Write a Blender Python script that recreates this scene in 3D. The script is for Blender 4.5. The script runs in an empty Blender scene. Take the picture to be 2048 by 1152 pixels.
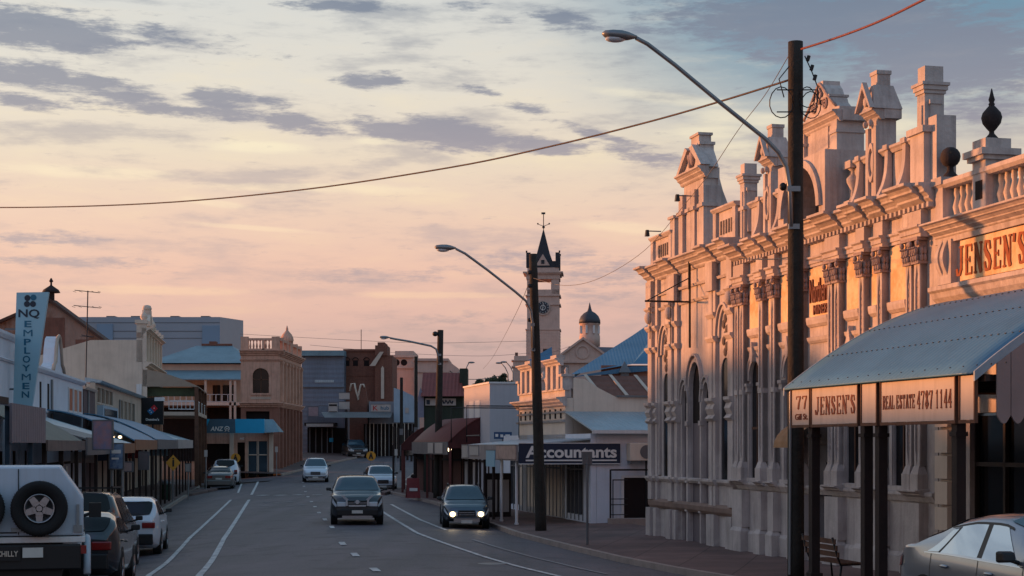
import bpy, math, random
from mathutils import Vector, Matrix
R = math.radians
random.seed(7)
sc = bpy.context.scene
col = sc.collection
# ---------------------------------------------------------------- camera
FPX = 3200.0; HOR = 890.0; EYE = 3.0
cam_d = bpy.data.cameras.new('camera'); cam = bpy.data.objects.new('camera', cam_d); col.objects.link(cam)
cam.location = (0, 0, EYE); cam.rotation_euler = (R(90), 0, 0)
cam_d.sensor_width = 36; cam_d.lens = FPX / 2048 * 36
cam_d.shift_y = (HOR - 576) / 2048
cam_d.clip_start = 0.3; cam_d.clip_end = 9000
sc.camera = cam
# ---------------------------------------------------------------- light
SUN_AZ = -68.0; SUN_EL = 3.4          # degrees left of the view, above the horizon
sd = bpy.data.lights.new('sun', 'SUN'); so = bpy.data.objects.new('sun', sd); col.objects.link(so)
sd.energy = 5.0; sd.color = (1.0, 0.37, 0.13); sd.angle = R(2.2)
sv = Vector((math.sin(R(SUN_AZ)) * math.cos(R(SUN_EL)), math.cos(R(SUN_AZ)) * math.cos(R(SUN_EL)), math.sin(R(SUN_EL))))
so.rotation_euler = sv.to_track_quat('Z', 'Y').to_euler(); so.location = (-60, 60, 40)
sc.view_settings.view_transform = 'Standard'; sc.view_settings.look = 'None'
sc.view_settings.exposure = 0.2; sc.view_settings.gamma = 1.0

def lin(c):
    return tuple(((v / 255) / 12.92 if v / 255 < 0.04045 else ((v / 255 + .055) / 1.055) ** 2.4) for v in c) + (1.0,)

class NT:
    def __init__(s, nt): s.nt = nt
    def n(s, typ, **kw):
        nd = s.nt.nodes.new(typ)
        for k, v in kw.items():
            if k.startswith('i_'):
                key = k[2:]; nd.inputs[int(key) if key.isdigit() else key.replace('_', ' ')].default_value = v
            else: setattr(nd, k, v)
        return nd
    def l(s, a, b): s.nt.links.new(a, b)
    def m(s, op, a, b=None, c=None, clamp=False):
        nd = s.nt.nodes.new('ShaderNodeMath'); nd.operation = op; nd.use_clamp = clamp
        for i, v in enumerate((a, b, c)):
            if v is None: continue
            if hasattr(v, 'links'): s.l(v, nd.inputs[i])
            else: nd.inputs[i].default_value = v
        return nd.outputs[0]
    def ramp(s, fac, stops):
        nd = s.nt.nodes.new('ShaderNodeValToRGB'); cr = nd.color_ramp
        while len(cr.elements) < len(stops): cr.elements.new(0.5)
        for e, (p, c) in zip(cr.elements, stops): e.position = p; e.color = c if len(c) == 4 else tuple(c) + (1,)
        s.l(fac, nd.inputs[0]); return nd.outputs[0]
    def mix(s, f, a, b, blend='MIX'):
        nd = s.nt.nodes.new('ShaderNodeMix'); nd.data_type = 'RGBA'; nd.blend_type = blend
        for v, i in ((f, 0), (a, 6), (b, 7)):
            if hasattr(v, 'links'): s.l(v, nd.inputs[i])
            else: nd.inputs[i].default_value = v
        return nd.outputs[2]

# ---------------------------------------------------------------- sky
w = bpy.data.worlds.new('World'); sc.world = w; w.use_nodes = True
wn = NT(w.node_tree); w.node_tree.nodes.clear()
tc = wn.n('ShaderNodeTexCoord'); sep = wn.n('ShaderNodeSeparateXYZ'); wn.l(tc.outputs['Generated'], sep.inputs[0])
el = wn.m('MULTIPLY', wn.m('ARCSINE', sep.outputs[2]), 57.29578)
az = wn.m('MULTIPLY', wn.m('ARCTAN2', sep.outputs[0], sep.outputs[1]), 57.29578)
elf = wn.m('DIVIDE', wn.m('ADD', el, 5.0), 95.0, clamp=True)
def ep(e): return (e + 5) / 95
GS = [(-5, (120, 108, 112)), (1.5, (158, 135, 144)), (3.2, (180, 148, 156)), (4.6, (208, 162, 158)), (6.2, (222, 174, 160)), (8.0, (225, 187, 168)),
      (10.2, (224, 203, 181)), (12.6, (217, 207, 194)), (15.5, (206, 204, 199)), (22, (176, 188, 202)), (40, (150, 166, 192)), (90, (124, 142, 178))]
g_left = wn.ramp(elf, [(ep(e), lin(c)) for e, c in GS])
SKY_GAIN = .87
GB = [(-5, (96, 80, 78)), (2, (146, 124, 126)), (8, (146, 130, 140)), (14, (136, 138, 160)), (25, (130, 148, 180)), (45, (120, 142, 182)), (90, (112, 134, 176))]
g_back = wn.ramp(elf, [(ep(e), lin(c)) for e, c in GB])
# 0 in front/left, 1 to the right and behind
daz = wn.m('ABSOLUTE', wn.m('WRAP', wn.m('SUBTRACT', az, -45.0), 180.0, -180.0))
fb = wn.n('ShaderNodeMapRange', interpolation_type='SMOOTHSTEP'); wn.l(daz, fb.inputs[0])
fb.inputs[1].default_value = 56; fb.inputs[2].default_value = 104
base = wn.mix(fb.outputs[0], g_left, g_back)
# bluer towards the upper right of the view
azr = wn.n('ShaderNodeMapRange', interpolation_type='SMOOTHSTEP'); wn.l(wn.m('ADD', az, wn.m('MULTIPLY', el, 0.55)), azr.inputs[0])
azr.inputs[1].default_value = 7; azr.inputs[2].default_value = 17
elr = wn.n('ShaderNodeMapRange', interpolation_type='SMOOTHSTEP'); wn.l(el, elr.inputs[0])
elr.inputs[1].default_value = 8; elr.inputs[2].default_value = 15
base = wn.mix(wn.m('MULTIPLY', azr.outputs[0], elr.outputs[0]), base, lin((98, 132, 156)))
# soft structure
comb = wn.n('ShaderNodeCombineXYZ'); wn.l(wn.m('MULTIPLY', az, 0.10), comb.inputs[0]); wn.l(wn.m('MULTIPLY', el, 0.48), comb.inputs[1])
nz = wn.n('ShaderNodeTexNoise', i_Scale=1.6, i_Detail=8.0, i_Roughness=0.62); wn.l(comb.outputs[0], nz.inputs['Vector'])
comb2 = wn.n('ShaderNodeCombineXYZ'); wn.l(wn.m('MULTIPLY', az, 0.32), comb2.inputs[0]); wn.l(wn.m('MULTIPLY', el, 1.5), comb2.inputs[1])
nz2 = wn.n('ShaderNodeTexNoise', i_Scale=2.6, i_Detail=9.0, i_Roughness=0.68); wn.l(comb2.outputs[0], nz2.inputs['Vector'])
comb3 = wn.n('ShaderNodeCombineXYZ'); wn.l(az, comb3.inputs[0]); wn.l(el, comb3.inputs[1])
def pe(px, py):
    a = math.atan((px - 1024) / FPX); return math.degrees(a), math.degrees(math.atan((HOR - py) / FPX * math.cos(a)))
# clouds: (px, py, half width, half height, tilt in px per px, weight, tone) described as seen, stored as directions
CL = [(90, 62, 190, 44, .05, 1.0), (330, 72, 120, 26, .15, .6), (60, 150, 170, 28, .08, .95), (230, 180, 120, 26, .25, .9), (60, 205, 90, 18, .05, .8),
      (440, 198, 80, 24, 0, .95), (550, 205, 55, 14, .1, .75), (430, 228, 320, 15, .05, .8), (590, 245, 120, 20, .12, .9), (800, 262, 120, 22, .12, 1.0), (900, 268, 130, 34, .12, 1.1),
      (1080, 292, 110, 20, .05, .95), (1190, 268, 110, 12, .28, .75), (1290, 310, 130, 22, .25, .7), (1400, 335, 120, 14, .2, .55), (740, 160, 80, 18, 0, .85), (960, 180, 50, 12, .1, .65), (1060, 215, 70, 14, .15, .6),
      (690, 12, 130, 14, 0, .85), (1130, 40, 90, 24, .15, .75), (1300, 60, 80, 14, .1, .55), (1000, 40, 70, 14, .1, .4), (480, 95, 120, 20, .1, .35), (940, 12, 80, 14, .0, .45),
      (1640, 40, 360, 60, .05, 1.0), (1900, 110, 230, 90, .1, 1.0), (1560, 110, 120, 24, .1, .65), (1740, 170, 130, 30, .0, .75), (1960, 215, 110, 34, 0, .7), (1450, 18, 170, 24, .0, .7),
      (90, 478, 150, 20, 0, .6), (150, 524, 200, 13, 0, .7), (330, 545, 90, 7, 0, .4), (740, 552, 210, 18, 0, .55), (1060, 520, 160, 34, .0, .6), (960, 540, 110, 20, 0, .4), (1210, 545, 150, 36, .05, .6), (1180, 590, 110, 22, 0, .55),
      (960, 640, 210, 18, 0, .5), (730, 660, 240, 10, 0, .35), (1000, 688, 260, 16, 0, .5), (400, 695, 240, 8, 0, .3), (820, 500, 90, 9, 0, .25), (240, 610, 170, 9, 0, .3), (1290, 600, 100, 30, 0, .35), (120, 620, 150, 12, 0, .25)]
fld = None
for (px, py, hx, hy, tl, wt) in CL:
    a0, e0 = pe(px, py); sx = 1 / (hx / 55.8); sy = 1 / (hy / 55.8)
    mp = wn.n('ShaderNodeMapping', vector_type='TEXTURE')
    mp.inputs['Location'].default_value = (a0, e0, 0); mp.inputs['Rotation'].default_value = (0, 0, -math.atan(tl)); mp.inputs['Scale'].default_value = (1 / sx, 1 / sy, 1)
    wn.l(comb3.outputs[0], mp.inputs[0])
    ln = wn.n('ShaderNodeVectorMath', operation='LENGTH'); wn.l(mp.outputs[0], ln.inputs[0])
    v = wn.m('MULTIPLY', wn.m('SUBTRACT', 1.4, ln.outputs['Value'], clamp=True), wt * 1.1)
    fld = v if fld is None else wn.m('SMOOTH_MAX', fld, v, 0.12)
rag = wn.m('ADD', fld, wn.m('MULTIPLY', wn.m('SUBTRACT', nz2.outputs[0], 0.52), 2.3))
cm = wn.n('ShaderNodeMapRange', interpolation_type='SMOOTHSTEP'); wn.l(rag, cm.inputs[0]); cm.inputs[1].default_value = .22; cm.inputs[2].default_value = .88
cm.inputs[4].default_value = .88
ccol = wn.ramp(elf, [(ep(2), lin((150, 128, 142))), (ep(5), lin((172, 142, 150))), (ep(8), lin((160, 140, 152))), (ep(12), lin((126, 122, 140))), (ep(17), lin((92, 106, 130))), (ep(40), lin((70, 94, 130)))])
# thin bright streaks
st = wn.n('ShaderNodeMapRange', interpolation_type='SMOOTHSTEP'); wn.l(nz.outputs[0], st.inputs[0]); st.inputs[1].default_value = .5; st.inputs[2].default_value = .72
scol = wn.ramp(elf, [(ep(2), lin((196, 156, 150))), (ep(6), lin((236, 190, 160))), (ep(10), lin((240, 218, 178))), (ep(16), lin((214, 206, 196))), (ep(40), lin((110, 140, 180)))])
base = wn.mix(wn.m('MULTIPLY', st.outputs[0], 0.42), base, scol)
st2 = wn.n('ShaderNodeMapRange', interpolation_type='SMOOTHSTEP'); wn.l(nz.outputs[0], st2.inputs[0]); st2.inputs[1].default_value = .52; st2.inputs[2].default_value = .34
base = wn.mix(wn.m('MULTIPLY', st2.outputs[0], 0.5), base, ccol)
BR = [(1330, 195, 150, 14, .12), (1480, 235, 130, 18, .1), (1430, 265, 120, 16, 0), (500, 455, 150, 6, .05), (440, 408, 70, 8, .1), (520, 295, 110, 12, 0), (760, 282, 60, 10, 0), (1500, 300, 90, 24, 0), (1760, 250, 120, 20, 0), (200, 345, 200, 14, 0), (600, 375, 240, 12, 0), (1260, 455, 130, 12, .1), (900, 590, 240, 8, 0), (300, 580, 240, 10, 0)]
bf = None
for (px, py, hx, hy, tl) in BR:
    a0, e0 = pe(px, py); mp = wn.n('ShaderNodeMapping', vector_type='TEXTURE'); mp.inputs['Location'].default_value = (a0, e0, 0); mp.inputs['Rotation'].default_value = (0, 0, -math.atan(tl)); mp.inputs['Scale'].default_value = (hx / 55.8, hy / 55.8, 1)
    wn.l(comb3.outputs[0], mp.inputs[0]); ln = wn.n('ShaderNodeVectorMath', operation='LENGTH'); wn.l(mp.outputs[0], ln.inputs[0]); v = wn.m('SUBTRACT', 1.5, ln.outputs['Value'], clamp=True)
    bf = v if bf is None else wn.m('SMOOTH_MAX', bf, v, .12)
bm_ = wn.n('ShaderNodeMapRange', interpolation_type='SMOOTHSTEP'); wn.l(wn.m('ADD', bf, wn.m('MULTIPLY', wn.m('SUBTRACT', nz.outputs[0], .5), 2.2)), bm_.inputs[0]); bm_.inputs[1].default_value = .3; bm_.inputs[2].default_value = 1.3; bm_.inputs[4].default_value = .6
bcol = wn.ramp(elf, [(ep(3), lin((214, 172, 158))), (ep(6), lin((240, 196, 164))), (ep(10), lin((244, 226, 190))), (ep(16), lin((226, 222, 208)))])
base = wn.mix(bm_.outputs[0], base, bcol)
sky = wn.mix(cm.outputs[0], base, ccol)
vfg = wn.n('ShaderNodeMapRange', interpolation_type='SMOOTHSTEP'); wn.l(daz, vfg.inputs[0]); vfg.inputs[1].default_value = 60; vfg.inputs[2].default_value = 120; vfg.inputs[3].default_value = SKY_GAIN; vfg.inputs[4].default_value = 1.38
nish = wn.n('ShaderNodeTexSky'); nish.sky_type = 'NISHITA'; nish.sun_disc = False
nish.sun_elevation = R(SUN_EL); nish.sun_rotation = R(SUN_AZ)
bg1 = wn.n('ShaderNodeBackground', i_Strength=0.97); wn.l(sky, bg1.inputs[0]); wn.l(vfg.outputs[0], bg1.inputs['Strength'])
bg2 = wn.n('ShaderNodeBackground', i_Strength=0.05); wn.l(nish.outputs[0], bg2.inputs[0])
ads = wn.n('ShaderNodeAddShader'); wn.l(bg1.outputs[0], ads.inputs[0]); wn.l(bg2.outputs[0], ads.inputs[1])
wo = wn.n('ShaderNodeOutputWorld'); wn.l(ads.outputs[0], wo.inputs[0])

# ---------------------------------------------------------------- materials
MATS = {}
def mat(name, c, rough=.8, metal=0., var=.25, scale=2., bump=.15, bscale=30., streak=0., spec=.4, corr=None, coat=0., dirt=None, brick=None, c2=None, emis=None, trans=0.):
    """Procedural surface: base colour broken by two noises, optional vertical streaks, corrugation, brick pattern."""
    if name in MATS: return MATS[name]
    m = bpy.data.materials.new(name); m.use_nodes = True; nt = NT(m.node_tree); b = m.node_tree.nodes['Principled BSDF']
    c = lin(c); tcn = nt.n('ShaderNodeTexCoord'); ob = tcn.outputs['Object']
    n1 = nt.n('ShaderNodeTexNoise', i_Scale=scale, i_Detail=6.0, i_Roughness=.6); nt.l(ob, n1.inputs['Vector'])
    dark = tuple(v * (1 - var) for v in c[:3]) + (1,); lite = tuple(min(1, v * (1 + var * .6)) for v in c[:3]) + (1,)
    out = nt.ramp(n1.outputs[0], [(.3, dark), (.52, c), (.72, lite)])
    if c2 is not None:
        n3 = nt.n('ShaderNodeTexNoise', i_Scale=scale * .55, i_Detail=7.0, i_Roughness=.7); nt.l(ob, n3.inputs['Vector'])
        f3 = nt.ramp(n3.outputs[0], [(.46, (0, 0, 0, 1)), (.6, (1, 1, 1, 1))]); out = nt.mix(f3, out, lin(c2))
    if brick:
        bt = nt.n('ShaderNodeTexBrick'); bt.inputs['Scale'].default_value = brick; bt.inputs['Mortar Size'].default_value = .012
        bt.inputs['Color1'].default_value = c; bt.inputs['Color2'].default_value = tuple(v * .7 for v in c[:3]) + (1,); bt.inputs['Mortar'].default_value = tuple(min(1, v * 1.3) for v in c[:3]) + (1,)
        sx = nt.n('ShaderNodeSeparateXYZ'); nt.l(ob, sx.inputs[0]); cx = nt.n('ShaderNodeCombineXYZ')
        nt.l(nt.m('ADD', sx.outputs[0], sx.outputs[1]), cx.inputs[0]); nt.l(sx.outputs[2], cx.inputs[1]); nt.l(cx.outputs[0], bt.inputs['Vector'])
        out = nt.mix(.75, out, bt.outputs[0])
    if streak or dirt:
        mp = nt.n('ShaderNodeMapping'); mp.inputs['Scale'].default_value = (4.5, 4.5, .35); nt.l(ob, mp.inputs[0])
        n2 = nt.n('ShaderNodeTexNoise', i_Scale=1.5, i_Detail=5.0, i_Roughness=.65); nt.l(mp.outputs[0], n2.inputs['Vector'])
        f = nt.ramp(n2.outputs[0], [(.47, (0, 0, 0, 1)), (.72, (1, 1, 1, 1))])
        out = nt.mix(nt.m('MULTIPLY', f, streak or .5), out, lin(dirt) if dirt else tuple(v * .35 for v in c[:3]) + (1,))
    nt.l(out, b.inputs['Base Color'])
    b.inputs['Roughness'].default_value = rough; b.inputs['Metallic'].default_value = metal
    b.inputs['Specular IOR Level'].default_value = spec; b.inputs['Coat Weight'].default_value = coat; b.inputs['Coat Roughness'].default_value = .05
    if trans: b.inputs['Transmission Weight'].default_value = trans
    h = None
    if bump:
        nb = nt.n('ShaderNodeTexNoise', i_Scale=bscale, i_Detail=4.0); nt.l(ob, nb.inputs['Vector']); h = nt.m('MULTIPLY', nb.outputs[0], bump)
    if corr:                                  # (axis, waves per metre)
        sx = nt.n('ShaderNodeSeparateXYZ'); nt.l(ob, sx.inputs[0])
        wv = nt.m('MULTIPLY', nt.m('SINE', nt.m('MULTIPLY', sx.outputs[corr[0]], corr[1] * 6.2832)), corr[2] if len(corr) > 2 else .4)
        h = wv if h is None else nt.m('ADD', h, wv)
    if h is not None:
        bp = nt.n('ShaderNodeBump', i_Strength=.6, i_Distance=.03); nt.l(h, bp.inputs['Height']); nt.l(bp.outputs[0], b.inputs['Normal'])
    if emis:
        b.inputs['Emission Color'].default_value = lin(emis[0]); b.inputs['Emission Strength'].default_value = emis[1]
    MATS[name] = m; return m

stucco   = mat('pale_stucco', (188, 177, 170), .85, var=.22, scale=1.3, bump=.7, bscale=14, streak=.42, dirt=(110, 98, 92), c2=(172, 160, 154))
stucco_d = mat('stucco_painted_shade', (96, 86, 82), .9, var=.16, scale=2.0, bump=.4, bscale=16, streak=.3)  # darker stucco copy; the shade of recesses is painted into its colour
ornament = mat('carved_ornament', (156, 138, 132), .9, var=.2, scale=9, bump=1.0, bscale=26)
patchy   = mat('flaking_stucco', (222, 194, 152), .9, var=.16, scale=2.6, bump=.7, bscale=12, c2=(206, 164, 116))
cream    = mat('cream_render', (208, 190, 172), .85, var=.16, scale=.7, bump=.3, bscale=10, streak=.2, dirt=(140, 120, 106))
beige    = mat('beige_render', (184, 164, 146), .88, var=.16, scale=.6, bump=.3, bscale=8, streak=.2)
white_p  = mat('white_paint', (206, 204, 202), .6, var=.08, scale=1.2, bump=.2, bscale=20, streak=.25)
white_w  = mat('whitewashed_wall', (204, 208, 216), .8, var=.1, scale=.8, bump=.3, bscale=12, streak=.15, dirt=(138, 132, 130))
blue_w   = mat('pale_blue_paint', (150, 168, 182), .7, var=.1, scale=1, bump=.2, bscale=12, streak=.2)
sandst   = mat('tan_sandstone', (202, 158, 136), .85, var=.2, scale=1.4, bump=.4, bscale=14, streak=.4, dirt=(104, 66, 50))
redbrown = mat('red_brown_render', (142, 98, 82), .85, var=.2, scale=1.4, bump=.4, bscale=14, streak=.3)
brickm   = mat('red_brick', (122, 82, 68), .9, var=.25, scale=1.2, bump=.3, brick=3.2, streak=.4)
pale_post = mat('pale_trim', (190, 176, 160), .7, var=.1, bump=.1)
darkvoid = mat('painted_unlit_dark', (28, 16, 14), .9, var=.4, scale=1.2, bump=0)  # near-black fill painted where openings show only unlit depth
darkwood = mat('dark_timber', (40, 26, 22), .75, var=.35, scale=3, bump=.4, bscale=20)
brownwood = mat('brown_timber', (92, 62, 46), .75, var=.35, scale=3, bump=.4, bscale=20)
polewood = mat('weathered_pole_timber', (46, 42, 37), .9, var=.35, scale=5, bump=1.0, bscale=18, streak=.6)
glassd   = mat('dark_glass', (18, 20, 24), .12, var=.3, scale=.8, bump=0, spec=.3)
glassb   = mat('blue_window_glass', (52, 72, 84), .08, var=.2, scale=.8, bump=0, spec=.9)
roof_b   = mat('blue_grey_iron', (70, 116, 146), .5, .1, var=.16, scale=.7, bump=.1, bscale=8, streak=.18, corr=(0, 7, .1))
roof_by  = mat('blue_grey_iron_cross', (92, 128, 146), .45, .15, var=.14, scale=.9, bump=.1, bscale=8, streak=.18, corr=(1, 7, .1))
roof_h   = mat('faded_blue_iron', (112, 138, 148), .55, .1, var=.2, scale=.7, bump=.1, bscale=8, streak=.2, corr=(0, 7, .1))
roof_w   = mat('silver_iron', (158, 174, 182), .4, .3, var=.15, scale=.8, bump=.1, corr=(0, 5.5), streak=.3)
roof_g   = mat('grey_iron', (112, 112, 112), .55, .2, var=.2, scale=.8, bump=.1, corr=(0, 5), streak=.4)
roof_r   = mat('red_iron', (122, 52, 44), .55, .1, var=.2, scale=1, bump=.1, corr=(0, 5), streak=.3)
red_p    = mat('red_paint', (96, 44, 38), .6, var=.15, bump=.1)
rust     = mat('rusted_iron', (150, 126, 114), .8, .2, var=.25, scale=.9, bump=.2, corr=(0, 4), c2=(122, 84, 64), streak=.6, dirt=(150, 134, 124))
rust2    = mat('rust_red_sheet', (118, 82, 70), .8, .1, var=.25, scale=1.2, bump=.2, corr=(0, 4), streak=.4)
green_w  = mat('dark_green_boards', (40, 50, 38), .7, var=.2, bump=.2, corr=(0, 3), streak=.3)
navy     = mat('navy_sign', (26, 40, 62), .45, var=.08, bump=0)
letterw  = mat('white_lettering', (222, 218, 212), .5, var=.05, bump=0)
letterb  = mat('teal_lettering', (30, 96, 122), .5, var=.05, bump=0)
letterk  = mat('ink_lettering', (24, 38, 54), .5, var=.05, bump=0)
letterbr = mat('brown_lettering', (104, 50, 36), .7, var=.2, scale=6, bump=0)
letterrd = mat('rust_lettering', (146, 76, 40), .8, var=.3, scale=6, bump=0)
signblue = mat('pale_blue_signface', (140, 178, 192), .45, var=.05, scale=.6, bump=0)
signwh   = mat('white_signface', (176, 166, 158), .5, var=.12, scale=1.2, bump=.05, streak=.3)
teal     = mat('teal_signface', (30, 160, 204), .45, var=.06, bump=0)
tealgrey = mat('blue_grey_signface', (64, 92, 108), .5, var=.06, bump=0)
blackp   = mat('black_paint', (18, 18, 20), .5, var=.2, bump=.05)
greyp    = mat('grey_metal', (104, 104, 106), .5, .4, var=.15, bump=.05)
galv     = mat('galvanised_steel', (128, 132, 134), .45, .5, var=.15, bump=.05)
yellow   = mat('amber_sign', (200, 136, 40), .5, var=.08, bump=0)
bluesign = mat('blue_street_sign', (44, 74, 110), .5, var=.06, bump=0)
slate    = mat('dark_slate', (44, 46, 52), .7, var=.25, scale=3, bump=.4, bscale=20)
pinkst   = mat('pink_grey_stone', (196, 168, 154), .85, var=.12, scale=1, bump=.3, streak=.25)
urnm     = mat('blackened_stone', (46, 38, 38), .85, var=.3, scale=6, bump=.6)
concrete = mat('footpath_concrete', (112, 88, 82), .85, var=.25, scale=.8, bump=.4, bscale=22, c2=(92, 74, 70))
kerbm    = mat('kerb_stone', (150, 134, 124), .85, var=.22, scale=2, bump=.4, bscale=16)
paintl   = mat('road_paint', (206, 202, 196), .75, var=.3, scale=7, bump=.3, c2=(150, 146, 144))
paintf   = mat('faded_road_paint', (140, 136, 134), .75, var=.35, scale=5, bump=.2)
earth    = mat('bare_ground', (84, 72, 62), .95, var=.3, scale=.3, bump=.5)
leafm    = mat('foliage', (58, 66, 44), .8, var=.5, scale=1.5, bump=.2)
barkm    = mat('bark', (70, 58, 48), .9, var=.3, scale=4, bump=.6)
tyre     = mat('tyre_rubber', (22, 22, 23), .85, var=.2, scale=6, bump=.4, bscale=40)
alloy    = mat('alloy_rim', (150, 152, 156), .3, .8, var=.1, bump=0)
blackpl  = mat('black_plastic', (20, 20, 22), .5, var=.2, bump=0)
lampglass = mat('lamp_glass', (190, 196, 200), .15, var=.05, bump=0, spec=.8)
tailred  = mat('tail_lamp_red', (120, 16, 14), .2, var=.1, bump=0, spec=.7)
headon   = mat('lit_headlamp', (255, 226, 180), .3, var=.02, bump=0, emis=((255, 214, 150), 9))
lampon   = mat('lit_lamp', (255, 232, 200), .4, var=.02, bump=0, emis=((255, 222, 176), 8))
chrome   = mat('chrome', (190, 192, 196), .12, .95, var=.05, bump=0)
platem   = mat('plate_white', (190, 188, 180), .5, var=.1, scale=8, bump=0)
def paint(name, c, metal=.0): return mat(name, c, .32, metal, var=.05, scale=1.2, bump=0, coat=.9, spec=.5)
car_white = paint('white_car_paint', (196, 204, 212)); car_silver = paint('silver_car_paint', (142, 148, 156), .75)
car_dark = paint('charcoal_car_paint', (34, 38, 44), .3); car_grey = paint('grey_car_paint', (96, 98, 96), .6); car_slate = paint('slate_car_paint', (64, 76, 88), .6)
canopy_w = mat('white_canopy_shell', (172, 184, 196), .45, var=.08, scale=1.4, bump=.03, bscale=60, streak=.18, dirt=(128, 116, 104))

# asphalt: aggregate, tar patches and wheel-polished bands
def asphalt_mat():
    m = bpy.data.materials.new('asphalt'); m.use_nodes = True; nt = NT(m.node_tree); b = m.node_tree.nodes['Principled BSDF']
    t = nt.n('ShaderNodeTexCoord'); ob = t.outputs['Object']
    a = nt.n('ShaderNodeTexNoise', i_Scale=.22, i_Detail=6.0, i_Roughness=.6); nt.l(ob, a.inputs['Vector'])
    f = nt.n('ShaderNodeTexNoise', i_Scale=24.0, i_Detail=3.0); nt.l(ob, f.inputs['Vector'])
    mp = nt.n('ShaderNodeMapping'); mp.inputs['Rotation'].default_value = (0, 0, R(-8.5)); mp.inputs['Scale'].default_value = (1.2, .03, 1); nt.l(ob, mp.inputs[0])
    s = nt.n('ShaderNodeTexNoise', i_Scale=1.0, i_Detail=4.0); nt.l(mp.outputs[0], s.inputs['Vector'])
    c = nt.ramp(a.outputs[0], [(.3, lin((64, 58, 64))), (.7, lin((94, 84, 90)))])
    c = nt.mix(nt.ramp(s.outputs[0], [(.42, (0, 0, 0, 1)), (.66, (.7, .7, .7, 1))]), c, lin((50, 48, 53)))
    c = nt.mix(nt.ramp(f.outputs[0], [(.42, (0, 0, 0, 1)), (.7, (.8, .8, .8, 1))]), c, lin((104, 99, 100)))
    pa = nt.n('ShaderNodeTexNoise', i_Scale=.8, i_Detail=2.0, i_Roughness=.4); nt.l(ob, pa.inputs['Vector'])
    c = nt.mix(nt.ramp(pa.outputs[0], [(.6, (0, 0, 0, 1)), (.63, (.55, .55, .55, 1))]), c, lin((54, 50, 54)))
    v = nt.n('ShaderNodeTexVoronoi', feature='DISTANCE_TO_EDGE', i_Scale=.35); 
    wv = nt.n('ShaderNodeTexNoise', i_Scale=1.5, i_Detail=3.0); nt.l(ob, wv.inputs['Vector'])
    mx = nt.n('ShaderNodeVectorMath', operation='ADD'); nt.l(ob, mx.inputs[0]); nt.l(wv.outputs['Color'], mx.inputs[1]); nt.l(mx.outputs[0], v.inputs['Vector'])
    crk = nt.ramp(v.outputs['Distance'], [(.0, (.6, .6, .6, 1)), (.012, (0, 0, 0, 1))]); c = nt.mix(crk, c, lin((38, 36, 38)))
    nt.l(c, b.inputs['Base Color']); b.inputs['Roughness'].default_value = .62; b.inputs['Specular IOR Level'].default_value = .35
    bp = nt.n('ShaderNodeBump', i_Strength=.5, i_Distance=.02); nt.l(f.outputs[0], bp.inputs['Height']); nt.l(bp.outputs[0], b.inputs['Normal'])
    return m
asphalt = asphalt_mat()
def add_joints(m, sx, sy, rot, dark):
    nt = NT(m.node_tree); b = m.node_tree.nodes['Principled BSDF']; src = b.inputs['Base Color'].links[0].from_socket
    t = nt.n('ShaderNodeTexCoord'); mp = nt.n('ShaderNodeMapping'); mp.inputs['Rotation'].default_value = (0, 0, rot); nt.l(t.outputs['Object'], mp.inputs[0])
    bt = nt.n('ShaderNodeTexBrick', offset=.0); bt.inputs['Scale'].default_value = 1; bt.inputs['Brick Width'].default_value = sx; bt.inputs['Row Height'].default_value = sy; bt.inputs['Mortar Size'].default_value = .018
    bt.inputs['Color1'].default_value = (1, 1, 1, 1); bt.inputs['Color2'].default_value = (.8, .8, .8, 1); bt.inputs['Mortar'].default_value = (dark,) * 3 + (1,); nt.l(mp.outputs[0], bt.inputs['Vector'])
    nt.l(nt.mix(1.0, src, bt.outputs[0], 'MULTIPLY'), b.inputs['Base Color'])
add_joints(concrete, 1.5, 1.5, R(13), .45)
bright_trim = mat('bright_trim', (176, 178, 182), .3, .35, var=.05, bump=0)

# ---------------------------------------------------------------- mesh helpers
ZB = {}
SPLIT = {'parapet', 'frieze_panel', 'string_moulding', 'post', 'balustrade', 'carved_relief', 'window', 'parapet_gable', 'parapet_panel', 'pilaster', 'urn', 'patch_sheet', 'capital', 'shop_dark_panel', 'upper_wall', 'bumper', 'frame_', 'wall_panel', 'column', 'step_peg', 'cable_loop', 'insulator', 'slot_window', 'round_vent', 'chimney', 'edge_panel', 'reflector', 'bracket', 'glazed_panel', 'quoin', 'scroll_bracket', 'tail_light', 'bulb', 'number_plate', 'parapet_slot', 'frieze_slot', 'dot', 'grille_bar', 'door', 'floor', 'lean_to_roof', 'rusted_sheet', 'verandah_roof', 'barge_board', 'tile_half', 'frame_post'}
def tag(o, label=None, cat=None, group=None, kind=None):
    if label: o['label'] = label
    if cat: o['category'] = cat
    if group: o['group'] = group
    if kind: o['kind'] = kind
    return o
def thing(name, label, cat, X=0, Y=0, Z=0, a=0, group=None, absz=True):
    o = bpy.data.objects.new(name, None); col.objects.link(o); o.empty_display_size = .2
    o.location = (X, Y, Z); o.rotation_euler = (0, 0, a); tag(o, label, cat, group)
    ZB[o.name] = Z if absz else 0.0
    return o
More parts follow.
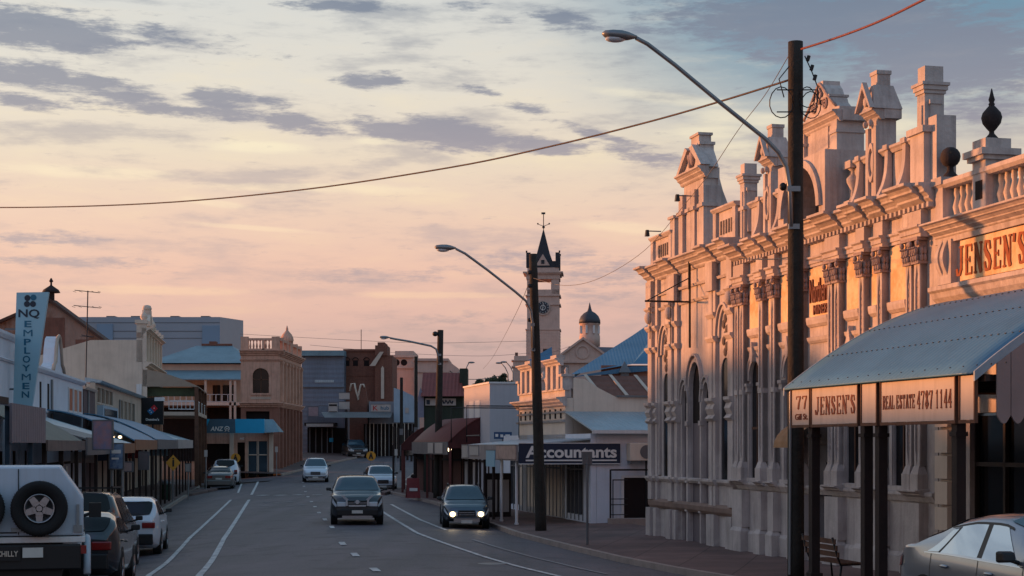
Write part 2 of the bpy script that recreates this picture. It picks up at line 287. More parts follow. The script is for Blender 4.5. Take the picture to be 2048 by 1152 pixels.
class MB:
    def __init__(s): s.v = []; s.f = []; s.sm = []
    def add(s, vs, fs, smooth=False):
        k = len(s.v); s.v += [tuple(p) for p in vs]
        for f in fs: s.f.append(tuple(i + k for i in f)); s.sm.append(smooth)
        return s
    def box(s, x0, x1, y0, y1, z0, z1):
        if x0 > x1: x0, x1 = x1, x0
        if y0 > y1: y0, y1 = y1, y0
        if z0 > z1: z0, z1 = z1, z0
        return s.add([(x0, y0, z0), (x1, y0, z0), (x1, y1, z0), (x0, y1, z0), (x0, y0, z1), (x1, y0, z1), (x1, y1, z1), (x0, y1, z1)],
                     [(0, 3, 2, 1), (4, 5, 6, 7), (0, 1, 5, 4), (1, 2, 6, 5), (2, 3, 7, 6), (3, 0, 4, 7)])
    def taper(s, x0, x1, y0, y1, z0, z1, ix, iy):
        return s.add([(x0, y0, z0), (x1, y0, z0), (x1, y1, z0), (x0, y1, z0), (x0 + ix, y0 + iy, z1), (x1 - ix, y0 + iy, z1), (x1 - ix, y1 - iy, z1), (x0 + ix, y1 - iy, z1)],
                     [(0, 3, 2, 1), (4, 5, 6, 7), (0, 1, 5, 4), (1, 2, 6, 5), (2, 3, 7, 6), (3, 0, 4, 7)])
    def prism_xz(s, pts, y0, y1):            # outline in x,z pushed from y0 to y1
        n = len(pts); vs = [(x, y0, z) for x, z in pts] + [(x, y1, z) for x, z in pts]
        return s.add(vs, [tuple(range(n)), tuple(range(2 * n - 1, n - 1, -1))] + [(i, i + n, (i + 1) % n + n, (i + 1) % n) for i in range(n)])
    def prof(s, x0, x1, pts):                # outline in (outward, z) pushed along x; outward = -y
        n = len(pts); vs = [(x0, -o, z) for o, z in pts] + [(x1, -o, z) for o, z in pts]
        return s.add(vs, [tuple(range(n)), tuple(range(2 * n - 1, n - 1, -1))] + [(i, i + n, (i + 1) % n + n, (i + 1) % n) for i in range(n)])
    def quad(s, a, b, c, d): return s.add([a, b, c, d], [(0, 1, 2, 3)])
    def lathe(s, cx, cy, pts, n=20):
        vs = []; 
        for r, z in pts:
            for i in range(n):
                t = 2 * math.pi * i / n; vs.append((cx + r * math.cos(t), cy + r * math.sin(t), z))
        fs = [(j * n + i, j * n + (i + 1) % n, (j + 1) * n + (i + 1) % n, (j + 1) * n + i) for j in range(len(pts) - 1) for i in range(n)]
        fs += [tuple(range(n - 1, -1, -1)), tuple((len(pts) - 1) * n + i for i in range(n))]
        return s.add(vs, fs, True)
    def cyl(s, p0, p1, r0, r1=None, n=12, cap=True):
        r1 = r0 if r1 is None else r1; p0 = Vector(p0); p1 = Vector(p1); d = (p1 - p0).normalized()
        u = d.orthogonal().normalized(); v = d.cross(u); vs = []
        for p, r in ((p0, r0), (p1, r1)):
            for i in range(n):
                t = 2 * math.pi * i / n; vs.append(p + (u * math.cos(t) + v * math.sin(t)) * r)
        s.add(vs, [(i, (i + 1) % n, n + (i + 1) % n, n + i) for i in range(n)], True)
        if cap: s.add(vs, [tuple(range(n - 1, -1, -1)), tuple(range(n, 2 * n))])
        return s
    def tube(s, pts, r, n=8):
        pts = [Vector(p) for p in pts]; rr = r if isinstance(r, (list, tuple)) else [r] * len(pts); vs = []; u = None
        for i, p in enumerate(pts):
            d = (pts[min(i + 1, len(pts) - 1)] - pts[max(i - 1, 0)]).normalized()
            u = (d.orthogonal() if u is None else u - d * u.dot(d)).normalized(); v = d.cross(u)
            for k in range(n):
                t = 2 * math.pi * k / n; vs.append(p + (u * math.cos(t) + v * math.sin(t)) * rr[i])
        m = len(pts)
        fs = [(j * n + i, j * n + (i + 1) % n, (j + 1) * n + (i + 1) % n, (j + 1) * n + i) for j in range(m - 1) for i in range(n)]
        return s.add(vs, fs + [tuple(range(n - 1, -1, -1)), tuple((m - 1) * n + i for i in range(n))], True)
    def ball(s, c, rx, ry=None, rz=None, n=14, m=8):
        ry = ry or rx; rz = rz or rx; vs = []
        for j in range(m + 1):
            ph = math.pi * j / m
            for i in range(n):
                t = 2 * math.pi * i / n; vs.append((c[0] + rx * math.sin(ph) * math.cos(t), c[1] + ry * math.sin(ph) * math.sin(t), c[2] - rz * math.cos(ph)))
        return s.add(vs, [(j * n + i, j * n + (i + 1) % n, (j + 1) * n + (i + 1) % n, (j + 1) * n + i) for j in range(m) for i in range(n)], True)
    def wall(s, x0, x1, z0, z1, ops, y0=0., y1=.35, arcn=12):
        """wall slab with openings (xa, xb, za, zb, rise): rise = height of the arch inside the opening's top"""
        ops = sorted(ops); x = x0
        for xa, xb, za, zb, rise in ops:
            if xa > x + 1e-4: s.box(x, xa, y0, y1, z0, z1)
            if za > z0 + 1e-4: s.box(xa, xb, y0, y1, z0, za)
            if rise <= 0:
                if zb < z1 - 1e-4: s.box(xa, xb, y0, y1, zb, z1)
            else:
                cx = (xa + xb) / 2; rx = (xb - xa) / 2; low = []
                for i in range(arcn + 1):
                    t = math.pi - math.pi * i / arcn; low.append((cx + rx * math.cos(t), zb - rise + rise * math.sin(t)))
                for i in range(arcn):
                    (ax, az_), (bx, bz) = low[i], low[i + 1]
                    s.prism_xz([(ax, az_), (bx, bz), (bx, z1), (ax, z1)], y0, y1)
            x = xb
        if x < x1 - 1e-4: s.box(x, x1, y0, y1, z0, z1)
        return s
    def archband(s, cx, zc, rx, rz, wd, y0, y1, a0=0., a1=180., n=16):
        pts = []
        for i in range(n + 1):
            t = R(a0 + (a1 - a0) * i / n); pts.append(((cx + rx * math.cos(t), zc + rz * math.sin(t)), (cx + (rx + wd) * math.cos(t), zc + (rz + wd) * math.sin(t))))
        for i in range(n):
            (a, b), (c, d) = pts[i], pts[i + 1]; s.prism_xz([a, b, d, c], y0, y1)
        return s
    def pieces(s):
        # connected pieces whose boxes touch, so that lifted-apart pieces become parts of their own
        par = list(range(len(s.v)))
        def find(a):
            while par[a] != a: par[a] = par[par[a]]; a = par[a]
            return a
        for f in s.f:
            for i in f[1:]: par[find(i)] = find(f[0])
        g = {}
        for k, f in enumerate(s.f): g.setdefault(find(f[0]), []).append(k)
        cs = []
        for fs in g.values():
            vs = [s.v[i] for k in fs for i in s.f[k]]; cs.append([fs, [min(v[j] for v in vs) - .02 for j in range(3)], [max(v[j] for v in vs) + .02 for j in range(3)]])
        ch = True
        while ch:
            ch = False
            for i in range(len(cs)):
                for j in range(len(cs) - 1, i, -1):
                    if all(cs[i][1][k] <= cs[j][2][k] and cs[j][1][k] <= cs[i][2][k] for k in range(3)):
                        a, b = cs[i], cs.pop(j); cs[i] = [a[0] + b[0], [min(x, y) for x, y in zip(a[1], b[1])], [max(x, y) for x, y in zip(a[2], b[2])]]; ch = True
        return [c[0] for c in cs]
    def build(s, name, m, parent=None, label=None, bevel=0., sub=0, smooth=False):
        if parent is not None and name in SPLIT and len(s.f) > 6:
            ps = s.pieces()
            if 1 < len(ps) <= 40:
                first = None
                for fs in ps:
                    idx = {}; b = MB()
                    for k in fs:
                        for i in s.f[k]:
                            if i not in idx: idx[i] = len(b.v); b.v.append(s.v[i])
                        b.f.append(tuple(idx[i] for i in s.f[k])); b.sm.append(s.sm[k])
                    o = b.build_(name, m, parent, label, bevel, sub, smooth); first = first or o
                return first
        return s.build_(name, m, parent, label, bevel, sub, smooth)
    def build_(s, name, m, parent=None, label=None, bevel=0., sub=0, smooth=False):
        zb = ZB.get(parent.name, 0.) if parent else 0.
        me = bpy.data.meshes.new(name); me.from_pydata([(x, y, z - zb) for x, y, z in s.v], [], s.f); me.update()
        for p, q in zip(me.polygons, s.sm): p.use_smooth = q or smooth
        import bmesh
        bm = bmesh.new(); bm.from_mesh(me); bmesh.ops.recalc_face_normals(bm, faces=bm.faces); bm.to_mesh(me); bm.free()
        me.materials.append(m); o = bpy.data.objects.new(name, me); col.objects.link(o)
        if parent: o.parent = parent; ZB[o.name] = zb
        if label: o['label'] = label
        if bevel:
            b = o.modifiers.new('bevel', 'BEVEL'); b.width = bevel; b.segments = 2; b.limit_method = 'ANGLE'; b.angle_limit = R(50)
        if sub:
            b = o.modifiers.new('sub', 'SUBSURF'); b.levels = sub; b.render_levels = sub
        return o

def text(name, s, x0, x1, z0, z1, y, m, parent, bold=.0, shear=0., depth=.012, vertical=False, yslope=0., label=None):
    """Flat raised lettering on a wall facing -y, fitted to the box x0..x1, z0..z1"""
    cu = bpy.data.curves.new('tmp', 'FONT'); cu.body = s; cu.size = 1; cu.offset = bold; cu.extrude = 0.01; cu.shear = shear; cu.resolution_u = 3
    if vertical: cu.align_x = 'CENTER'; cu.space_line = .82
    t = bpy.data.objects.new('tmp', cu); col.objects.link(t); bpy.context.view_layer.update()
    me = bpy.data.meshes.new_from_object(t.evaluated_get(bpy.context.evaluated_depsgraph_get()))
    bpy.data.objects.remove(t); bpy.data.curves.remove(cu)
    xs = [v.co.x for v in me.vertices]; ys = [v.co.y for v in me.vertices]
    ax, bx, ay, by = min(xs), max(xs), min(ys), max(ys); zb = ZB.get(parent.name, 0.) if parent else 0.
    for v in me.vertices:
        u = x0 + (v.co.x - ax) / (bx - ax) * (x1 - x0); q = z0 + (v.co.y - ay) / (by - ay) * (z1 - z0)
        v.co = (u, y - (depth if v.co.z > 0 else -.003) + yslope * (u - x0), q - zb)
    me.materials.clear(); me.materials.append(m); me.name = name
    o = bpy.data.objects.new(name, me); col.objects.link(o)
    if parent: o.parent = parent; ZB[o.name] = zb
    if label: o['label'] = label
    return o

# slab-serif capitals and figures as strokes in a 1 x 1 box: (x0, z0, x1, z1, width)
T_, t_ = .2, .09
def serif(x, z, w_=.2): return (x - w_, z, x + w_, z, t_)
GL = {
 'J': [(.68, .95, .68, .25, T_), serif(.68, .96), (.68, .25, .5, .06, .14), (.5, .06, .28, .06, .1), (.28, .06, .2, .25, .16)],
 'E': [(.25, 0, .25, 1, T_), (.1, .96, .85, .96, t_), (.1, .04, .85, .04, t_), (.25, .5, .62, .5, t_), (.62, .4, .62, .6, .06), (.83, .96, .83, .74, .07), (.83, .04, .83, .26, .07)],
 'N': [(.2, 0, .2, 1, .1), (.82, 0, .82, 1, .1), (.2, .98, .82, .02, .2), serif(.2, .04, .16), serif(.82, .96, .16), (.05, .96, .25, .96, t_)],
 'S': [(.78, .7, .7, .93, .12), (.7, .93, .32, .95, .11), (.32, .95, .22, .74, .18), (.22, .74, .42, .56, .19), (.42, .56, .64, .44, .2), (.64, .44, .78, .26, .2), (.78, .26, .68, .06, .17), (.68, .06, .3, .05, .11), (.3, .05, .2, .3, .12)],
 "'": [(.5, 1, .45, .72, .2)],
 'R': [(.22, 0, .22, 1, T_), (.08, .96, .62, .96, t_), (.62, .96, .8, .82, .13), (.8, .82, .8, .64, .18), (.8, .64, .62, .5, .13), (.22, .5, .62, .5, t_), (.52, .5, .84, .04, .19), serif(.22, .04, .14), (.76, .04, .95, .04, t_)],
 'A': [(.18, .04, .5, 1, .1), (.5, 1, .82, .04, .2), (.3, .32, .7, .32, t_), serif(.16, .04, .12), serif(.82, .04, .15)],
 'L': [(.25, 0, .25, 1, T_), serif(.25, .96, .16), (.1, .04, .85, .04, t_), (.83, .04, .83, .3, .07)],
 'T': [(.5, 0, .5, 1, T_), (.1, .96, .9, .96, t_), serif(.5, .04, .17), (.12, .96, .12, .7, .07), (.88, .96, .88, .7, .07)],
 '1': [(.5, 0, .5, 1, .2), (.5, .96, .3, .78, .1), serif(.5, .04, .18)],
 '4': [(.66, 0, .66, 1, .19), (.62, .98, .16, .34, .1), (.12, .3, .9, .3, .11), serif(.66, .04, .16)],
 '7': [(.14, .94, .86, .94, .13), (.16, .94, .14, .74, .07), (.84, .94, .56, .45, .14), (.56, .45, .46, 0, .19)],
 '8': [(.5, .95, .76, .8, .15), (.76, .8, .5, .54, .15), (.5, .54, .24, .8, .17), (.24, .8, .5, .95, .15), (.5, .54, .82, .26, .17), (.82, .26, .5, .04, .15), (.5, .04, .18, .26, .16), (.18, .26, .5, .54, .15)],
}
def slab_text(name, s, x0, x1, z0, z1, y, m, parent, adv=None):
    mb = MB(); wsum = sum(.45 if c in " '" else 1 for c in s); cw = (x1 - x0) / wsum; h = z1 - z0; x = x0; k = 0
    for c in s:
        wd = .45 if c in " '" else 1
        for (a, b, c2, d, t) in GL.get(c, []):
            if c == "'": a, c2 = a - .3, c2 - .3
            p = Vector((x + a * cw * .94, z0 + b * h)); q = Vector((x + c2 * cw * .94, z0 + d * h)); dr = (q - p)
            if dr.length < 1e-6: continue
            dr.normalize(); nn = Vector((-dr.y, dr.x)); hw = t * (abs(nn.x) * cw + abs(nn.y) * h * .75) / 2
            ex = dr * (hw * .35 if c in 'S8J' else 0)
            k += 1; yy = y - .008 - .0006 * (k % 7)
            pts = [p - ex + nn * hw, p - ex - nn * hw, q + ex - nn * hw, q + ex + nn * hw]
            mb.prism_xz([(v.x, v.y) for v in pts], yy, y + .004)
        x += wd * cw
    return mb.build(name, m, parent)

# ---------------------------------------------------------------- terrain
def interp(tb, y):
    if y <= tb[0][0]: return tb[0][1]
    for (a, va), (b, vb) in zip(tb, tb[1:]):
        if y <= b:
            t = (y - a) / (b - a); return va + (vb - va) * t
    return tb[-1][1]
DROP = [(-20, 1.5), (0, 1.6), (22, 2.15), (30, 2.5), (36, 2.72), (44, 2.8), (52, 2.82), (60, 2.8), (75, 2.74), (90, 2.66), (108, 2.54), (118, 2.3), (128, 1.95), (140, 1.5), (150, 1.15), (165, .75), (180, .5), (200, .35), (230, .3), (400, .3)]
def sm(tb, y): return (interp(tb, y - 4) + interp(tb, y) + interp(tb, y + 4)) / 3
XC = [(-20, 5.2), (0, 2.2), (108, -14.0), (130, -13), (150, -10.4), (180, -7), (220, -1.5), (300, 10)]
def gz(X, Y):
    u = X - sm(XC, Y); q = min(1, abs(u) / 8); z = EYE - sm(DROP, Y) - .28 * q * q
    if u < 0: z -= .22 * min(1, -u / 8) * max(0, min(1, (Y - 26) / 16)) * max(0, min(1, (145 - Y) / 25))
    return z
KR = [(-20, 15.95), (20, 7.15), (36.6, 3.5), (51.9, .1), (77, -3.7), (91, -7.2), (98, -6.2), (110, -7.6), (128, -7.6), (150, -5), (180, -1.5), (220, 5)]
KL = [(-20, -2.3), (20, -8.3), (40, -11.4), (50, -12.9), (60, -14.3), (72.5, -16.0), (108.8, -21.2), (114, -22.4)]
FR = lambda Y: 15.52 - .228 * Y            # right building line
FL = lambda Y: -8.85 - .149 * Y            # left building line
def P(px, Y, py=None): return ((px - 1024) / FPX * Y, Y, EYE + (HOR - py) / FPX * Y if py is not None else 0)

AR = math.atan2(-.975, .2223)              # x axis of right-hand buildings (towards the camera)
OX, OY = FR(49.2), 49.2
class Frame:
    def __init__(s, X, Y, a): s.X, s.Y, s.a = X, Y, a; s.c, s.s = math.cos(a), math.sin(a)
    def t(s, px, o=0.):                    # distance along the wall seen at column px, o = outward offset
        r = (px - 1024) / FPX; bx, by = s.X + s.s * o, s.Y - s.c * o
        return (r * by - bx) / (s.c - r * s.s)
    def z(s, px, py, o=0.):
        t = s.t(px, o); Y = s.Y - s.c * o + s.s * t; return EYE + (HOR - py) / FPX * Y
    def w(s, t, y, z=0): return (s.X + s.c * t - s.s * y, s.Y + s.s * t + s.c * y, z)
FRM = Frame(OX, OY, AR)
# ================================================================ THE SETTING
def frange(a, b, n): return [a + (b - a) * i / n for i in range(n + 1)]
def sheet(name, rows, m, dz, kind='structure'):
    """rows: lists of (X, Y) of equal length; draped over the ground dz above it"""
    mb = MB(); n = len(rows[0]); vs = [(x, y, gz(x, y) + dz) for r in rows for x, y in r]
    mb.add(vs, [(j * n + i, j * n + i + 1, (j + 1) * n + i + 1, (j + 1) * n + i) for j in range(len(rows) - 1) for i in range(n - 1)], True)
    o = mb.build(name, m); tag(o, kind=kind); return o
ys = frange(-20, 240, 130)
ysg = [-60] + ys + [300, 500, 1200, 4000]
def grow(Y): return [(x, Y) for x in [-3000, -600, -150, -70, -45] + frange(-34, 24, 58) + [40, 70, 150, 600, 3000]]
sheet('ground', [grow(Y) for Y in ysg], earth, -.05)
road = sheet('road', [[(interp(KL, Y) * (1 - k / 30) + interp(KR, Y) * k / 30 if Y < 112 else (min(interp(KR, Y) - 9.5, -15) if Y < 150 else interp(KR, Y) - 9.5) * (1 - k / 30) + interp(KR, Y) * k / 30, Y) for k in range(31)] for Y in ys], asphalt, 0)
sheet('side_street', [[(x, Y) for x in frange(-80, -15.2, 60)] for Y in frange(114.2, 122, 6)], asphalt, .002)
def kerbed(name, inner, outer, Ya, Yb, n, m=concrete, h=.14, kw=.16):
    """raised footpath between the road edge inner(Y) and the building line outer(Y), with a kerb stone of its own"""
    Ys = frange(Ya, Yb, n); sgn = 1 if outer((Ya + Yb) / 2) > inner((Ya + Yb) / 2) else -1
    mb = MB(); k = MB(); rows = []
    for Y in Ys: rows.append([(inner(Y) + sgn * kw) + (outer(Y) - inner(Y) - sgn * kw) * j / 5 for j in range(6)])
    vs = [(x, Y, gz(inner(Y), Y) + h + .02 * abs(x - inner(Y))) for r, Y in zip(rows, Ys) for x in r]
    mb.add(vs, [(j * 6 + i, j * 6 + i + 1, (j + 1) * 6 + i + 1, (j + 1) * 6 + i) for j in range(n) for i in range(5)], True)
    tag(mb.build(name, m), kind='structure')
    for j in range(n):
        a, b = Ys[j], Ys[j + 1]; za, zb_ = gz(inner(a), a), gz(inner(b), b)
        xa, xb = inner(a), inner(b); s = sgn * kw; g = .004
        k.add([(xa, a + g, za - .1), (xa, a + g, za + h + .004), (xa + s, a + g, za + h + .004), (xb, b - g, zb_ - .1), (xb, b - g, zb_ + h + .004), (xb + s, b - g, zb_ + h + .004)], [(0, 3, 4, 1), (1, 4, 5, 2), (0, 1, 2), (3, 5, 4)])
    tag(k.build('kerb', kerbm), kind='structure')
kerbed('footpath', lambda Y: interp(KR, Y), lambda Y: FR(Y) + 1.2 if Y < 90 else interp(KR, Y) + 6, -10, 200, 150)
kerbed('footpath', lambda Y: interp(KL, Y), lambda Y: FL(Y) - 1.0, -10, 112, 90)
kerbed('footpath', lambda Y: -17.6 + (Y - 122) * .12 if Y < 150 else interp(KR, Y) - 9.6, lambda Y: -24 + (Y - 122) * .1, 122.3, 200, 50)
# kerb build-out at the crossing, left side
def pad(name, poly, m, h):
    mb = MB(); n = len(poly); zt = max(gz(x, y) for x, y in poly) + h
    mb.add([(x, y, gz(x, y) - .1) for x, y in poly] + [(x, y, gz(x, y) + h) for x, y in poly], [tuple(range(n, 2 * n))] + [(i, (i + 1) % n, (i + 1) % n + n, i + n) for i in range(n)])
    return tag(mb.build(name, m, bevel=.02), kind='structure')
pad('footpath', [(-20.0, 93), (-19.0, 95), (-18.6, 101), (-19.2, 102), (-20.4, 102.5), (-19.2, 93)][::1], concrete, .16)
pad('footpath', [(-6.9, 87), (-8.9, 90), (-9.6, 95), (-9.0, 97.5), (-6.6, 97.5)], concrete, .17)

# ---- painted markings
def strip(name, pts, wd, m=None, dz=.014, seg=1.0):
    mb = MB(); out = []
    for (a, b) in zip(pts, pts[1:]):
        n = max(1, int(math.hypot(b[0] - a[0], b[1] - a[1]) / seg))
        out += [(a[0] + (b[0] - a[0]) * i / n, a[1] + (b[1] - a[1]) * i / n) for i in range(n)]
    out.append(pts[-1]); vs = []
    for i, p in enumerate(out):
        q = out[min(i + 1, len(out) - 1)]; r = out[max(i - 1, 0)]; d = Vector((q[0] - r[0], q[1] - r[1])).normalized(); nn = Vector((-d.y, d.x)) * wd / 2
        for k in (1, -1): x, y = p[0] + nn.x * k, p[1] + nn.y * k; vs.append((x, y, gz(x, y) + dz))
    mb.add(vs, [(2 * i, 2 * i + 1, 2 * i + 3, 2 * i + 2) for i in range(len(out) - 1)])
    return tag(mb.build(name, m or paintl), kind='structure')
def gp(px, py):                            # point of the ground seen at a pixel
    lo, hi = 14.0, 230.0
    prev = None; Y = 14.0
    while Y < 230:
        X = (px - 1024) / FPX * Y; v = HOR + (EYE - gz(X, Y)) / Y * FPX
        if v <= py: return (X, Y)
        Y += .15
    return ((px - 1024) / FPX * 230, 230)
strip('lane_line', [gp(252, 1150 + 40), gp(300, 1150), gp(380, 1076), gp(462, 1000)], .13)
strip('lane_line', [gp(345, 1230), gp(400, 1150), gp(448, 1078), gp(498, 1000)], .15)
strip('lane_line', [gp(503, 990), gp(516, 964)], .14)
strip('lane_line', [gp(476, 986), gp(483, 968)], .12)
strip('lane_line', [gp(765, 1024), gp(835, 1067), gp(960, 1112), gp(1110, 1152), gp(1300, 1200)], .13)
strip('lane_line', [gp(782, 1009), gp(840, 1040), gp(893, 1061)], .13)
strip('lane_line', [gp(945, 1080), gp(1010, 1100), gp(1110, 1126), gp(1215, 1150)], .11, paintf)
for (px, py) in [(606, 965), (608, 973), (611, 984), (616, 994), (623, 1004), (630, 1014), (638, 1026), (650, 1040), (664, 1055), (685, 1088), (710, 1111), (750, 1141)]:
    x, y = gp(px, py); L = 1.5 if py > 1030 else 1.1
    if py > 1060 or True:
        strip('lane_line', [(x + .075 * L, y - L * .5), (x - .075 * L, y + L * .5)], dz=.016, wd=.15 if py < 1060 else .17)
for (a, b, py, mm) in [(517, 535, 991, 0), (551, 571, 991, 0), (588, 606, 990, 0), (625, 645, 990, 0), (528, 541, 1005, 1), (571, 586, 1004, 1), (520, 536, 1013, 1), (574, 594, 1012, 1), (548, 556, 1007, 1), (600, 612, 1010, 1), (628, 642, 978, 1)]:
    strip('crossing_line', [gp(a, py), gp(b, py)], .42 if not mm else .3, paintl if not mm else paintf, seg=.5)
# short dull grey cross stripes on the left
for i in range(13):
    py = 1010 + i * 10.5; x, y = gp(330, py)
    xa = interp(KL, y) + .5
    strip('cross_stripe', [(xa, y), (xa + 2.5, y + .25)], .1, mat('dull_grey_stripe', (84, 80, 82), .8, var=.3, scale=5, bump=0), dz=.008, seg=.5)
for (px, py, r) in [(700, 1000, .38), (985, 1128, .36)]:
    x, y = gp(px, py); z = gz(x, y); m_ = MB(); m_.lathe(x, y, [(r, z - .05), (r, z + .006), (r * .86, z + .01)], 20); tag(m_.build('manhole_cover', greyp), 'round iron manhole cover set in the road ' + ('near the bottom right' if px > 900 else 'by the oncoming four wheel drive'), 'manhole cover')
# ================================================================ RIGHT SIDE: ornate stucco fronts
def cornice(mb, x0, x1, z, h, o, steps=4):
    """stepped classical cornice, top at z, height h, projecting o"""
    pts = [(-.05, z - h), (.04, z - h)]
    for i in range(steps):
        a = o * ((i + 1) / steps) ** 1.2; zz = z - h + h * (i + .35) / steps; z2 = z - h + h * (i + 1) / steps
        pts += [(a * .82 + .02, zz), (a + .02, zz + (z2 - zz) * .3), (a + .02, z2 - .012 * (i < steps - 1))]
    pts += [(o * .9, z), (-.05, z + .03)]
    mb.prof(x0, x1, pts)
def scroll_bracket(mb, x, w_, z0, z1, o):
    n = 10; pts = [(0, z0)]
    for i in range(n + 1):
        t = i / n; pts.append((o * (.35 + .65 * (math.sin(t * math.pi * 1.5 - .9) * .5 + .5)) * (.6 + .4 * t), z0 + (z1 - z0) * t))
    pts.append((0, z1)); mb.prof(x, x + w_, pts)
def capital(mb, x, w_, z0, z1, o):
    """Corinthian cap: bell with two rows of leaves and corner volutes"""
    h = z1 - z0; y = -o
    mb.box(x + .02, x + w_ - .02, y + .02, 0.0, z0, z1 - h * .14)
    mb.box(x - .05, x + w_ + .05, y - .06, 0, z1 - h * .13, z1)
    mb.box(x - .02, x + w_ + .02, y - .025, 0, z0 - .03, z0 + .03)
    rng = random.Random(int(x * 100))
    for r, (zz, oo) in enumerate(((z0 + h * .18, .03), (z0 + h * .45, .05))):
        k = 3 if r == 0 else 4
        for i in range(k):
            cx = x + w_ * (i + .5) / k
            mb.ball((cx, y - oo + .01, zz), w_ / k * .48, .045, h * .17, 8, 6)
            mb.ball((cx, y - oo - .03, zz + h * .12), w_ / k * .3, .035, h * .05, 7, 5)
        for i in range(2):                                  # leaves on the return faces
            for xx in (x - .012, x + w_ + .012): mb.ball((xx, y + o * (.3 + .4 * i), zz), .04, o * .2 + .01, h * .17, 8, 6)
    for xx in (x - .01, x + w_ + .01): mb.ball((xx, y - .04, z1 - h * .25), .06, .05, h * .12, 8, 6)
def pier_cap(mb, x0, x1, y0, y1, z, top):
    mb.box(x0 - .03, x1 + .03, y0 - .03, y1 + .03, z - .22, z - .15)
    mb.box(x0 - .06, x1 + .06, y0 - .06, y1 + .06, z - .15, z - .06); mb.box(x0 - .09, x1 + .09, y0 - .09, y1 + .09, z - .06, z)
    mb.box(x0 + .01, x1 - .01, y0 + .01, y1 - .01, z, top)

# ---------------- the bank-like long front
bank = thing('ornate_building', 'long pink-grey stucco building with paired fluted pilasters and tall parapet piers', 'building', OX, OY, 0, AR)
B0, B1 = 7.45, 18.25; CB = 12.66; PO = .16
# wall with tall arched openings
wb = MB(); arches = [8.62, 10.92, 14.4, 16.72]
ops = [(c - .36, c + .36, 2.12, 5.15, .5) for c in arches] + [(CB - .62, CB + .62, .1, 4.9, .62)]
wb.wall(B0, B1, .0, 8.1, ops, 0, .24); wb.box(B1 - .35, B1, .33, 14, 0, 8.3); wb.box(B0, B0 + .3, .33, 14, 0, 8.2)
wb.build('wall', stucco, bank)
mb = MB()                                                     # rear volume and its iron roof
mb.prism_xz([(B0 + .3, 8.0), (CB, 9.2), (B1 - .36, 8.0)], 2.2, 15); mb.build('roof', roof_g, bank)
pb = MB()                                                     # base courses
pb.prof(B0, B1, [(-.02, -.2), (.07, -.2), (.07, .72), (.03, .8), (-.02, .8)])
pb.prof(B0, B1, [(-.02, 1.86), (.05, 1.86), (.09, 1.93), (.13, 1.99), (.13, 2.05), (-.02, 2.08)])
pb.box(CB - .75, CB + .75, -.16, .0, -.2, .12)
pb.build('base_course', stucco, bank)
pil = []
for c, pair in ((7.82, 1), (9.3, 0), (10.1, 0), (11.62, 1), (13.68, 1), (15.12, 0), (16.0, 0), (17.5, 1)):
    half = .36 if pair else .18
    f = MB(); 
    f.box(c - half - .03, c + half + .03, -PO - .1, 0, -.2, .78); f.taper(c - half - .03, c + half + .03, -PO - .1, 0, .78, .88, .06, .05)
    f.box(c - half, c + half, -PO - .05, 0, .88, 1.84)
    cornice(f, c - half - .06, c + half + .06, 2.1, .2, PO + .14, 3)
    for s in ((-1, 1) if pair else (0,)):
        cx = c + s * .18; w2 = .12
        f.box(cx - w2 - .05, cx + w2 + .05, -PO - .07, 0, 2.1, 2.42); f.taper(cx - w2 - .04, cx + w2 + .04, -PO - .06, 0, 2.42, 2.58, .05, .05)
        # fluted shaft: two raised edges and a sunk carved strip with a pointed head
        f.box(cx - w2, cx + w2, -PO + .035, 0, 2.58, 6.62)
        f.box(cx - w2, cx - w2 + .055, -PO, 0.0, 2.58, 6.62); f.box(cx + w2 - .055, cx + w2, -PO, 0.0, 2.58, 6.62)
        f.prism_xz([(cx - w2 + .055, 6.3), (cx, 6.62), (cx - w2 + .055, 6.62)], -PO, -PO + .036); f.prism_xz([(cx + w2 - .055, 6.3), (cx + w2 - .055, 6.62), (cx, 6.62)], -PO, -PO + .036)
        f.prism_xz([(cx - w2 + .055, 2.58), (cx, 2.58), (cx - w2 + .055, 2.9)], -PO, -PO + .036); f.prism_xz([(cx + w2 - .055, 2.58), (cx + w2 - .055, 2.9), (cx, 2.58)], -PO, -PO + .036)
        f.box(cx - w2 - .005, cx + w2 + .005, -PO - .012, 0, 4.3, 4.42)
    po = f.build('pilaster', stucco, bank)
    for s in ((-1, 1) if pair else (0,)):
        cx = c + s * .18; o2 = MB()
        capital(o2, cx - .14, .28, 6.64, 7.14, PO + .03)
        rng = random.Random(int(c * 10) + s)
        for i in range(26):
            zz = 2.95 + i * .13
            o2.ball((cx + rng.uniform(-.015, .015), -PO + .03, zz), .045, .016, .067, 7, 5)
        o2.build('capital', ornament, po)
    pil.append(po)
# entablature with breaks over every pilaster
ent = MB()
brk = [(7.46, 8.24), (9.06, 9.54), (9.86, 10.34), (11.2, 12.05), (13.26, 14.1), (14.88, 15.36), (15.76, 16.24), (17.08, 17.94)]
ent.prof(B0, B1, [(-.02, 7.14), (.05, 7.14), (.05, 7.2), (.08, 7.21), (.08, 7.3), (.12, 7.33), (.12, 7.37), (-.02, 7.37)])
ent.prof(B0, B1, [(-.02, 7.375), (.03, 7.375), (.03, 7.66), (-.02, 7.66)])
cornice(ent, B0, B1, 8.15, .48, .4, 4)
for a, b in brk:
    ent.prof(a, b, [(0, 7.13), (PO + .05, 7.13), (PO + .05, 7.2), (PO + .08, 7.21), (PO + .08, 7.3), (PO + .13, 7.33), (PO + .13, 7.37), (0, 7.38)])
    ent.box(a + .03, b - .03, -PO - .03, 0, 7.38, 7.67); cornice(ent, a - .05, b + .05, 8.17, .5, .58, 4)
ent.build('cornice', stucco, bank)
dn = MB(); x = B0 + .1
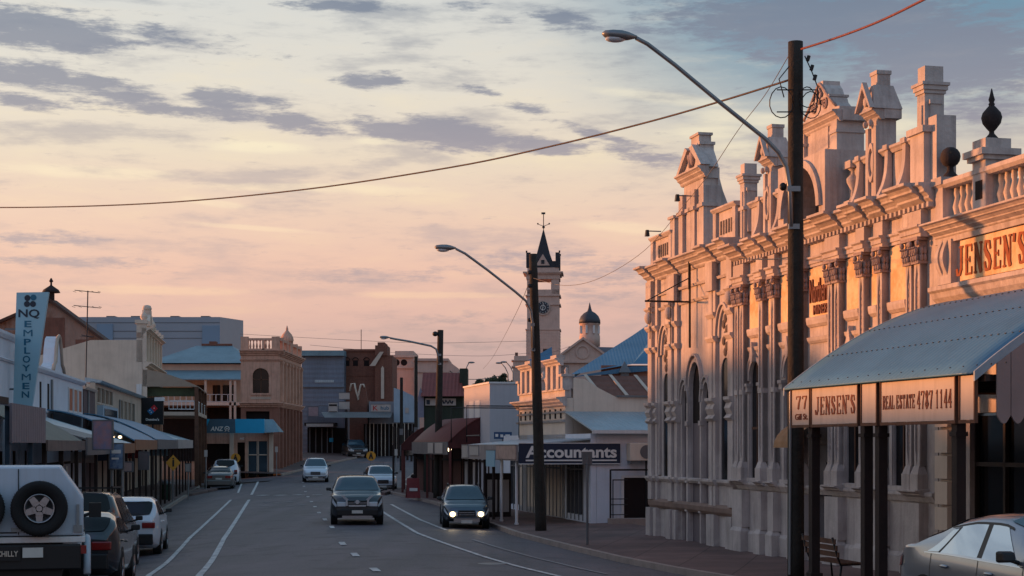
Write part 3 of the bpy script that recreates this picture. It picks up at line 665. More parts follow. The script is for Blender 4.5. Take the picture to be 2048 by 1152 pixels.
while x < B1 - .1: dn.box(x, x + .09, -.2, -.03, 7.68, 7.78); x += .2
dn.build('dentil_course', stucco, bank)
# flaking panels and string mouldings between the pilasters
gaps = [(8.27, 9.05), (9.55, 9.85), (10.35, 11.18), (12.07, 13.24), (14.12, 14.86), (15.37, 15.75), (16.26, 17.06)]
pn = MB(); sg = MB()
for a, b in gaps:
    pn.box(a, b, -.03, 0.01, 5.98, 7.1)
    sg.prof(a, b, [(0, 5.74), (.04, 5.74), (.1, 5.8), (.12, 5.9), (.12, 5.96), (0, 5.99)]); sg.prof(a, b, [(0, 5.36), (.03, 5.36), (.08, 5.42), (.1, 5.5), (0, 5.52)])
pn.build('frieze_panel', patchy, bank); sg.build('string_moulding', stucco, bank)
slab_text('wall_lettering', 'NARTHERN', 12.12, 13.2, 6.45, 6.75, -.032, letterbr, bank) if False else None
text('wall_lettering', 'Northern', 12.14, 13.2, 6.3, 6.85, -.034, letterbr, bank, bold=.012, depth=.03)
text('wall_lettering', 'MINER', 12.35, 13.15, 6.02, 6.24, -.034, letterbr, bank, bold=.012, depth=.03)
# windows
for c in arches:
    wf = MB(); wf.archband(c, 4.65, .38, .52, .1, -.05, .05); wf.archband(c, 4.65, .52, .7, .06, -.05, .05)
    wf.box(c - .5, c - .38, -.04, .05, 2.1, 4.5); wf.box(c + .38, c + .5, -.02, .05, 2.1, 4.5)
    for s in (-1, 1): wf.box(c + s * .45 - .1, c + s * .45 + .1, -.1, .05, 4.36, 4.52); wf.box(c + s * .45 - .12, c + s * .45 + .12, -.13, .05, 4.5, 4.58)
    wf.prism_xz([(c - .07, 5.12), (c + .07, 5.12), (c + .1, 5.3), (c + .02, 5.62), (c - .1, 5.3)], -.14, .02)
    wf.box(c - .55, c + .55, -.1, .05, 2.06, 2.16)
    w1 = wf.build('window', stucco, bank)
    g = MB(); g.box(c - .36, c + .36, .05, .08, 2.14, 5.2); g.build('pane', glassd, w1)
    g = MB(); g.box(c - .02, c + .02, .03, .05, 2.14, 5.1); g.box(c - .36, c + .36, .03, .05, 3.4, 3.46); g.build('frame', brownwood, w1)
d = MB(); d.box(CB - .6, CB + .6, .2, .26, .1, 3.0); d.box(CB - .02, CB + .02, .18, .2, .1, 3.0)
for s in (-1, 1):
    for z in (.4, 1.6): d.box(CB + s * .3 - .2, CB + s * .3 + .2, .17, .2, z, z + 1)
dr = d.build('door', mat('grey_door', (92, 88, 90), .6, bump=.1), bank)
d = MB(); d.box(CB - .62, CB + .62, .15, .3, 3.0, 3.12); d.box(CB - .62, CB + .62, .22, .24, 3.12, 4.9); d.build('transom', stucco_d, bank)  # upper dark sheet paints the shade in the door arch
d = MB()
for i in range(7):
    a, b = R(90 - i * 13), R(90 - (i + 1) * 13); f = lambda t: (.9 * math.cos(t), 2.95 + .62 * math.sin(t))
    d.add([(CB - .66, -f(a)[0], f(a)[1]), (CB + .66, -f(a)[0], f(a)[1]), (CB + .66, -f(b)[0], f(b)[1]), (CB - .66, -f(b)[0], f(b)[1])], [(0, 1, 2, 3)], True)
d.build('door_awning', mat('ochre_canvas', (150, 112, 78), .8, bump=.1, corr=(0, 3)), bank)
# parapet: panels, copings, curved-foot posts
pp = MB()
def parapet_bay(a, b, ztop=9.22, base=8.17):
    pp.box(a, b, .02, .26, base, ztop - .14); pp.box(a + .08, b - .08, -.02, .02, base + .12, base + .2)
    pp.prof(a - .02, b + .02, [(-.3, ztop - .14), (.02, ztop - .14), (.06, ztop - .08), (.1, ztop - .05), (.1, ztop), (-.3, ztop + .02)])
for a, b in ((8.26, 9.42), (10.0, 11.22), (14.12, 15.26), (15.84, 17.35)): parapet_bay(a, b)
for x in (9.02, 10.34, 14.84, 16.2, 17.0):
    n = 8; pts = [(0, 8.17)]
    for i in range(n + 1):
        t = i / n; pts.append((.1 + .22 * (1 - t) ** 3, 8.17 + 1.0 * t))
    pts.append((0, 9.17)); pp.prof(x - .07, x + .07, pts); pp.box(x - .1, x + .1, -.14, .28, 9.15, 9.26)
pp.build('parapet', stucco, bank)
def tall_pier(x0, x1, y0, y1, z0, zc, top, name='chimney_pier'):
    q = MB(); q.box(x0, x1, y0, y1, z0, zc - .2); q.box(x0 - .04, x1 + .04, y0 - .04, y1 + .04, z0 + (zc - z0) * .5, z0 + (zc - z0) * .5 + .09)
    pier_cap(q, x0, x1, y0, y1, zc, top)
    sc_ = [(x1, z0 + .35), (x1 + .1, z0 + .35), (x1 + .06, z0 + .6), (x1 + .03, zc - .7), (x1 + .07, zc - .4), (x1, zc - .38)]
    ym = (y0 + y1) / 2; q.prism_xz(sc_, ym - .11, ym + .11)
    q.box(x1, x1 + .09, ym - .14, ym + .14, zc - .44, zc - .36)
    q.box(x0 + .08, x1 - .08, y0 - .03, y0, z0 + .2, zc - .45)
    return q.build(name, stucco, bank)
tall_pier(7.66, 7.96, -.06, .3, 8.17, 10.02, 10.3)
tall_pier(17.5, 17.82, -.06, .36, 8.17, 10.22, 10.55)
q = MB(); q.box(17.4, 18.2, .0, .42, 8.17, 9.5); q.box(17.36, 17.94, -.14, .5, 8.17, 9.2); q.box(17.3, 18.0, -.2, .5, 9.2, 9.33); q.build('parapet_block', stucco, bank)
def aedicule(c):
    q = MB(); w2 = .22; y0, y1 = -.08, .34
    q.box(c - w2, c + w2, y0, y1, 8.17, 10.0)
    # oval cartouche
    for k in range(16):
        a, b = R(k * 22.5), R((k + 1) * 22.5); f = lambda t, r: (c + .15 * r * math.cos(t), 9.0 + .42 * r * math.sin(t))
        q.prism_xz([f(a, 1), f(b, 1), f(b, .72), f(a, .72)], y0 - .07, y0 + .01)
    q.ball((c, y0, 9.0), .09, .05, .26)
    for s in (-1, 1): q.box(c + s * .19 - .06, c + s * .19 + .06, y0 - .06, y0, 8.2, 9.75); 
    cornice(q, c - w2 - .08, c + w2 + .08, 10.1, .22, .24, 3)
    q.box(c - w2 - .1, c + w2 + .1, y0 + .1, y1 + .08, 9.9, 10.1)
    # gabled cap running back, with a raking pediment on the street side
    q.add([(c - .34, y0 - .16, 10.1), (c + .34, y0 - .16, 10.1), (c + .34, y1 + .09, 10.1), (c - .34, y1 + .09, 10.1), (c - .17, y0 - .06, 10.62), (c + .17, y0 - .06, 10.62), (c + .17, y1 - .04, 10.62), (c - .17, y1 - .04, 10.62)],
          [(0, 3, 2, 1), (4, 5, 6, 7), (0, 1, 5, 4), (1, 2, 6, 5), (2, 3, 7, 6), (3, 0, 4, 7)])
    q.prism_xz([(c - .38, 10.1), (c - .31, 10.1), (c, 10.56), (c + .31, 10.1), (c + .38, 10.1), (c, 10.7)], y0 - .26, y0 - .15)
    q.ball((c, y0 - .18, 10.28), .09, .04, .11)
    q.box(c - .15, c + .15, y0 + .02, y1 - .1, 10.62, 10.92); q.box(c - .17, c + .17, y0, y1 - .08, 10.86, 10.94)
    for s in (-1, 1): q.ball((c + s * .12, y0 - .12, 9.82), .05, .06, .08)
    return q.build('aedicule', stucco, bank)
aedicule(9.71); aedicule(15.55)
# central gable over an open semicircular arch
q = MB(); 
q.wall(CB - 1.35, CB + 1.35, 8.15, 9.56, [(CB - 1.02, CB + 1.02, 8.16, 9.36, 1.02)], -.5, .5)
q.archband(CB, 8.34, 1.02, 1.02, .17, -.58, -.4)
q.box(CB - 1.12, CB + 1.12, .46, .52, 8.15, 9.5)
q.box(CB - .95, CB + .95, -.02, .5, 9.62, 10.5); q.box(CB - .5, CB + .5, -.05, -.02, 9.75, 10.35)
for s in (-1, 1): q.box(CB + s * .92 - .17, CB + s * .92 + .17, -.1, .56, 9.3, 10.3); q.box(CB + s * .92 - .2, CB + s * .92 + .2, -.13, .59, 10.0, 10.07)
cornice(q, CB - 1.15, CB + 1.15, 10.5, .26, .22, 3); q.box(CB - 1.2, CB + 1.2, .0, .66, 10.26, 10.5)
q.box(CB - 1.05, CB + 1.05, -.02, .5, 10.5, 10.6)
out = [(CB - 1.02, 10.600), (CB - .78, 10.653), (CB - .62, 10.773), (CB - .52, 10.947), (CB - .42, 10.960), (CB - .3, 11.154), (CB - .16, 11.267), (CB - .16, 11.360), (CB + .16, 11.360), (CB + .16, 11.267), (CB + .3, 11.154), (CB + .42, 10.960), (CB + .52, 10.947), (CB + .62, 10.773), (CB + .78, 10.653), (CB + 1.02, 10.600)]
q.prism_xz(out, -.02, .4); q.box(CB - .56, CB + .56, -.05, .44, 10.92, 10.97)
q.build('central_gable', stucco, bank)
q = MB()
for s in (-1, 1):
    pts = []
    for k in range(26):
        t = k / 25 * 4.2 * math.pi; r = .15 * (1 - k / 28); pts.append((CB + s * (.3 - r * math.cos(t)), -.04, 10.8 + r * math.sin(t) * .95))
    q.tube(pts, .022, 6)
q.tube([(CB - .9, -.04, 10.640), (CB - .5, -.04, 10.920), (CB - .15, -.04, 11.227), (CB, -.04, 11.320), (CB + .15, -.04, 11.227), (CB + .5, -.04, 10.920), (CB + .9, -.04, 10.640)], .035, 6)
q.tube([(CB, -.05, 10.853), (CB - .14, -.05, 11.054), (CB, -.05, 11.214), (CB + .14, -.05, 11.054), (CB, -.05, 10.853)], .03, 6)
q.build('scrollwork', ornament, bank)
q = MB(); q.box(CB - 1.1, CB + 1.1, .3, .34, 8.2, 9.4); q.build('arch_shade_panel', stucco_d, bank)  # dark sheet paints the shade inside the open arch
for s in (-1, 1):                                            # baluster-like finials flanking the arch
    q = MB(); x = CB + s * 1.68; q.box(x - .2, x + .2, -.16, .24, 8.17, 8.36)
    q.lathe(x, .04, [(.12, 8.36), (.08, 8.45), (.07, 8.6), (.16, 8.78), (.17, 8.86), (.08, 8.95), (.07, 9.02), (.14, 9.08)], 14); q.box(x - .2, x + .2, -.14, .24, 9.08, 9.24); q.build('finial', stucco, bank)

# ---------------- the hall at the far end of the row
hall = thing('arched_hall', 'narrower stucco front with a triple arched porch, at the far end of the ornate row', 'building', OX, OY, 0, AR)
hw = MB(); H1 = 7.42
hops = [(1.12, 1.72, 2.05, 5.15, .42), (6.08, 6.78, 2.05, 5.35, .45), (2.84, 3.38, .1, 4.75, .55), (3.52, 4.52, .1, 5.35, .8), (4.66, 5.2, .1, 4.75, .55)]
hw.wall(0, 2.6, -.1, 8.35, hops[:1], 0, .2); hw.wall(2.6, 5.4, -.1, 8.35, hops[2:], 0, .1); hw.wall(5.4, H1, -.1, 8.35, hops[1:2], 0, .2); hw.box(0, .35, .41, 13, -.1, 8.2); hw.build('wall', stucco, hall)
q = MB(); q.prism_xz([(.1, 8.1), (H1 / 2, 9.6), (H1, 8.1)], 1.4, 13); q.build('roof', roof_g, hall)
q = MB(); q.box(2.68, 5.32, .11, .14, 3.63, 5.55); q.box(2.5, 5.5, 2.0, 2.05, .1, 5.6); q.box(2.5, 5.5, .42, 2.0, -.1, .12); q.box(2.61, 2.66, .101, 2, .1, 5.6); q.box(5.34, 5.39, .101, 2, .1, 5.6); q.box(2.5, 5.5, .42, 2, 5.6, 5.65); q.build('porch_shade_panel', darkvoid, hall)  # front dark panel paints the shade seen through the porch arches
q = MB()
for x in (2.92, 3.62, 4.62): q.box(x - .1, x + (.6 if x != 3.62 else .95), .103, .13, .1, 3.62)
q.build('door', mat('porch_screen', (112, 102, 104), .7, var=.1, bump=.1), hall)
q = MB(); q.taper(2.7, 5.3, -.55, .02, -.2, .1, 0, .0); q.box(2.75, 5.25, -.35, .1, .1, .2); q.build('step', kerbm, hall)
for c, hwid, zt in ((1.42, .3, 5.15), (6.43, .35, 5.35)):
    f = MB(); f.archband(c, zt + .55, hwid + .02, .75, .12, -.06, .03); f.archband(c, zt + .5, hwid + .17, .92, .07, -.12, .02)
    f.box(c - hwid - .3, c - hwid - .17, -.07, .02, 2.1, zt + .5); f.box(c + hwid + .17, c + hwid + .3, -.07, .02, 2.1, zt + .5)
    w1 = f.build('window', stucco, hall)
    f = MB(); f.box(c - hwid, c + hwid, .03, .06, 2.05, zt); f.build('pane', glassd, w1)
    f = MB(); 
    for k in range(7): f.ball((c + math.sin(k * 2.1) * hwid * .4, .0, zt + .15 + k * .15), .12, .05, .13, 8, 6)
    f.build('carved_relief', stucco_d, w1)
for x, w_ in ((.08, .36), (.62, .2), (2.0, .34), (2.42, .26), (5.36, .26), (5.7, .2), (7.0, .38)):
    f = MB(); big = w_ > .3; o = .16 if big else .1
    f.box(x, x + w_, -o, 0, 1.35, 8.0)
    f.box(x - .03, x + w_ + .03, -o - .06, 0, -.2, 1.1)
    for z in (2.0, 6.55, 5.9): f.prof(x - .04, x + w_ + .04, [(0, z - .1), (o + .02, z - .1), (o + .1, z), (o + .1, z + .06), (0, z + .06)])
    f.prof(x - .03, x + w_ + .03, [(0, 3.65), (o + .02, 3.65), (o + .1, 3.72), (o + .02, 3.82), (o + .09, 3.98), (o + .03, 4.12), (o + .12, 4.2), (o + .12, 4.28), (0, 4.28)])
    if big: f.ball((x + w_ / 2, -o - .02, 6.88), w_ * .5, .14, .2); f.prof(x - .05, x + w_ + .05, [(0, 7.05), (o + .03, 7.05), (o + .12, 7.12), (o + .12, 7.18), (0, 7.18)])
    f.build('pilaster', stucco, hall)
f = MB(); f.prof(0, H1, [(-.02, 1.1), (.06, 1.1), (.12, 1.18), (.13, 1.3), (.08, 1.38), (-.02, 1.38)]); f.build('plinth_moulding', mat('stained_moulding', (130, 108, 96), .8, var=.3, scale=2), hall)
f = MB(); f.prof(0, H1, [(-.02, 1.92), (.04, 1.92), (.1, 1.99), (.1, 2.05), (-.02, 2.07)]); f.prof(0, H1, [(-.02, 7.06), (.05, 7.06), (.09, 7.13), (-.02, 7.15)]); f.prof(0, H1, [(-.02, 7.5), (.07, 7.5), (.1, 7.57), (-.02, 7.6)])
f.prof(2.7, 5.3, [(-.02, 3.68), (.06, 3.68), (.12, 3.76), (.04, 3.9), (.12, 4.1), (.14, 4.22), (-.02, 4.24)]) if False else None
f.build('string_moulding', stucco, hall)
f = MB(); f.archband(4.02, 4.55, .5, .8, .1, -.04, .02); f.archband(3.11, 4.2, .27, .55, .08, -.03, .02); f.archband(4.93, 4.2, .27, .55, .08, -.03, .02)
f.archband(4.02, 4.55, .62, .98, .06, -.1, -.0); f.archband(3.11, 4.2, .37, .68, .05, -.08, -.0); f.archband(4.93, 4.2, .37, .68, .05, -.08, -.0)
for x in (3.45, 4.59):
    f.box(x - .06, x + .06, -.06, 0, .1, 4.2)
    for z0_, z1_ in ((3.55, 3.68), (1.1, 1.3), (1.92, 2.04)): f.box(x - .09, x + .09, -.1, 0, z0_, z1_)
f.build('porch_arcade', stucco, hall)
f = MB(); cornice(f, -.08, H1, 8.4, .42, .42, 4)
for a, b in ((-.1, .56), (1.92, 2.76), (5.28, 5.98), (6.92, 7.46)): cornice(f, a, b, 8.43, .5, .56, 4); f.box(a + .08, b - .08, -.2, 0, 7.2, 7.98)
f.build('cornice', stucco, hall)
f = MB()
for a, b, zt in ((.05, 2.0, 9.35), (5.6, 7.3, 9.42)):
    f.box(a, b, .02, .24, 8.42, zt - .12); f.prof(a - .05, b + .05, [(-.3, zt - .12), (.04, zt - .12), (.12, zt - .04), (.12, zt), (-.3, zt + .02)])
    f.box(a, a + .22, -.06, .28, 8.42, zt - .12); f.box(b - .22, b, -.06, .28, 8.42, zt - .12)
f.box(1.86, 2.28, -.04, .6, 8.42, 9.7); f.box(1.8, 2.34, -.1, .66, 9.66, 9.74)
f.build('parapet', stucco, hall)
f = MB()
for a in (.62, 6.0):
    for i in range(5): f.box(a + i * .2, a + i * .2 + .09, -.0, .03, 8.68, 9.05)
f.build('parapet_slot', stucco_d, hall)  # dark strips on the parapet face stand for shaded slots
f = MB(); g0, g1 = 2.88, 5.02; gm = (g0 + g1) / 2
f.box(g0 + .2, g1 - .3, -.02, .38, 8.42, 10.6)
for x in (g0, g0 + .75, g1 - 1.1, g1 - .35): f.box(x, x + .34, -.12, .4, 8.42, 10.2); f.box(x - .05, x + .39, -.18, .42, 9.62, 9.72)
f.box(gm - .55, gm + .55, -.06, -.02, 8.6, 9.55)
cornice(f, g0 + .05, g1 - .05, 10.75, .3, .26, 3); f.box(g0 + .1, g1 - .25, .0, .44, 10.45, 10.75)
f.prism_xz([(g0 + .15, 10.75), (g1 - .15, 10.75), (g1 - .4, 11.1), (gm + .35, 11.5), (gm - .35, 11.5), (g0 + .4, 11.1)], -.06, .38)
f.prism_xz([(g0, 10.78), (g0 + .18, 10.78), (gm - .1, 11.36), (gm - .3, 11.46)], -.2, .1); f.prism_xz([(g1, 10.78), (gm + .3, 11.46), (gm + .1, 11.36), (g1 - .18, 10.78)], -.2, .1)
f.box(gm - .1, g1 - .6, .0, .4, 10.8, 11.47); f.box(gm - .14, g1 - .56, -.04, .43, 11.44, 11.52)
f.box(gm - .36, gm + .3, .02, .38, 11.52, 11.76); f.box(gm - .4, gm + .34, -.02, .42, 11.74, 11.81)
yz = [(0.38, 8.42), (.8, 8.42), (.8, 9.5), (.66, 9.75), (.52, 10.1), (.42, 10.45), (.38, 10.45)]                # scroll buttress behind
vs = [(g1 - .75, y, z) for y, z in yz] + [(g1 - .2, y, z) for y, z in yz]; n = len(yz)
f.add(vs, [tuple(range(n)), tuple(range(2 * n - 1, n - 1, -1))] + [(i, i + n, (i + 1) % n + n, (i + 1) % n) for i in range(n)])
f.build('parapet_gable', stucco, hall)
f = MB(); f.tube([(gm, -.1, 10.85), (gm, -.12, 11.05), (gm - .08, -.12, 11.2)], .09, 6); f.ball((gm, -.1, 11.1), .2, .08, .24); f.build('carved_relief', ornament, hall)
# iron sign gallows on the hall's wall
gl = thing('sign_bracket', 'thin black iron bracket frame hanging off the arched hall above its porch', 'bracket', OX, OY, 0, AR)
f = MB(); bx = 4.02; f.box(bx - .025, bx + .025, -.2, -.15, 5.75, 8.1)
f.box(bx - .02, bx + .02, -1.5, -.17, 7.02, 7.07); f.cyl((bx, -1.45, 7.05), (bx, -.2, 7.72), .016, n=6)
f.cyl((bx, -.2, 7.4), (bx, -.2, 8.3), .03, n=6)
for y in (-1.35, -.75): f.cyl((bx, y, 7.0), (bx, y, 5.98 if y < -1 else 5.85), .014, n=6)
f.build('bracket_arm', blackp, gl)
# floodlights and small fittings
def flood(X, Y, Z, a, lab):
    t = thing('floodlight', lab, 'floodlight', X, Y, Z, a, group='floodlights on the ornate parapets', absz=False)
    f = MB(); f.box(-.02, .02, -.4, .0, -.015, .015); f.build('arm', greyp, t)
    f = MB(); f.taper(-.07, .07, -.5, -.38, -.16, .03, .02, .02); f.build('lamp_head', blackp, t)
x_, y_, z_ = FRM.w(gm + .2, -.15, 10.02); flood(x_, y_, z_, AR, 'small floodlight sticking out of the hall gable')
x_, y_, z_ = FRM.w(.9, .0, 9.45); flood(x_, y_, z_, AR, 'small floodlight on the low parapet at the far left corner of the hall')

# ---------------- the estate agent's building with the curved awning
J0 = 18.3; J1 = 31.0
jb = thing('agent_building', 'stucco shop building with raised rust-red wall lettering and urns on a balustraded parapet', 'building', OX, OY, 0, AR)
f = MB(); f.wall(J0, J1, .2, 7.0, [(19.5, 22.7, .4, 3.6, 0), (23.0, 24.5, .4, 3.6, 0), (24.8, 30.4, .4, 3.6, 0)], 0, .3); f.box(J0, J0 + .3, .31, 12, .2, 7.2); f.build('wall', stucco, jb)
f = MB(); 
for i in range(7): f.box(J0 + .05, J0 + .55, -.12, 0, .35 + i * .5, .35 + i * .5 + .44)
f.build('quoin', cream, jb)
f = MB(); f.box(19.4, 30.5, .6, .65, .3, 3.7); f.build('shop_dark_panel', darkvoid, jb)  # flat dark panel in place of the shop's unlit depth
for a, b in ((19.5, 22.7), (24.8, 30.4)):
    f = MB()
    for i in range(4):
        x = a + (b - a) * i / 3; f.box(x - .04, x + .04, .1, .18, .5, 3.55)
    f.box(a, b, .1, .18, .5, .62); f.box(a, b, .1, .18, 2.6, 2.68); fr = f.build('shop_window', darkwood, jb)
    f = MB(); f.box(a, b, .19, .21, .5, 3.55); f.build('pane', glassd, fr)
f = MB(); cornice(f, J0, J1, 7.3, .3, .42, 4); f.prof(J0, J1, [(0, 6.9), (.1, 6.9), (.12, 7.0), (0, 7.02)])
f.prof(J0 + .1, J1, [(0, 5.72), (.08, 5.72), (.2, 5.84), (.24, 5.94), (.3, 5.98), (.3, 6.06), (0, 6.1)]); f.build('cornice', stucco, jb)
f = MB(); f.box(J0 + .95, J1 - .8, -.06, .0, 6.12, 6.88); f.build('name_panel', patchy, jb)
f = MB(); 
for x in (J0 + .28, ): 
    scroll_bracket(f, x, .12, 6.1, 6.95, .3); scroll_bracket(f, x + .2, .12, 6.1, 6.95, .3); f.box(x - .08, x + .45, -.14, 0, 6.1, 6.95)
f.build('scroll_bracket', stucco, jb)
jt = FRM.t
slab_text('wall_lettering', "JENSEN'S", jt(1911, .07), jt(2052, .07) + .05, 6.2, 6.78, -.07, letterrd, jb)
f = MB()
x = J0 + .1
f.box(J0, J1, .02, .3, 7.28, 7.42); f.prof(J0, J1, [(-.32, 7.98), (.06, 7.98), (.12, 8.04), (.12, 8.12), (-.32, 8.14)])
for k in range(3):
    px = J0 + 1.72 + k * 4.2; f.box(px - .24, px + .24, -.1, .42, 7.28, 8.3)
    f.box(px - .3, px + .3, -.18, .5, 8.26, 8.34); f.box(px - .36, px + .36, -.24, .56, 8.34, 8.46); f.box(px - .24, px + .24, -.1, .42, 8.46, 8.66)
f.box(J0, J0 + .3, -.08, .4, 7.28, 8.05); f.box(J0 - .05, J0 + .36, -.15, .46, 8.05, 8.2)
f.build('parapet', stucco, jb)
for x0_, x1_ in ((J0 + .45, J0 + 1.4), (J0 + 2.1, J0 + 5.6), (J0 + 6.3, J0 + 9.8), (J0 + 10.5, J1 - .3)):
    f = MB(); x = x0_; f.box(x0_ - .05, x1_, .1, .18, 7.43, 7.46)
    while x < x1_: f.lathe(x, .14, [(.06, 7.42), (.05, 7.46), (.085, 7.6), (.04, 7.78), (.06, 7.86), (.05, 7.98)], 8); x += .23
    f.build('balustrade', cream, jb)
for k in range(3):
    px = J0 + 1.72 + k * 4.2
    f = MB(); f.box(px - .13, px + .13, -.105, -.1, 7.55, 7.9); f.build('pier_panel', darkvoid if k != 9 else stucco_d, jb)
    f = MB(); f.lathe(px, .16, [(.15, 8.66), (.12, 8.7), (.05, 8.78), (.045, 8.82), (.09, 8.87), (.165, 8.97), (.19, 9.08), (.165, 9.17), (.08, 9.27), (.05, 9.3), (.06, 9.33), (.04, 9.36), (.06, 9.41), (.04, 9.48), (.008, 9.62)], 18); f.build('urn', urnm, jb)
f = MB(); px = J0 + .15; f.lathe(px, .16, [(.2, 8.2), (.16, 8.24), (.07, 8.34), (.06, 8.42), (.1, 8.46)], 14); f.ball((px, .16, 8.62), .2); f.build('ball_finial', urnm, jb)
f = MB(); f.cyl((J0 + .4, 2.2, 7.5), (J0 + .4, 2.2, 9.2), .07); f.cyl((J0 + .4, 2.2, 9.2), (J0 + .4, 2.2, 9.55), .012); f.build('vent_pipe', darkwood, jb)
# awning of curved blue-grey iron
aw = thing('awning', 'curved blue-grey corrugated iron awning over the footpath, carried on dark timber posts', 'awning', OX, OY, 0, AR)
KO = 3.62; A0 = 19.65; A1 = FRM.t(1957, KO + .1); AT, AB = 5.75, 4.05
f = MB(); n = 14; prof_ = []
for i in range(n + 1):
    t = i / n; o = KO + .18 - (KO + .18) * t
    prof_.append((o, AB - .02 + (AT - AB) * (1 - (1 - t) ** 1.75)))
vs = []; nx = 12
for th in (0, -.03):
    for j in range(nx + 1):
        x = A0 + (A1 - A0) * j / nx
        vs += [(x, -o, z + th) for o, z in prof_]
m_ = n + 1; top = [(j * m_ + i, (j + 1) * m_ + i, (j + 1) * m_ + i + 1, j * m_ + i + 1) for j in range(nx) for i in range(n)]
K = (nx + 1) * m_
f.add(vs, top + [tuple(v + K for v in q_[::-1]) for q_ in top] + [(i, i + 1, K + i + 1, K + i) for i in range(n)] + [(nx * m_ + i, K + nx * m_ + i, K + nx * m_ + i + 1, nx * m_ + i + 1) for i in range(n)] + [(j * m_, K + j * m_, K + (j + 1) * m_, (j + 1) * m_) for j in range(nx)], True)
f.build('roof_sheet', roof_b, aw)
f = MB()
print('A1', A1)
for x, s in ((A0, -1), (A1, 1)):
    for i in range(n):
        (o0, z0), (o1, z1) = prof_[i], prof_[i + 1]; f.add([(x, -o0, z0 + .01), (x, -o1, z1 + .01), (x, -o1, z1 - .13), (x, -o0, z0 - .13), (x + s * .04, -o0, z0 + .01), (x + s * .04, -o1, z1 + .01), (x + s * .04, -o1, z1 - .13), (x + s * .04, -o0, z0 - .13)], [(0, 1, 2, 3), (7, 6, 5, 4), (0, 4, 5, 1), (3, 2, 6, 7), (0, 3, 7, 4), (1, 5, 6, 2)])
f.build('barge_board', mat('pale_barge_board', (140, 156, 166), .6, bump=.1), aw)
f = MB()
for i in range(20): f.cyl((A0 + .1 + i * .39, -KO - .05, AB + .07), (A0 + .1 + i * .39, -KO - .05, AB + .09), .012, n=6)
for q2 in (3, 6, 10):
    o, z = prof_[q2]
    for i in range(38): f.box(A0 + .1 + i * .2, A0 + .13 + i * .2, -o - .01, -o + .015, z + .0, z + .014)
f.build('roof_screw', slate, aw)
f = MB(); f.box(A0, A1, -KO - .0, -KO + .08, AB - .15, AB - .05)
for i in range(8): x = A0 + .1 + i * (A1 - A0 - .2) / 7; f.box(x - .03, x + .03, -KO + .08, -.02, AB - .14, AB - .05)
f.build('frame', darkwood, aw)
for px in (1628, 1733, 1762, 1917):
    t = FRM.t(px, KO); x, y, _ = FRM.w(t, -KO); g = gz(x, y) + .1
    f = MB(); f.box(t - .075, t + .075, -KO - .07, -KO + .08, g, AB - .1); f.box(t - .11, t + .11, -KO - .1, -KO + .12, g, g + .3); f.box(t - .1, t + .1, -KO - .095, -KO + .1, AB - .92, AB - .86)
    f.build('post', darkwood, aw)
f = MB(); x = A1 + .02; n2 = 15; W = KO - .3                # scalloped end infill
for i in range(n2):
    o0 = .15 + W * i / n2; o1 = .15 + W * (i + 1) / n2 - .012
    def top_(o): return AB + (AT - AB) * (1 - (o / (KO + .18)) ** 1.75) - .15
    pts = [(o0, top_(o0)), (o1, top_(o1))]
    for k in range(7):
        t = k / 6; pts.append((o1 + (o0 - o1) * t, 3.42 - .12 * math.sin(math.pi * t)))
    m_n = len(pts); vs = [(x, -o, z) for o, z in pts] + [(x + .03, -o, z) for o, z in pts]
    f.add(vs, [tuple(range(m_n)), tuple(range(2 * m_n - 1, m_n - 1, -1))] + [(a, a + m_n, (a + 1) % m_n + m_n, (a + 1) % m_n) for a in range(m_n)])
f.build('scalloped_infill', mat('pale_end_boards', (142, 126, 122), .8, var=.1, bump=.1), aw)
def board(a, b, lab, txt=None):
    ta, tb = FRM.t(a, KO + .09), FRM.t(b, KO + .09)
    t = thing('fascia_sign', lab, 'sign', OX, OY, 0, AR, group='painted boards along the awning edge')
    f = MB(); f.box(ta, tb, -KO - .1, -KO - .075, 3.36, 3.99); f.build('board', signwh, t)
    f = MB(); f.box(ta - .0, tb + .0, -KO - .115, -KO - .06, 3.31, 3.355); f.box(ta, tb, -KO - .115, -KO - .06, 3.995, 4.03); f.box(ta - .03, ta - .002, -KO - .115, -KO - .06, 3.31, 4.03); f.box(tb + .002, tb + .03, -KO - .115, -KO - .06, 3.31, 4.03); f.build('frame', brownwood, t)
    return t, ta, tb
t, a, b = board(1585, 1620, 'pale awning sign board at the far end with the number 77 and a street name')
slab_text('lettering', '77', a + .18, b - .06, 3.64, 3.88, -KO - .1, letterbr, t); text('lettering', 'Gill St.', a + .16, b - .06, 3.45, 3.56, -KO - .1, letterbr, t, bold=.01)
t, a, b = board(1625, 1716, 'pale awning sign board with one name in brown slab letters, second from the far end')
slab_text('lettering', "JENSEN'S", a + .12, b - .05, 3.52, 3.84, -KO - .1, letterbr, t)
t, a, b = board(1725, 1754, 'narrow blank pale board between the two lettered awning boards')
t, a, b = board(1764, 1911, 'longest awning sign board, lettered REAL ESTATE 4787 1144')
sp = a + (b - a) * .5
slab_text('lettering', 'REAL ESTATE', a + .05, sp - .03, 3.56, 3.78, -KO - .1, letterbr, t); slab_text('lettering', '4787 1144', sp + .02, b - .07, 3.54, 3.82, -KO - .1, letterbr, t)
t, a, b = board(1922, 1950, 'blank pale board at the near end of the awning edge')
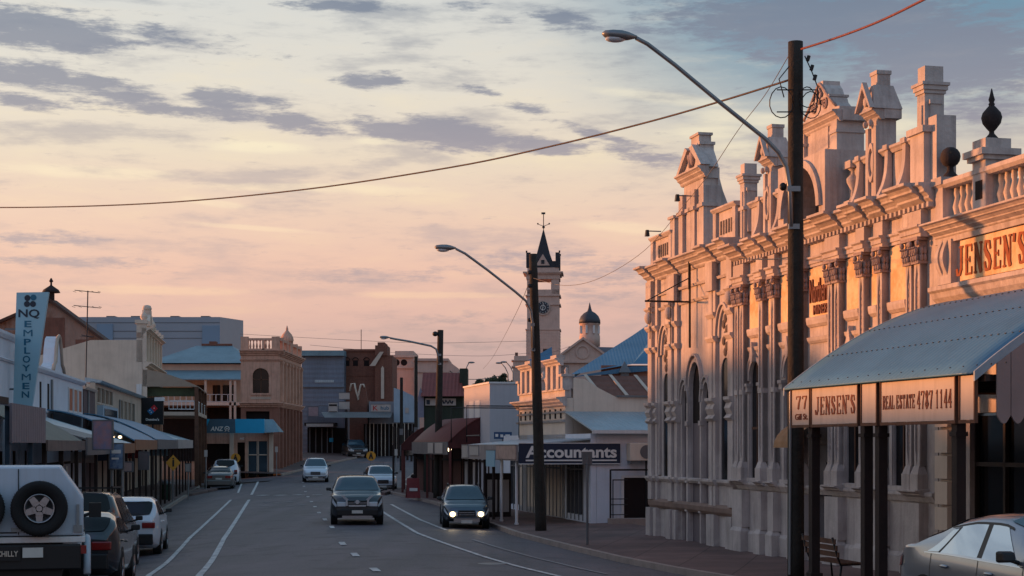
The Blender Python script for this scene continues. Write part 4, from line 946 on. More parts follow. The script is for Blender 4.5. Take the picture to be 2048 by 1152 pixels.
# bench on the footpath under the awning
bx_, by_ = FRM.w(FRM.t(1672, 2.6), -2.6)[:2]; bz = gz(bx_, by_) + .16
bn = thing('bench', 'slatted park bench with dark metal ends on the footpath under the blue awning', 'bench', bx_, by_, bz, AR + R(180), absz=False)
f = MB()
for i in range(4): f.box(-.75, .75, -.2 + i * .11, -.12 + i * .11, .43, .46)
f.build('seat', brownwood, bn)
f = MB()
for i in range(3): f.box(-.75, .75, .27 + i * .035, .295 + i * .035, .56 + i * .12, .65 + i * .12)
f.build('backrest', brownwood, bn)
for s in (-1, 1):
    f = MB(); f.tube([(s * .68, -.24, 0), (s * .68, -.2, .42), (s * .68, .22, .42), (s * .68, .27, .55), (s * .68, .38, .92)], .022, 8); f.tube([(s * .68, .25, 0), (s * .68, .2, .42)], .022, 8); f.build('leg', blackp, bn)

# ---------------- small office with the long navy sign, beyond the hall
AY = 56.0
of = thing('office_building', 'low white office building with corrugated silver roof, beyond the arched hall', 'building', FR(AY), AY, 0, AR)
OF = Frame(FR(AY), AY, AR)
f = MB(); f.box(-14, 0, .0, .2, -.3, .2)
f.wall(-14, 0, .2, 3.4, [(-3.2, -1.0, .5, 2.7, 0), (-6.4, -4.0, .3, 2.7, 0), (-9.6, -7.2, .5, 2.7, 0), (-12.6, -10.5, .5, 2.7, 0)], 0, .2)
f.box(-.2, 0, .21, 9, -.3, 3.55); f.build('wall', white_w, of)
f = MB(); f.box(-13.5, -.5, .4, .5, 0, 3.2); f.build('shop_dark_panel', darkvoid, of)  # dark backing sheet stands for the unlit office inside
for a in (-3.2, -6.4, -9.6, -12.6):
    f = MB()
    for i in range(5): f.box(a + i * .55 - .04, a + i * .55 + .04, -.02, .08, .3, 2.7)
    f.box(a, a + 2.2, -.01, .07, 2.1, 2.16)
    w1 = f.build('shop_window', greyp, of); f = MB(); f.box(a, a + 2.3, .1, .12, .3, 2.7); f.build('pane', glassd, w1)
f = MB()
vs = [(.35, .0, 3.5), (.35, 9, 3.5), (-3.5, .0, 4.25), (-3.5, 9, 4.25), (.35, 0, 3.45), (.35, 9, 3.45), (-3.5, 0, 4.2), (-3.5, 9, 4.2)]
f.add(vs, [(0, 1, 3, 2), (4, 6, 7, 5), (0, 4, 5, 1), (0, 2, 6, 4), (1, 5, 7, 3)]); f.build('roof', mat('silver_iron_cross', (158, 174, 182), .4, .3, var=.15, scale=.8, bump=.1, corr=(1, 5.5), streak=.3), of)
f = MB(); f.box(.35, .42, -.05, 9, 3.4, 3.52); f.build('gutter', white_p, of)
f = MB(); a0 = (OF.t(1212) + .0)
f.box(0.3, .36, .6, .65, .2, 2.15); f.box(.3, .36, .65, 4.6, 2.1, 2.16)
for z in (.55, .9, 1.1): f.box(0.31, .35, .65, 1.25, z, z + .03)
f.box(0.31, .35, .7, .73, .2, 1.8); f.box(.31, .35, .7, 1.25, 1.76, 1.8); f.box(.3, .36, 1.9, 1.95, .2, 2.7); f.box(.3, .36, 2.05, 2.1, .2, 2.7); f.build('handrail', blackp, of)
f = MB(); f.box(-.01, .03, 1.2, 2.6, .1, 1.85); dd = f.build('door', darkvoid, of); f = MB(); f.box(.03, .06, 1.1, 2.7, 1.85, 1.93); f.box(.03, .06, 1.1, 1.2, .1, 1.85); f.build('frame', white_p, dd)
f = MB(); f.box(.4, .9, .5, 4.6, -.3, .45); f.build('step', kerbm, of)
ac = thing('air_conditioner', 'beige wall air conditioner above the side door of the white office building', 'air conditioner', *OF.w(.02, 1.78, 2.45), AR, absz=False)
f = MB(); f.box(0, .45, -.48, .48, 0, .62); f.build('casing', cream, ac, bevel=.02); f = MB(); f.lathe(0, 0, [(.01, 0), (.22, 0), (.22, .01)], 16); 
f = MB(); f.cyl((.45, .12, .31), (.465, .12, .31), .24, n=18); f.build('fan_grille', greyp, ac)
f = MB(); f.box(.02, .4, -.45, -.41, -.1, 0); f.box(.02, .4, .41, .45, -.1, 0); f.build('bracket', galv, ac)
# awning of the office
oa = thing('awning', 'flat grey street awning of the white office building, carried on white pipe posts', 'awning', FR(AY), AY, 0, AR)
f = MB(); AW = 2.6; AE = OF.t(925, AW)
f.add([(.0, -AW, 3.0), (AE, -AW, 3.0), (AE, 0, 3.24), (.0, 0, 3.24), (.0, -AW, 2.95), (AE, -AW, 2.95), (AE, 0, 3.19), (0, 0, 3.19)], [(0, 3, 2, 1), (4, 5, 6, 7), (0, 1, 5, 4), (0, 4, 7, 3), (1, 2, 6, 5)]); f.build('roof_sheet', roof_w, oa)
f = MB(); f.box(AE, 0, -AW - .04, -AW, 2.45, 3.02); f.build('fascia', mat('worn_fascia', (150, 138, 134), .7, var=.2, streak=.4), oa)
for px in (1002, 1032):
    t = min(-.2, OF.t(px, AW - .1)); x, y, _ = OF.w(t, -AW + .1); g = gz(x, y)
    f = MB(); f.cyl((t, -AW + .12, g), (t, -AW + .12, 2.95), .055, n=10); f.cyl((t, -AW + .12, g), (t, -AW + .12, g + .25), .08, n=10); f.build('post', white_p, oa)
for t in (-4.6, -6.2, -7.8, -9.3):
    x, y, _ = OF.w(t, -AW + .1); g = gz(x, y); f = MB(); f.cyl((t, -AW + .12, g), (t, -AW + .12, 2.95), .06, n=10); f.build('post', darkwood, oa)
sg = thing('shop_sign', 'long navy sign board reading Accountants in white, across the end of the office awning', 'sign', FR(AY), AY, 0, AR + R(90))
# sign frame x axis runs from the kerb to the wall
f = MB(); 
f.box(-AW, 1.05, -.1, -.04, 2.36, 3.05); f.build('board', navy, sg)
f = MB(); f.box(-AW, 1.05, -.11, -.03, 3.05, 3.08); f.box(-AW, 1.05, -.11, -.03, 2.33, 2.36); f.build('frame', white_p, sg)
text('lettering', 'Accountants', -AW + .24, .92, 2.55, 2.97, -.1, letterw, sg, bold=.028); f = MB(); f.box(-AW + .24, .92, -.114, -.1, 2.44, 2.49); f.build('underline', letterw, sg)
for (a, b, zt, zb, lab, mm) in [(OF.t(996, AW), -.08, 2.98, 2.5, 'faded photo panel next to the long navy sign on the awning edge', mat('faded_print', (168, 140, 128), .6, var=.3, scale=3)),
                                (OF.t(943, AW), OF.t(960, AW), 2.95, 2.6, 'plain white panel further along the office awning edge', signwh), (OF.t(976, AW), OF.t(993, AW), 2.8, 2.2, 'pale panel hanging low on the office awning edge', signblue), (OF.t(928, AW), OF.t(939, AW), 2.98, 2.5, 'white board at the far end of the office awning edge', signwh)]:
    t = thing('fascia_sign', lab, 'sign', FR(AY), AY, 0, AR, group='panels on the office awning edge'); f = MB(); f.box(a, b, -AW - .08, -AW - .045, zb, zt); f.build('board', mm, t)
    f = MB(); f.box(a, b, -AW - .09, -AW - .04, zt, zt + .03); f.build('frame', greyp, t)
t = thing('awning_light', 'small lit lamp under the navy signed awning', 'lamp', *OF.w(-2.0, -1.7, 2.9), AR, absz=False); f = MB(); f.ball((0, 0, 0), .13, .13, .06); f.build('bulb', lampon, t); f = MB(); f.box(-.15, .15, -.08, .08, .05, .1); f.build('fitting', white_p, t)
t = thing('notice_board', 'dark framed notice board with white sheets beside the white awning posts', 'notice board', *OF.w(OF.t(996, 1.9), -1.9, gz(*OF.w(OF.t(996, 1.9), -1.9)[:2]) + .14), AR + R(85), absz=False)
f = MB(); f.box(-.5, .5, -.05, .05, .0, 1.75); f.build('cabinet', darkwood, t)
for x in (-.42, .04): f = MB(); f.box(x, x + .38, -.07, -.05, .25, 1.5); f.build('sheet', signwh, t)
# thin sign pole on the footpath in front
x, y = 1174.5 , 45.0; X = (x - 1024) / FPX * y
t = thing('sign_pole', 'thin grey sign pole standing alone on the footpath before the hall', 'pole', X, y, gz(X, y), AR, absz=False)
f = MB(); f.cyl((0, 0, 0), (0, 0, 2.72), .035, n=10); f.build('post', greyp, t); f = MB(); f.box(-.02, .02, -.14, .14, 2.45, 2.8); f.build('sign_plate', greyp, t)

# ---------------- heritage front catching the sun
HY = 59.4
hb = thing('heritage_building', 'old shop with a sunlit scrolled parapet and beige side wall, behind the low office', 'building', FR(HY), HY, 0, AR)
HF = Frame(FR(HY), HY, AR)
f = MB(); f.box(-7.6, 0, 0, .3, .2, 4.75)
yzs = [(0.31, .2), (12, .2), (12, 4.78), (1.95, 4.8), (1.3, 5.12), (.75, 5.45), (.31, 5.5)]
vs = [(-.3, y, z) for y, z in yzs] + [(0, y, z) for y, z in yzs]; n = len(yzs)
f.add(vs, [tuple(range(n)), tuple(range(2 * n - 1, n - 1, -1))] + [(i, i + n, (i + 1) % n + n, (i + 1) % n) for i in range(n)]); f.build('wall', cream, hb)
f = MB(); cornice(f, -7.7, .1, 4.78, .34, .36, 3); f.prof(-7.6, 0, [(0, 4.2), (.06, 4.2), (.1, 4.26), (0, 4.28)]); f.prof(-7.6, 0, [(0, 3.86), (.08, 3.86), (.13, 3.93), (0, 3.96)]); f.build('cornice', stucco, hb)
f = MB()
for i in range(9): f.box(-7.2 + i * .82, -7.1 + i * .82, -.04, 0, 4.0, 4.36)
f.build('frieze_slot', darkvoid, hb)  # dark strips laid on the frieze paint the shade of slots
f = MB(); f.box(-7.5, -.05, 0, .25, 4.78, 5.05); f.prof(-7.5, 0, [(-.2, 5.05), (.08, 5.05), (.08, 5.12), (-.2, 5.14)])
for c, w_, zt in ((-1.55, 1.0, 6.25), (-5.85, 1.0, 6.25)):
    f.box(c - w_, c + w_, -.02, .3, 5.1, zt - .25); 
    for x in (c - w_, c - .15, c + w_ - .3): f.box(x, x + .3, -.12, .3, 5.1, zt - .25)
    cornice(f, c - w_ - .12, c + w_ + .12, zt, .27, .28, 3); f.box(c - .5, c + .4, -.05, .3, zt, zt + .16)
for c in (-3.7, -.2, -7.3): f.box(c - .16, c + .16, -.1, .3, 5.1, 5.6); f.box(c - .22, c + .22, -.16, .36, 5.55, 5.64); 
f.build('parapet', stucco, hb)
for c in (-2.95, -3.7, -4.45, -.15): 
    f = MB(); f.lathe(c, .08, [(.08, 5.1), (.05, 5.25), (.14, 5.5), (.15, 5.56), (.05, 5.7), (.08, 5.78), (.01, 5.9)], 10); f.build('urn', stucco, hb)
f = MB(); f.box(-.1, .12, 2.0, 11.9, 4.79, 4.86); f.build('gutter', roof_g, hb)
f = MB()
for i in range(9): 
    y = 1.2 + i * 1.0; f.add([(-.32, y + .3, 4.84), (-.32, y + 1.23, 4.84), (-1.4, y + .9, 5.65), (-1.4, y - .05, 5.65)], [(0, 1, 2, 3)])
    if i % 2: f.s = 0
f.build('rusted_sheet', rust2, hb)
f = MB()
for i in range(10): 
    y = 1.12 + i * 1.0; f.add([(-.3, y + .3, 4.88), (-.3, y + .44, 4.88), (-1.42, y + .1, 5.7), (-1.42, y - .04, 5.7)], [(0, 1, 2, 3)])
f.build('roof_batten', pale_post, hb)
# thin black frame standing on the awning roof
t = thing('roof_frame', 'thin black pipe frame standing on the office awning roof', 'frame', FR(62), 62, 0, AR)
f = MB()
for (a, b) in (((0, -.4), (0, -3.2)), ((-3.2, -.4), (-3.2, -3.2))):
    f.tube([(a[0], a[1], 3.3), (a[0], a[1], 4.5), (b[0], b[1], 4.5), (b[0], b[1], 3.1)], .025, 6)
f.cyl((0, -3.2, 3.35), (2.5, -3.2, 3.35), .025, n=6); f.build('rail', blackp, t)
# stone boundary block between office and hall roofs: large blue roof behind
br = thing('hip_roof_hall', 'large building behind with a big steep blue-grey iron roof rising to the right', 'building', *P(1225, 72), 0)
bx0 = (1142 - 1024) / FPX * 72 - (1225 - 1024) / FPX * 72; s72 = FPX / 72
def lp(px, py, Y, X0=(1225 - 1024) / FPX * 72): return ((px - 1024) / FPX * Y - X0, Y - 72, EYE + (HOR - py) / FPX * Y)
f = MB(); f.box(.2, 9, .3, 8, 0, lp(0, 752, 72)[2] - .12); f.build('wall', beige, br)
a = lp(1140, 750, 72); b = lp(1265, 728, 72.0); c = lp(1420, 728, 72); d = lp(1420, 560, 82); e = lp(1345, 620, 80)
f = MB(); f.add([a, b, c, e, d, (a[0], 16, a[2])], [(0, 1, 3), (1, 2, 4, 3), (0, 3, 4, 5)]); 
f.add([(p[0], p[1], p[2] - .1) for p in (a, b, c)], [(0, 1, 2)]); f.build('roof', roof_b, br)
f = MB(); f.box(b[0] - 1.4, c[0], .2, .25, lp(0, 760, 72)[2], b[2] - .05); f.build('eave_shade_strip', redbrown, br)  # red-brown strip painted in for the shade under the eave
f = MB(); p = lp(1249, 750, 72); f.box(p[0] - .18, p[0] + .18, -.3, .1, p[2] - .6, p[2] + .1); f.add([(p[0] - .28, -.4, p[2] + .1), (p[0] + .28, -.4, p[2] + .1), (p[0] + .28, .2, p[2] + .1), (p[0] - .28, .2, p[2] + .1), (p[0], -.1, p[2] + .62)], [(0, 1, 4), (1, 2, 4), (2, 3, 4), (3, 0, 4), (0, 3, 2, 1)]); f.build('roof_vent', greyp, br)
# ================================================================ LEFT SIDE OF THE STREET
AL = math.atan2(.9891, -.1474)
LF = Frame(FL(52), 52, AL)                    # x axis runs away from the camera, outward is towards the street
LX, LY = LF.X, LF.Y
def lt(Y): return (Y - LY) / .9891
def lz(px, py): return LF.z(px, py)
def shopfront(root, t0, t1, z1=3.0, n=5, frame=darkwood):
    w_ = (t1 - t0) / n
    for i in range(n):
        a = t0 + i * w_ + .12; b = t0 + (i + 1) * w_ - .12
        f = MB(); f.box(a - .06, a, -.06, .1, -.6, z1); f.box(b, b + .06, -.06, .1, -.6, z1); f.box(a, b, -.05, .1, .1, .25); f.box(a, b, -.05, .1, 2.2, 2.3)
        w1 = f.build('shop_window' if i % 2 else 'shop_door', frame, root); g = MB(); g.box(a, b, .02, .04, -.6, z1); g.build('pane', glassd, w1)
# near white block with the tall blade sign
b0 = thing('white_shop_building', 'whitewashed shop building with a plain high parapet behind the tall blue blade sign', 'building', LX, LY, 0, AL)
f = MB(); t0, t1 = lt(46), lt(57.5); f.box(t0, t1, 0, .3, -.8, 6.55); f.box(t0, t1, .31, 10, -.8, 6.2); f.build('wall', white_w, b0)
f = MB(); f.prof(t0, t1, [(-.3, 6.5), (.05, 6.5), (.12, 6.62), (.12, 6.72), (-.3, 6.75)]); f.prof(t0, t1, [(0, 5.75), (.05, 5.75), (.1, 5.82), (0, 5.88)])
for t in (lt(55.5), lt(57.2)): f.box(t, t + .3, -.08, 0, -.7, 6.5)
f.build('cornice', white_w, b0); shopfront(b0, t0 + .5, t1 - .5, 2.8, 4)
f = MB(); f.cyl((lt(54.6), -.1, 3.6), (lt(54.6), -.1, 6.3), .05); f.build('downpipe', white_p, b0)
nb = thing('unseen_shade_block', 'unseen low block left of view, height set to shade the awning signs opposite', 'building', LX, LY, 0, AL)  # out of view; height shaped to set the shadow line across the street
f = MB(); f.box(lt(22), lt(45.9), 0, .3, -.8, 4.92); f.box(lt(22), lt(45.9), .31, 9, -.8, 4.7); f.build('wall', beige, nb); shopfront(nb, lt(26), lt(45), 2.9, 6)
# blade sign
sx, sy = -17.2, 53.6; s0 = FPX / sy
bs = thing('blade_sign', 'tall tapering pale blue blade sign with four dots and vertical teal lettering', 'sign', sx, sy, 0, 0)
def q_(px, py): return ((px - 1024) / FPX * sy - sx, EYE + (HOR - py) / s0)
pts = [q_(33, 585), q_(97, 584), q_(62, 822), q_(26, 818)]
f = MB(); f.prism_xz(pts, 0, .14); f.build('panel', signblue, bs)
for (cx, cy, mm) in ((55, 596, letterk), (67, 595, letterb), (54, 608, letterk), (66, 608, letterk)):
    x, z = q_(cx, cy); f = MB(); f.cyl((x, 0.0, z), (x, -.012, z), 6 / s0, n=20); f.build('dot', mm, bs)
for ch, cx, cy, hw_, hh, mm in (('NQ', 58, 628, 21, 9.5, letterk), ('E', 56, 648, 7, 6.5, letterb), ('M', 56, 666, 9, 6.5, letterb), ('P', 55, 684, 7, 6.5, letterb), ('L', 54.5, 701, 6, 6.5, letterb), ('O', 53, 718.5, 7.5, 7, letterb), ('Y', 52.5, 736, 8, 6.5, letterb), ('M', 52.5, 754, 9, 6.5, letterb), ('E', 52, 772, 7, 6.5, letterb), ('N', 51, 789, 7.5, 6.5, letterb)):
    a, zb = q_(cx - hw_, cy + hh); b, zt = q_(cx + hw_, cy - hh); text('lettering', ch, a, b, zb, zt, 0, mm, bs, bold=0 if 'M' in ch else .02)
f = MB(); x, z = q_(45, 660); f.box(x - .6, x, .02, .1, z, z + .06); x, z = q_(42, 780); f.box(x - .6, x, .02, .1, z, z + .06); f.build('bracket', greyp, bs)
# cream shop with scrolled pediment
b1 = thing('pediment_shop', 'white painted shop with small scrolled pediment and three orange-brown window panels', 'building', LX, LY, 0, AL)
t0, t1 = lt(57.7), lt(74.2); f = MB(); wz = 4.55
ops = [(lt(68.9), lt(70.2), 4.5, 5.45, 0), (lt(70.6), lt(71.9), 4.5, 5.45, 0), (lt(72.3), lt(73.5), 4.5, 5.45, 0)]
f.wall(t0, t1, -.7, 5.8, ops, 0, .3); f.box(t0, t1, .31, 9, -.7, 5.4); f.build('wall', white_w, b1)
f = MB(); f.prof(t0, t1, [(-.3, 5.75), (.06, 5.75), (.16, 5.86), (.16, 5.95), (-.3, 5.98)]); f.prof(t0, t1, [(0, 4.25), (.06, 4.25), (.1, 4.32), (0, 4.35)]); f.build('cornice', white_w, b1)
for i, (a, b, c, d, e) in enumerate(ops):
    f = MB(); f.box(a - .08, b + .08, -.04, .02, c - .1, c); f.box(a - .08, b + .08, -.04, .02, d, d + .06); f.box(a - .06, a, -.06, .02, c, d); f.box(b, b + .06, -.06, .02, c, d); w1 = f.build('window', white_p, b1)
    g = MB(); g.box(a, b, -.02, .02, c, d); g.build('panel', mat('orange_brown_panel', (168, 92, 60), .6, var=.2, scale=2) if i != 1 else mat('faded_orange_panel', (176, 120, 96), .6, var=.3, scale=3), w1)
f = MB(); c0 = lt(65.2); pts = [(c0 - 1.7, 5.95), (c0 - 1.5, 6.15), (c0 - 1.0, 6.3), (c0 - .75, 6.9), (c0 - .4, 7.3), (c0, 7.42), (c0 + .4, 7.3), (c0 + .75, 6.9), (c0 + 1.0, 6.3), (c0 + 1.5, 6.15), (c0 + 1.7, 5.95)]
f.prism_xz(pts, -.05, .4); f.build('pediment', white_w, b1); f = MB(); f.tube([(x, -.1, z + .03) for x, z in pts], .07, 6); f.build('pediment_moulding', beige, b1)
shopfront(b1, t0 + .3, t1 - .3, 2.9, 4)
f = MB(); f.box(lt(62.6), lt(62.95), -.03, 0, 4.3, 5.4); f.box(lt(60.5), lt(60.8), -.03, 0, 4.3, 5.4); f.build('slot_window', darkvoid, b1)
# low shops with boxed upper windows
b2 = thing('boarded_shop', 'low shop with weathered purple-brown boarded wall above its awning', 'building', LX, LY, 0, AL)
t0, t1 = lt(74.4), lt(79.2); f = MB(); f.box(t0, t1, -.02, 8, -.7, 5.6); f.build('wall', mat('purple_brown_boards', (98, 80, 80), .85, var=.25, scale=1.2, streak=.5), b2)
f = MB(); f.prof(t0 - .05, t1, [(-.4, 5.6), (.1, 5.6), (.18, 5.7), (-.4, 5.78)]); f.build('cornice', cream, b2); shopfront(b2, t0, t1, 2.9, 2)
b3 = thing('verandah_shop', 'long low shop with a row of small dark upper windows and pale window boxes', 'building', LX, LY, 0, AL)
t0, t1 = lt(79.4), lt(107.6); f = MB()
wo_ = [(lt(80) + i * 2.0, lt(80) + i * 2.0 + 1.7, 5.15, 5.9, 0) for i in range(4)] + [(lt(92) + i * 2.6, lt(92) + i * 2.6 + 1.8, 3.9, 5.6, 0) for i in range(4)]
f.wall(t0, t1, -.7, 6.15, wo_, 0, .25); f.box(t0, t1, .26, 7, -.7, 5.9); f.build('wall', beige, b3)
f = MB(); f.prof(t0, t1, [(-.5, 6.1), (.25, 6.1), (.35, 6.2), (-.5, 6.36)]); f.build('roof_edge', roof_w, b3)
for a, b, c, d, e in wo_:
    f = MB(); f.box(a - .07, b + .07, -.05, .02, c - .07, c); f.box(a - .07, a, -.05, .02, c, d); f.box(b, b + .07, -.05, .02, c, d); w1 = f.build('window', pale_post, b3); g = MB(); g.box(a, b, .1, .13, c, d); g.build('pane', glassd, w1)
f = MB(); f.box(lt(80.2), lt(88), -.3, 0, 3.9, 5.0); f.build('window_box', blue_w, b3); f = MB(); f.box(lt(80.8), lt(87.2), -.33, -.3, 4.05, 4.85); f.build('pane', glassb, b3)
shopfront(b3, t0, t1, 2.9, 9)
# big rusted shed gable behind
shd = thing('iron_shed', 'big shed behind the shops with a patched rusty corrugated gable end', 'building', -25.6 * 1.432, 126, 3 - 3 * 1.432, 0); ZB[shd.name] = 0.0; shd.scale = (1.432,) * 3
f = MB(); ax = 0.2
pts = [(-6.6, 3), (3.9, 3), (3.9, lz(231, 686) if False else 8.2), (ax, 11.0), (-3.4, 9.4), (-6.6, 8.0)]
f.prism_xz(pts, 0, .1); f.box(-6.5, 3.8, .1, 5, 3, 7.9); f.build('gable_wall', rust, shd)
f = MB()
for (a, za, b, zb) in ((ax, 11.0, 4.2, 8.05), (ax, 11.0, -6.8, 7.95)):
    f.add([(a, -.25, za + .05), (b, -.25, zb + .05), (b, 1.3, zb + .05), (a, 1.3, za + .05), (a, -.25, za - .12), (b, -.25, zb - .12), (b, 1.3, zb - .12), (a, 1.3, za - .12)], [(0, 1, 2, 3), (4, 7, 6, 5), (0, 4, 5, 1), (3, 2, 6, 7), (1, 5, 6, 2)])
f.build('roof', mat('rust_roof', (78, 56, 48), .8, .1, var=.3, corr=(1, 4)), shd)
f = MB(); x0 = -1.0
for (a, b, c, d, mm) in ((-.2, 1.0, 7.4, 10.0, 0), (1.6, 2.6, 6.2, 8.8, 0), (-2.8, -1.6, 6.0, 8.6, 1)): f.box(a, b, -.03, 0, c, d)
f.build('patch_sheet', rust2, shd)
f = MB(); f.cyl((ax, .2, 11), (ax, .2, 11.4), .18); f.lathe(ax, .2, [(.5, 11.4), (.42, 11.55), (.2, 11.7), (.06, 11.8), (.05, 11.95), (.12, 12.02), (.03, 12.2)], 14); f.build('roof_vent', urnm, shd)
# aerial
an = thing('tv_aerial', 'tall thin television aerial mast above the rusty shed', 'aerial', *P(170, 84)[:2], 4.5, 0, absz=False)
f = MB(); f.cyl((0, 0, 0), (.15, 0, 6.6), .035, n=6); f.build('mast', slate, an)
for z, w_ in ((6.55, .65), (5.75, .7), (4.2, .3)):
    f = MB(); f.cyl((.1 - w_, 0, z + .08), (.1 + w_, .1, z - .05), .02, n=5)
    for k in range(5): x = .1 - w_ + w_ * 2 * k / 4; f.cyl((x, -.3, z), (x, .3, z), .012, n=4)
    f.build('antenna', slate, an)
# tall cream building with ornate street front
b4 = thing('tall_cream_building', 'two storey cream building with a blank sloping side wall and an ornate pilastered street parapet', 'building', FL(108), 108, 0, AL)
f = MB(); f.box(0, .3, .0, 9, -1, 8.5); f.add([(0, 0, 8.5), (0, 9, 8.5), (0, 7, 8.9), (0, 3.4, 10.05), (0, .0, 10.1), (.3, 0, 8.5), (.3, 9, 8.5), (.3, 7, 8.9), (.3, 3.4, 10.05), (.3, 0, 10.1)], [(0, 1, 2, 3, 4), (9, 8, 7, 6, 5), (0, 5, 6, 1), (1, 6, 7, 2), (2, 7, 8, 3), (3, 8, 9, 4), (4, 9, 5, 0)])
f.box(.31, 15.5, 0, .4, -1, 10.2); f.box(.31, 15.5, .41, 9, -1, 8); f.build('wall', cream, b4)
f = MB(); cornice(f, 0, 15.5, 8.6, .5, .6, 3); cornice(f, 0, 15.5, 10.9, .4, .5, 3); f.box(0, 15.5, -.05, .4, 10.2, 10.6)
f.build('cornice', cream, b4)
f = MB()
for t in (0, 2.2, 4.8, 7.4, 10, 12.6, 15.1): f.box(t, t + .5, -.25, .4, 8.6, 11.3); f.box(t - .08, t + .58, -.35, .5, 11.2, 11.45); f.box(t - .02, t + .4, -.3, 0, -1, 8.2)
f.build('pilaster', cream, b4)
f = MB(); f.box(4.6, 8.4, -.1, .4, 10.9, 11.7); f.prism_xz([(4.9, 11.7), (8.1, 11.7), (6.9, 12.3), (6.1, 12.3)], -.1, .4); f.box(6.1, 6.9, -.1, .5, 11.6, 12.6); f.lathe(6.5, .2, [(.3, 12.6), (.34, 12.75), (.26, 12.95), (.1, 13.0)], 12)
for t in (2.45, 10.25): f.lathe(t, .1, [(.2, 11.4), (.1, 11.55), (.26, 11.8), (.2, 12.0), (.05, 12.2), (.02, 12.5)], 12)
f.build('parapet_gable', cream, b4)
f = MB()
for t in (.9, 3.4, 6, 8.6, 11.2, 13.6): f.box(t, t + .9, -.02, .02, 8.9, 10.2)
f.build('parapet_panel', beige, b4)
f = MB(); f.box(-.12, .0, .05, .4, 5.4, 7.1); f.build('meter_box', white_p, b4)
shopfront(b4, .5, 15, 3.0, 5)
# its upper verandah over the footpath
vz = thing('verandah', 'upper verandah with curved beige roof and white rail, beside the hanging black pizza sign', 'verandah', FL(108), 108, 0, AL)
f = MB(); n = 8
pr = [(3.75 * (1 - i / n), 6.95 + 1.15 * (1 - (1 - i / n) ** 1.6)) for i in range(n + 1)]
f.prof(0, 14, pr + [(o, z - .06) for o, z in pr[::-1]]); f.add([(-.02, -o, z) for o, z in pr] + [(-.02, 0, 6.95)], [tuple(range(n + 2))]); f.build('roof', mat('beige_iron', (150, 134, 118), .7, var=.12, bump=.1), vz)
f = MB(); f.box(0, 14, -3.7, 0, 5.0, 5.25); f.build('floor', beige, vz)
f = MB()
for t in (0.1, 4.6, 9.2, 13.8): f.box(t - .12, t + .12, -3.7, -3.45, -.8, 6.95)
f.build('post', brownwood, vz)
f = MB(); f.box(.0, .06, -3.5, -1.8, 5.95, 6.02); f.box(0, .06, -3.5, -1.8, 5.4, 5.46)
for i in range(7): f.box(0, .05, -3.45 + i * .28, -3.41 + i * .28, 5.4, 6.0)
f.box(0, 14, -3.6, -3.54, 5.95, 6.02)
for i in range(28): f.box(.2 + i * .5, .25 + i * .5, -3.59, -3.55, 5.25, 5.95)
f.build('railing', white_p, vz); f = MB(); f.box(.3, .35, -3.6, -.3, 6.3, 6.9); f.build('hanging_greenery', leafm, vz)
# hanging pizza sign
x, y, _ = P(305, 100); ds = thing('hanging_sign', 'square black sign with a tilted red and blue tile, on a kerb post', 'sign', x, y, 0, R(-4))
f = MB(); f.box(-.72, .68, 0, .15, 4.28, 5.95); f.build('board', blackp, ds)
def rot(pts, a, cx, cz): return [(cx + x * math.cos(a) - z * math.sin(a), cz + x * math.sin(a) + z * math.cos(a)) for x, z in pts]
f = MB(); f.prism_xz(rot([(-.3, -.17), (.0, -.17), (.0, .17), (-.3, .17)], R(42), .0, 5.2), -.015, 0); f.build('tile_half', mat('sign_blue', (30, 104, 150), .5, bump=0), ds)
f = MB(); f.prism_xz(rot([(.01, -.17), (.3, -.17), (.3, .17), (.01, .17)], R(42), .0, 5.2), -.015, 0); f.build('tile_half', mat('sign_red', (176, 34, 40), .5, bump=0), ds)
f = MB()
for (u, v) in ((-.15, -.07), (-.15, .08), (.15, 0)): x1, z1 = rot([(u, v)], R(42), 0, 5.2)[0]; f.cyl((x1, -.015, z1), (x1, -.022, z1), .035, n=10)
f.build('dot', letterw, ds); text('lettering', "Domino's", -.42, .42, 4.52, 4.68, 0, letterw, ds, bold=.02)
g = gz(x, y); f = MB(); f.cyl((0, .08, -.4), (0, .08, 4.28), .06); f.build('post', blackp, ds)
f = MB(); f.box(.15, .75, -.1, .1, 5.75, 5.98); f.build('lamp_head', white_p, ds)

# ---- awnings down the left kerb
def yk(px): return 16000 / (544 - px)
AWN = []
def left_awning(Ya, Yb, ze, zw, m, lab, fasc=None, fz=(.35), postm=darkwood, step=3.2, curve=1.0):
    t = thing('street_awning', lab, 'awning', LX, LY, 0, AL, group='awnings along the left footpath')
    a, b = lt(Ya), lt(Yb); W = 3.35; n = 7
    f = MB(); pr = [(W * (1 - i / n), ze + (zw - ze) * (1 - (1 - i / n) ** curve)) for i in range(n + 1)]
    f.prof(a, b, pr + [(o, z - .05) for o, z in pr[::-1]]); f.build('roof_sheet', m, t)
    if fasc: f = MB(); f.box(a, b, -W - .05, -W, ze - fz, ze + .02); f.build('fascia', fasc, t)
    x = a + .2
    while x < b:
        X, Y, _ = LF.w(x, -W + .1); f = MB(); f.box(x - .05, x + .05, -W + .02, -W + .12, gz(X, Y), ze - .02); f.build('post', postm, t); x += step
    return t
dgrey = mat('brown_grey_iron', (74, 62, 56), .7, .1, var=.2, corr=(0, 4)); beigec = mat('faded_canvas', (120, 116, 104), .85, var=.12, bump=.1)
left_awning(24.5, 32.2, 3.95, 4.7, dgrey, 'dark brown iron awning nearest the camera on the left, above the white canopied vehicle', darkwood, .12)
